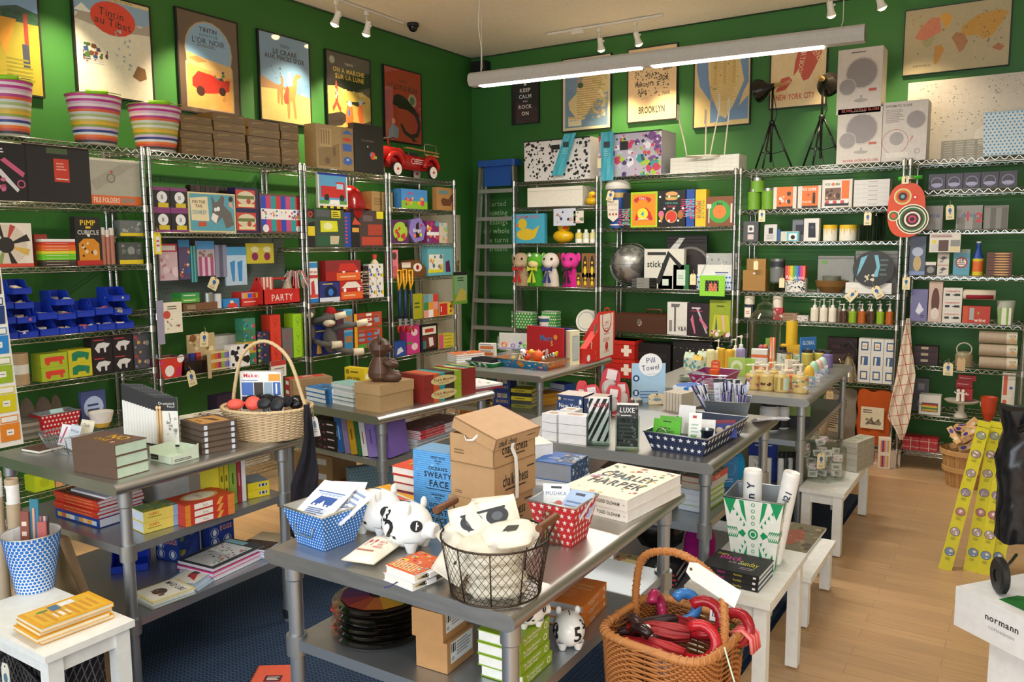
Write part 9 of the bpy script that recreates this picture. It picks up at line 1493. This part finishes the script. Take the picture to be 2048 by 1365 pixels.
for k,(x,c_,hc,rb,lb)in enumerate(((1037,'a8906c.r','b8a080.r','b8242c','tan monkey hand puppet with red dotted bow'),(1066,'3f8f22.r','58a82a.r','c8cc3a','green frog hand puppet with lime bow'),(1096,'d0c4b4.r','dcd2c4.r','24347a','white dog hand puppet with navy dotted bow'),(1135,'c82480.r','d43a90.r','1c1a22','magenta pink puppet with black dotted bow'))):
 p=S('A.3',x-17,x+17,505,.1,-.02);s=p.w;h=p.h;o=empty('hand_puppet',p.at(s/2,.06),0,lb,'puppet');obj('body',MB().lathe([(s*.46,0),(s*.42,h*.3),(s*.26,h*.6),(0,h*.66)],c_,seg=16,sy=.6),parent=o)
 obj('head',MB().ball(0,-.01,h*.74,s*.5,hc,s*.36,h*.25).ball(0,-.05,h*.66,s*.3,'e0d090.r' if k==1 else hc,s*.2,h*.12),parent=o)
 for e in(-1,1):obj('eye',MB().ball(e*s*.2,-.055,h*(.9 if k==1 else .8),s*.09,'e8e8e0' if k==1 else '1a1a1a',seg=8,rings=6),parent=o);obj('ear',MB().ball(e*s*.45,0,h*.85,s*.14,'5a3a20.r' if k==2 and e>0 else hc,s*.08,h*.14),parent=o)
 obj('bow',MB().add([(0,-.07,h*.5),(-s*.3,-.075,h*.6),(-s*.3,-.075,h*.44),(s*.3,-.075,h*.6),(s*.3,-.075,h*.44),(-s*.3,-.08,h*.12),(-s*.08,-.08,h*.1),(s*.25,-.08,h*.12),(s*.05,-.08,h*.1)],[(0,1,2),(0,4,3),(0,5,6),(0,8,7)],rb).ball(0,-.075,h*.5,s*.08,rb,seg=8,rings=6),parent=o)
for k,(x0,x1,yt,lb)in enumerate(((1023,1064,622,'green trellis-pattern open box by the ladder'),(1083,1112,621,'green trellis-pattern open box beyond the blue cup'))):
 p=S('A.4',x0,x1,yt+3,.1,.0+.0*k);bin_(Pl(p.o,0,p.w,.09,p.h),'d4dcc4',lb,'R 0 0 1 1 3f9440;D 7 6 .34 d8e4c8 6','R 0 0 1 1 3f9440;D 6 6 .34 d8e4c8 6','c8ccc0',.02,inner='8a9a7a');card(p.at(.02,.03,p.h*.5),.2,-.3,.05,.07,'N 3 5 .2 3a7ac0,5aa84a','coloured packet sticking out of %s trellis box'%['first','second'][k],['d8c83a','c86a6a'][k],.01,'packet','packet')
rnd('A.4',1072,1095,634,'e0dcd4','paper coffee cup with blue pattern on the low shelf','cup',pr=[(0,0,'3a5a8a'),(.75,0,'3a5a8a'),(.8,.25,'e0dcd0'),(.88,.6,'3a5a8a'),(.98,.85,'e8e4dc'),(1.05,.9,'e8e4dc'),(1.05,1),(0,.98)],inset=-.04)
for k,(x0,x1,yt,ins)in enumerate(((1150,1190,612,0),(1158,1196,598,.05))):p=S('A.4',x0,x1,yt,.02,ins);m=MB();m.T=Matrix.Rotation(PI/2-.25,4,'X');m.lathe([(0,0),(p.w*.3,.002),(p.w*.5,.01),(p.w*.5,.013),(p.w*.3,.006),(0,.005)],'dcd8c8',seg=26);m.lathe([(p.w*.38,.0105),(p.w*.4,.0115)],'6a8a9a',seg=26);obj('plate',m,p.at(p.w/2,.03,p.w*.5),0,None,'white plate with printed ring leaning by shelf post, %s'%['front','rear'][k],'plate')
for k,(x0,x1,y0,y1,sl,key)in enumerate(((1129,1152,268,350,-.13,'A'),(1202,1227,265,362,0,'B'))):
 P=ony(-DB-.025,x0,y0);a=slv(P,(1,0,0),'x',x1);w_=(a-P).length;h=P.z-slv(P,(0,0,1),'y',y1).z;m=MB().sheet([[(sl*(1-j/5)+w_*i/4,.004*math.sin(i*2+j),h*j/5)for i in range(5)]for j in range(6)],'3fa3b4',.004);m.art((sl*.3+w_*.2,-.008,h*.5),(1,0,0),(0,0,1),w_*.6,h*.3,'R .1 .6 .9 1 2a3a3a;L 4 .1 0 .9 .5 8ad0d8',.001);obj('hanging_sleeve',m,(P.x,P.y,P.z-h),0,None,'turquoise printed paper sleeve draped over the %s box'%['black and white','paisley'][k],'sleeve')
o,p=rnd('B.1',1207,1246,358,'ddd8cc','giant blue and white coffee cup canister with tag','cup','cup_canister',[(0,0,'28508e'),(.72,0,'28508e'),(.74,.05,'d8d8d4'),(.75,.08,'28508e'),(.92,.62,'c8a860'),(.95,.72,'28508e'),(.98,.78,'ddd8cc'),(1.2,.8,'d4d0c4'),(1.2,.86),(1.1,.93),(.8,.985),(0,1)],seg=30)
m=MB();q_=p.w/2;m.T=Matrix.Translation((0,0,0));m.art((-q_*.6,-q_*.97,p.h*.12),(1,0,0),(0,-.06,1),q_*1.2,p.h*.45,'P e0d8c8 .05 .2 0 1 1 1 .95 .2 .5 0;T WE_ARE_HAPPY .5 .78 .1 a85a3a .8;T TO_SERVE_YOU .5 .55 .1 a85a3a .8;R .15 .3 .3 .4 a85a3a;R .42 .3 .58 .4 a85a3a;R .7 .3 .85 .4 a85a3a',.004);obj('label',m,parent=o)
p=S('B.2',1204,1283,486,.1,.0);R_=p.w/2;o=empty('globe',p.at(R_,R_),.1,'large silver desk globe with metal ring stand','globe')
def gm(nt,N,L,b):
 n=N.new('ShaderNodeTexNoise');n.inputs['Scale'].default_value=9;n.inputs['Detail'].default_value=5;tc=N.new('ShaderNodeTexCoord');L.new(tc.outputs['Object'],n.inputs['Vector']);r=N.new('ShaderNodeValToRGB');r.color_ramp.elements[0].position=.47;r.color_ramp.elements[1].position=.52;r.color_ramp.elements[0].color=(.2,.19,.175,1);r.color_ramp.elements[1].color=(.42,.40,.37,1);L.new(n.outputs[0],r.inputs[0]);L.new(r.outputs[0],b.inputs['Base Color']);b.inputs['Metallic'].default_value=.6;b.inputs['Roughness'].default_value=.38
nodemat('globe_map',gm);zc=R_*1.08
obj('sphere',MB().ball(0,0,zc,R_*.9,'globe_map',seg=40,rings=26).tube([(R_*.905*math.cos(t),R_*.905*math.sin(t),zc)for t in[2*PI*i/40 for i in range(40)]],.0015,'5a5650',4,True),parent=o)
m=MB();m.tube([(R_*.98*math.cos(t),0,zc+R_*.98*math.sin(t))for t in[2*PI*i/40 for i in range(40)]],.006,'8a8680.M',6,True);m.tube([(0,0,zc+R_*.98),(0,0,zc+R_*.88)],.006,'8a8680.M');obj('meridian_ring',m,parent=o);obj('stand',MB().tube([(R_*1.06*math.cos(t),.01,zc+R_*1.06*math.sin(t))for t in[-PI+PI*i/16 for i in range(17)]],.004,'a8a4a0.M',6).lathe([(0,0),(R_*.5,0),(R_*.5,.006),(0,.01)],'a8a4a0.M'),parent=o)
p=S('B.3',1227,1332,632,.18);m=bx(MB(),p.w,p.d,p.h,'4a2814','R 0 .68 1 .69 2a1408;P c8b89a .46 .7 .54 .7 .54 .5 .5 .38 .46 .5');m.prism([(0,0),(p.w,0),(p.w,p.d),(0,p.d)],p.h,p.h+.015,'4a2814',p2=[(.02,.03),(p.w-.02,.03),(p.w-.02,p.d-.03),(.02,p.d-.03)]);o=obj('tool_box',m,p.o,0,None,'dark wooden tool box with silver latch and leather handle','tool box');obj('handle',MB().tube([(p.w*.55,p.d/2,p.h+.015),(p.w*.58,p.d/2,p.h+.05),(p.w*.82,p.d/2,p.h+.05),(p.w*.85,p.d/2,p.h+.015)],.008,'6a3418',8),parent=o);obj('latch',MB().box(p.w*.47,-.006,p.h*.5,p.w*.53,-.0005,p.h*.8,'c8c0a8.M'),parent=o)
p=S('B.4',1200,1268,680,.2,-.06)
for k in range(2):o=obj('first_aid_tin',bx(MB(),p.w,p.d,p.h/2-.004,'b82018','R .62 .36 .92 .56 f0e4d8;R .7 .16 .84 .76 f0e4d8'),p.at(0,0,k*p.h/2),0,None,'red first aid tin with white cross, %s of two'%['lower','upper'][k],'tin','red first aid tins');obj('lid',MB().rbox(-.004,-.004,p.h/2-.035,p.w+.004,p.d+.004,p.h/2-.004,'c4261c',.01),parent=o)
p=S('B.0',1356,1446,190,.12,-.06,.112);w_,h=p.w,p.h;m=MB();o=empty('clothespin_stand',p.o,0,'white clothespin-legged bin frame standing on the white cartons','bin frame')
for k,(x,y,x2,lz)in enumerate(((.2,0,.0,.87),(.52,.1,.52,.78),(.72,0,.9,1),(.92,.12,1.0,.95))):
 L_=MB();L_.tube([(w_*x,y,.006),(w_*(x*.7+x2*.3),y,h*.25),(w_*x2,y,h*lz*.75),(w_*x2,y,h*lz)],.009,'e8dcc4',6,flat=.5);L_.tube([(w_*x2-.012,y,h*lz*.72),(w_*x2-.008,y,h*lz*1.02)],.005,'e0d4bc',5);obj('leg',L_,parent=o)
obj('base_bar',MB().tube([(w_*.2,0,.006),(w_*.72,0,.006),(w_*.92,.12,.006),(w_*.52,.1,.006)],.008,'e8dcc4',6,True),parent=o)
for k,(x0,x1,yt,dz)in enumerate(((1492,1517,395,0),(1492,1517,378,.062),(1520,1545,394,0),(1520,1545,376,.062),(1498,1524,355,.135))):rnd('C.1',x0,x1,yt,'6a9a24','green candle jar with silver lid, '+['lower left','middle left','lower right','upper right','topmost of the pile'][k],'jar',pr=[(0,0),(1,0),(1,.75),(.9,.8)],dz=dz,parts=[('lid',[(.95,.78),(.95,.98),(0,1)],'c4c8c0.M')])
for k,(x0,x1)in enumerate(((1643,1671),(1675,1710))):o,p=rnd('C.2',x0,x1,450,'e4ddcc','white tin with dripping yellow paint rim, %s'%['left','right'][k],'tin',pr=[(0,0,'e4ddcc'),(1,0,'e4ddcc'),(1,.78,'dcb41c'),(1,1,'dcb41c'),(0,1)]);m=MB();[m.add([(p.w/2*1.01*math.cos(t),p.w/2*1.01*math.sin(t),p.h*z)for t,z in((a,.8),(a+.25,.8),(a+.15,.8-l_))],[(0,2,1)],'dcb41c')for a,l_ in((-2.4,.3),(-2.0,.5),(-1.7,.25),(-1.3,.45),(-1.0,.2),(-.7,.35))];obj('paint_drip',m,parent=o)
for k,(x0,x1,yt)in enumerate(((1713,1737,449),(1738,1768,426))):rnd('C.2',x0,x1,yt,'8a8e84.x','clear glass storage jar, %s'%['shorter, dusty grey','taller, by the orange board'][k],'jar',pr=[(0,0),(1,0),(1,.9),(.9,1),(.85,.9)])
rnd('C.3',1533,1566,518,'6e7270','grey metal kitchen scale tin with clear foot','scale',pr=[(0,0,'9a9e98.x'),(1,0,'9a9e98.x'),(.7,.25,'6e7270'),(.85,.3,'6e7270'),(.9,.7,'8a8e8a.k'),(.9,.75,'2a2e34'),(.9,.92,'8a8e8a.k'),(.9,1),(0,1)])
for x0,x1,yt,c_,dz,lb in((1622,1690,562,'7a5626',0,'wide woven wooden bowl in the middle shelf'),(1640,1678,553,'6a6e60',.05,'dark nested bowl with card inside the wooden bowl')):rnd('C.3',x0,x1,yt,c_,lb,'bowl',pr=[(0,0),(.6,0),(.9,.5),(1,1),(.95,.98),(.6,.2),(0,.15)],dz=dz,inset=-.02)
P=S('C.3',1703,1785,506,.03,-.01,.06);m=MB();m.T=Matrix.Translation((P.w/2,.05,P.h*.5))@Matrix.Rotation(PI/2-.2,4,'X');el=lambda r:[(P.w/2*r*math.cos(t),P.h*.55*r*math.sin(t))for t in[2*PI*i/30 for i in range(30)]];m.prism(el(.94),0,.006,'141416');m.prism(el(.94),.006,.016,'1c1c1e',p2=el(1.02));m.art((-P.w*.4,-P.h*.42,.0165),(1,0,0),(0,1,0),P.w*.8,P.h*.84,'P 6aa8bc .0 .2 .1 .9 .3 1 .1 .4;P 6aa8bc .5 1 .6 .55 .5 .2 .65 .2 .7 .6 .62 1;N 3 12 .05 c8bca0 .25 0 .55 .3;L 4 .7 .2 .95 .9 4a5a5a');obj('oval_tray',m,P.o,0,None,'black oval tray with pale blue swirls standing upright','tray')
rnd('C.4',1486,1506,593,'ddd2bc','cream candle in black jar on candle carton','candle',pr=[(0,0,'24303a'),(1,0,'24303a'),(1,.3,'ddd2bc'),(1,1),(0,.97)],dz=.085);rnd('C.4',1543,1563,592,'e4d8c4','cream candle with red flower mark on the red soap box','candle',dz=.085)
for k in range(3):p=S('C.4',1619+18*k,1635+18*k,598,.05);pump(p.at(p.w/2,p.w/2),p.w/2,p.h,'e6dcc8.g','R 0 .1 1 .7 %s;L 3 .1 .2 .9 .6 6a2a2a'%['e6dcc8','b8d838','e6dcc8'][k],'cream pump bottle, %s'%['leftmost of the soap row','with lime label','third, beside amber ones'][k],None,pumpc='e8e4dc')
for k,(c_,cp)in enumerate((('4a3022',0),('86a820',0),('b05a1c',0),('4a3020',1),('86a820',1),('b05a1c',1))):
 p=S('C.4',1677+18.5*k,1693+18.5*k,608,.05);pump(p.at(p.w/2,p.w/2),p.w/2,p.h,c_+'.g','L 2 .2 .3 .8 .6 d8c890','%s soap bottle with white %s, %s in the right part of row'%(['dark brown','green','amber'][k%3],'pump' if cp else 'cap',['first','second','third','fourth','fifth','last'][k]),None,pumpc='e4ddd0')
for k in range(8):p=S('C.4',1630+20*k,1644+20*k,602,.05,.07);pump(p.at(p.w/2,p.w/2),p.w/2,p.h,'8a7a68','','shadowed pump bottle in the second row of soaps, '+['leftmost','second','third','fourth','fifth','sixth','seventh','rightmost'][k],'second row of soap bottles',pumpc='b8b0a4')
o,p=rnd('C.5',1674,1711,712,'a89c84.M','brushed steel stovetop kettle with black handle','kettle',pr=[(0,0),(1,0),(.98,.2),(.8,.6),(.5,.88),(.3,.95),(.1,1.0),(.14,1.08),(0,1.1)],inset=-.04,seg=28);q_=p.w/2;obj('handle',MB().tube([(q_*.8,0,p.h*.7),(q_*.8,0,p.h*1.2),(0,0,p.h*1.5),(-q_*.5,0,p.h*1.3)],.007,'1a1a1c',8),parent=o);obj('spout',MB().tube([(-q_*.7,0,p.h*.6),(-q_*1.1,0,p.h*.85)],[.014,.008],'a89c84.M',8),parent=o)
for k,(xc,yt,xl,yl,dr)in enumerate(((1541,178,1516,170,-1),(1640,165,1640,160,.15))):
 P=ony(-.30-.06*k,xc,330);P.z=2.2;Zt=slv(P,(0,0,1),'y',yt).z-2.2;o=empty('studio_lamp',P,0,'black studio lamp on a tripod, %s'%['left one turned sideways','right one facing away'][k],'lamp');m=MB();m.tube([(0,0,Zt*.1),(0,0,Zt)],.009,'141212.g',8);m.lathe([(.012,Zt*.55),(.022,Zt*.57),(.022,Zt*.6),(.012,Zt*.62)],'141212',seg=10);obj('pole',m,parent=o)
 for a in(.4,2.6,4.6):obj('leg',MB().tube([(.015*math.cos(a),.015*math.sin(a),Zt*.58),(.17*math.cos(a),.15*math.sin(a),.005)],.008,'141212.g',6).tube([(0,0,Zt*.2),(.10*math.cos(a),.09*math.sin(a),Zt*.24)],.004,'141212',5),parent=o)
 m=MB();A_=V((0,0,Zt));d_=V((dr,.25 if k==0 else 1,-.15)).normalized();m.T=Matrix.Translation(A_+V((-.0,0,.02)))@V((0,0,1)).rotation_difference(d_).to_matrix().to_4x4();m.lathe([(.02,-.02),(.025,.02),(.06,.06),(.085,.10),(.092,.13),(.088,.13),(.05,.065),(.0,.04)],'15100e.g',seg=26);m.lathe([(0,-.07),(.012,-.07),(.014,-.02),(.02,-.02)],'b08a4a',seg=12);obj('reflector',m,parent=o)
 obj('cord',MB().tube([(0,.02,Zt*.95),(.03,.03,Zt*.7),(-.02,.03,Zt*.4),(0,.02,Zt*.2),(.03,0,.01),(-.03,-.02,.01),(.02,-.03,.012)],.0035,'0e0e0e',5),parent=o)
p=S('D.0',1962,2068,222,.2,-.0);bin_(Pl(p.o,0,p.w,.22,p.h),'8ab8c8','blue and white woven bin on top of the right shelving','R 0 0 1 1 cfd8d8;D 12 14 .36 2a8ac0 4','','a8c8d0',.05,inner='b8b0a0')
rnd('D.3',1942,1965,483,'24489a','soda bottle shaped tin in blue, yellow and orange','tin',pr=[(0,0,'d8c02a'),(1,0,'d8c02a'),(1,.12,'d86a2a'),(1,.42,'d8c02a'),(1,.5,'24489a'),(.4,.78,'24489a'),(.4,.95,'d8d4cc'),(.45,1),(0,1)])
m=S('D.4',1925,1990,590,.08,0,.16);obj('cloth_roll',MB().tube([(0,.05,.035),(m.w,.05,.035)],.035,'d8ccb4.r',10).tube([(m.w*.1,.012,.02),(m.w*.95,.012,.022)],.014,'8a2430.r',6),m.o,0,None,'rolled cream and maroon tea towel on the red wine box','towel')
rnd('D.4',1990,2028,603,'b8bca8','tin pail with green and white stripes at the right end','pail',pr=[(0,0),(.78,0),(1,.95),(1.03,1),(.95,.98),(.7,.1),(0,.1)]);p=S('D.4',1992,2026,610,.02,-.006);obj('stripe_print',bx(MB(),p.w*.7,.003,p.h*.85,'b8bca8','S 7aa83a,e4e0d0,e4e0d0,7aa83a,e4e0d0'),p.at(p.w*.15),0,None,'green and white striped card before the tin pail','card')
for k in range(3):p=S('D.5',1957,2034,716-25*k,.1,0,.087*k);m=MB();m.T=Matrix.Translation((0,.045,.043))@Matrix.Rotation(PI/2,4,'Y');m.lathe([(0,0,'a8947c'),(.042,0,'b09c84'),(.042,p.w*.72,'d8ccb4'),(.042,p.w),(0,p.w)],'b09c84',seg=18);m.T=None;m.art((p.w*.78,0,.02),(1,0,0),(0,0,1),p.w*.2,.05,'T NOSE .5 .8 .3 3a3430 .9;E .5 .3 .35 .25 c89a60',.004);obj('paper_roll',m,p.o,0,None,'packaged paper towel roll with nose print, %s of three'%['bottom','middle','top'][k],'roll')
o,p=rnd('D.5',1908,1944,706,'9a8a6a','clear bag of spices with round ring handle','bag',pr=[(0,0),(1,0),(1,.8),(.8,1),(0,.95)]);obj('ring_handle',MB().tube([(p.w*.42*math.cos(t),-.03,p.h+.02+p.w*.42*math.sin(t))for t in[2*PI*i/20 for i in range(20)]],.005,'b8b0a0',6,True),parent=o)
o,p=rnd('D.6',1883,1955,806,'cfc6b4','cream cake stand holding red boxes and white figures','cake stand',pr=[(0,0),(.4,0),(.35,.15),(.18,.35),(.2,.75),(.9,.9),(1,1),(.95,.97),(0,.93)],inset=-.06,seg=30);ct_=p.at(p.w/2,p.w/2,p.h)
for k,(x,y,z,w_,h)in enumerate(((-.035,0,0,.10,.085),(-.04,.01,.088,.10,.05),(-.03,.0,.14,.11,.035))):box(Pl(ct_+V((x,y,z)),0,w_,.05,h),'a01c20','red boxed salt and pepper set on cake stand, %s'%['bottom','middle','top'][k],'box','L 1 .1 .4 .9 .6 e8c8c0',name='shaker_box')
for k in range(2):m=MB();m.lathe([(0,0),(.012,0),(.011,.05),(.006,.058),(.012,.068),(.01,.08),(0,.084)],'e6dfd0',seg=12);m.tube([(-.008,0,.05),(-.024,-.004,.062)],.004,'e6dfd0',5);m.tube([(.008,0,.05),(.024,-.004,.062)],.004,'e6dfd0',5);obj('salt_shaker',m,ct_+V((-.02+.03*k,-.04,0)),0,None,'white hugging figure shaker on the cake stand, %s'%['left','right'][k],'shaker')
rnd('D.6',1957,1993,797,'c0421c','orange-red bowl with white dots','bowl',pr=[(0,0),(.45,0),(.8,.35),(1,1),(.95,.98),(0,.3)],inset=-.03);p=S('D.6',1957,1984,783,.1,0,.07);obj('twine_ball',MB().ball(p.w/2,p.w/2,p.w*.45,p.w*.48,'d0c0a4'),p.o,0,None,'cream twine ball in the dotted orange bowl','ball')
P=ony(-DB-.06,1810,475);a=slv(P,(1,0,0),'x',1848);Rx=(a-P).length;h=slv(P,(0,0,1),'y',366).z-P.z;m=MB();m.T=Matrix.Translation((0,0,h/2))@Matrix.Rotation(PI/2,4,'X');el=lambda r:[(Rx*r*math.copysign(abs(math.cos(t))**.8,math.cos(t)),h/2*r*math.copysign(abs(math.sin(t))**.75,math.sin(t)))for t in[2*PI*i/36 for i in range(36)]];m.prism(el(1),0,.008,'d0481c')
A_='C .36 .80 .30 e8d8b8;C .36 .80 .27 b8a030;C .36 .80 .22 d0481c;C .36 .80 .15 1c1a1c;C .36 .8 .07 7a9a98;C .72 .3 .56 ece0c4;C .72 .3 .52 1c3a20;C .72 .3 .47 ece0c4;C .72 .3 .43 2a6a30;C .72 .3 .36 3a1a14;C .72 .3 .28 ece0c4;C .72 .3 .22 3a1420;C .72 .3 .14 c83a5a;C .72 .3 .08 1a1012;C .08 .38 .2 e8d8b8;C .08 .38 .16 2a6a30;C .08 .38 .1 d0481c;C .78 .78 .11 d02a1c;C .78 .78 .04 e8e0d0'
m.art((-Rx*.78,-h*.42,.008),(1,0,0),(0,1,0),Rx*1.56,h*.84,A_);obj('cutting_board',m,P,0,None,'orange oval board with retro flower rings hanging between shelvings','board')
m=MB();m.tube([(-.06,0,h+.03),(.09,0,h+.035)],.014,'3aa82a',8);m.tube([(-.02,0,h+.03),(.04,0,h+.032)],.015,'c8c8c8.M',8);obj('clamp',m,P,0,None,'green clamp above the orange flower board','clamp')
P=ony(-DB-.075,1811,352);tagcard(P,0,.045,.055,'cream tag with black bottle drawing at the top of the orange board',art='P 2a2422 .45 .2 .45 .6 .55 .8 .62 .6 .62 .2;T 1 .7 .8 .3 2a2422',strz=.01)
Y=-DB-.05;pts=[(1813,637,1819),(1800,700,1823),(1793,750,1830),(1782,800,1824),(1775,836,1820),(1790,860,1813),(1798,880,1806)];rws=[]
for x0,y,x1 in pts:A1=ony(Y,x0,y);B1=ony(Y,x1,y);rws.append([tuple(A1.lerp(B1,i/6)+V((0,.012*math.sin(i*1.9+y*.03),0)))for i in range(7)])
def tm(nt,N,L,b):
 tc=N.new('ShaderNodeTexCoord');mp=N.new('ShaderNodeMapping');mp.inputs['Rotation'].default_value=(0,.25,0);L.new(tc.outputs['Object'],mp.inputs[0]);br=N.new('ShaderNodeTexBrick');br.offset=0;br.inputs['Scale'].default_value=1;br.inputs['Brick Width'].default_value=.06;br.inputs['Row Height'].default_value=.07;br.inputs['Mortar Size'].default_value=.0022;br.inputs['Color1'].default_value=br.inputs['Color2'].default_value=(*rgb('dccbb4'),1);br.inputs['Mortar'].default_value=(*rgb('b8483a'),1)
 sp=N.new('ShaderNodeSeparateXYZ');cb=N.new('ShaderNodeCombineXYZ');L.new(mp.outputs[0],sp.inputs[0]);L.new(sp.outputs[0],cb.inputs[0]);L.new(sp.outputs[2],cb.inputs[1]);L.new(cb.outputs[0],br.inputs[0]);L.new(br.outputs[0],b.inputs['Base Color']);b.inputs['Roughness'].default_value=.9
nodemat('towel_check',tm);obj('tea_towel',MB().sheet(rws,'towel_check',.003),label='cream tea towel with red checks hanging from the shelving post',cat='towel')
for(w_,x,y,tw,th,lb,kw)in(('B',1223,382,.065,.085,'cream ribbon-print tag on the giant coffee cup',{'ry':.25}),('B',1199,316,.04,.085,'cream tag between the storage boxes on top',{'art':''}),('B',1524,420,.05,.09,'ribbon-print tag at the left under the green jars',{}),('B',1736,424,.05,.095,'ribbon-print tag above the glass storage jars',{}),('B',1386,548,.05,.09,'beige tag between green frames and trellis box',{'art':'O .5 .5 .2 .03 8a7a5a'}),('B',1712,582,.06,.09,'tilted ribbon-print tag under the oval tray, left',{'ry':.7}),('B',1748,574,.06,.09,'tilted ribbon-print tag under the oval tray, right',{'ry':-.55}),('B',1564,556,.04,.075,'kraft tag left of the napkin packs',{'art':''}),('B',1813,554,.05,.09,'ribbon-print tag at the post of the right shelving',{}),('B',1900,410,.05,.10,'ribbon-print tag between the boxed glasses',{'ry':-.05}),('B',1897,726,.06,.09,'ribbon-print tag below the dark red boxes',{}),('B',1923,716,.05,.09,'plain kraft tag below the spice bag',{'art':'','c':'c8a878'}),('B',1512,522,.035,.07,'beige tag on the open kraft box',{'art':''}),('L',380,742,.06,.10,'ribbon-print tag hanging left of the wicker handle',{'ry':-.2}),('L',432,556,.07,.08,'ribbon-print tag among the party goods',{'ry':.5}),('L',592,578,.045,.085,'ribbon-print tag on the red party box',{'ry':-.2}),('L',409,664,.06,.095,'ribbon-print tag on the kraft header display',{'ry':.1}),('L',314,465,.05,.13,'yellow and pink long tag on shelving post',{'art':'R .3 .1 .8 .8 e8e4e0;L 2 .35 .3 .75 .7 c83a6a','c':'e0cc2a'})):
 P=ony(-DB-.02,x,y)if w_=='B' else onx(DL+.02,x,y);tagcard(P,0 if w_=='B' else PI/2,tw,th,lb,**kw)
for(w_,x0,x1,y0,y1,c_,art,lb,nm)in(('B',1107,1151,418,452,'c8ccd8','N 3 9 .1 8a6a4a,2a3a5a,c8a080 .1 .1 .9 .9','blue-edged photo card of baby goods on shelf edge','photo card'),('B',1147,1167,422,447,'dcd4c4','N 3 6 .14 8a6a5a,6a8a5a;L 1 .2 .05 .8 .15 c84a4a','small cream photo card beside the blue-edged one','photo card'),('B',1399,1449,551,592,'8acc30','R .22 .24 .76 .76 1c1414;P c86a4a .35 .24 .38 .6 .5 .65 .55 .24;P c86a4a .5 .24 .58 .65 .68 .6 .7 .24;D 8 8 .12 c8e89a','bright green ornate photo frame hanging on the shelf edge','framed photo'),('B',1858,1920,466,505,'d8d0c4','R .3 .05 .62 .62 5a4038;R .68 .3 .98 .62 8a8a80;L 2 .05 .75 .9 .92 8a4a4a;R .66 .05 .98 .28 d8c89a;R .08 .45 .22 .62 d8c83a;R .05 .05 .28 .4 c8c4bc','printed magazine card with portrait on the right shelving edge','card'),('L',330,366,606,668,'e8dfc8','C .15 .6 .2 c84a3a;N 3 10 .05 8a4a8a,5aa05a,c83a3a .1 .1 .9 .5;L 2 .2 .75 .8 .9 6a5a4a','white hand-drawn paper note hanging under party shelf','note'),('L',317,331,602,690,'9a94a8','','grey-lilac paper strip hanging at the shelving post','strip'),('L',417,424,705,758,'b8a47e','','kraft paper strip beside the rainbow figure boxes','strip'),('L',543,573,724,757,'e0d8cc','R 0 .7 1 1 b83a34;L 3 .2 .1 .9 .6 8a8078','small red and white sign below the red question boxes','sign')):
 P=ony(-DB-.03,x0,y1)if w_=='B' else onx(DL+.03,x0,y1);a=slv(P,(1,0,0)if w_=='B' else(0,1,0),'x',x1);t_=slv(P,(0,0,1),'y',y0);box(Pl(P,0 if w_=='B' else PI/2,(a-P).length,.004,t_.z-P.z),c_,lb,nm.split()[-1],art,name='hanging_'+nm.replace(' ','_'))
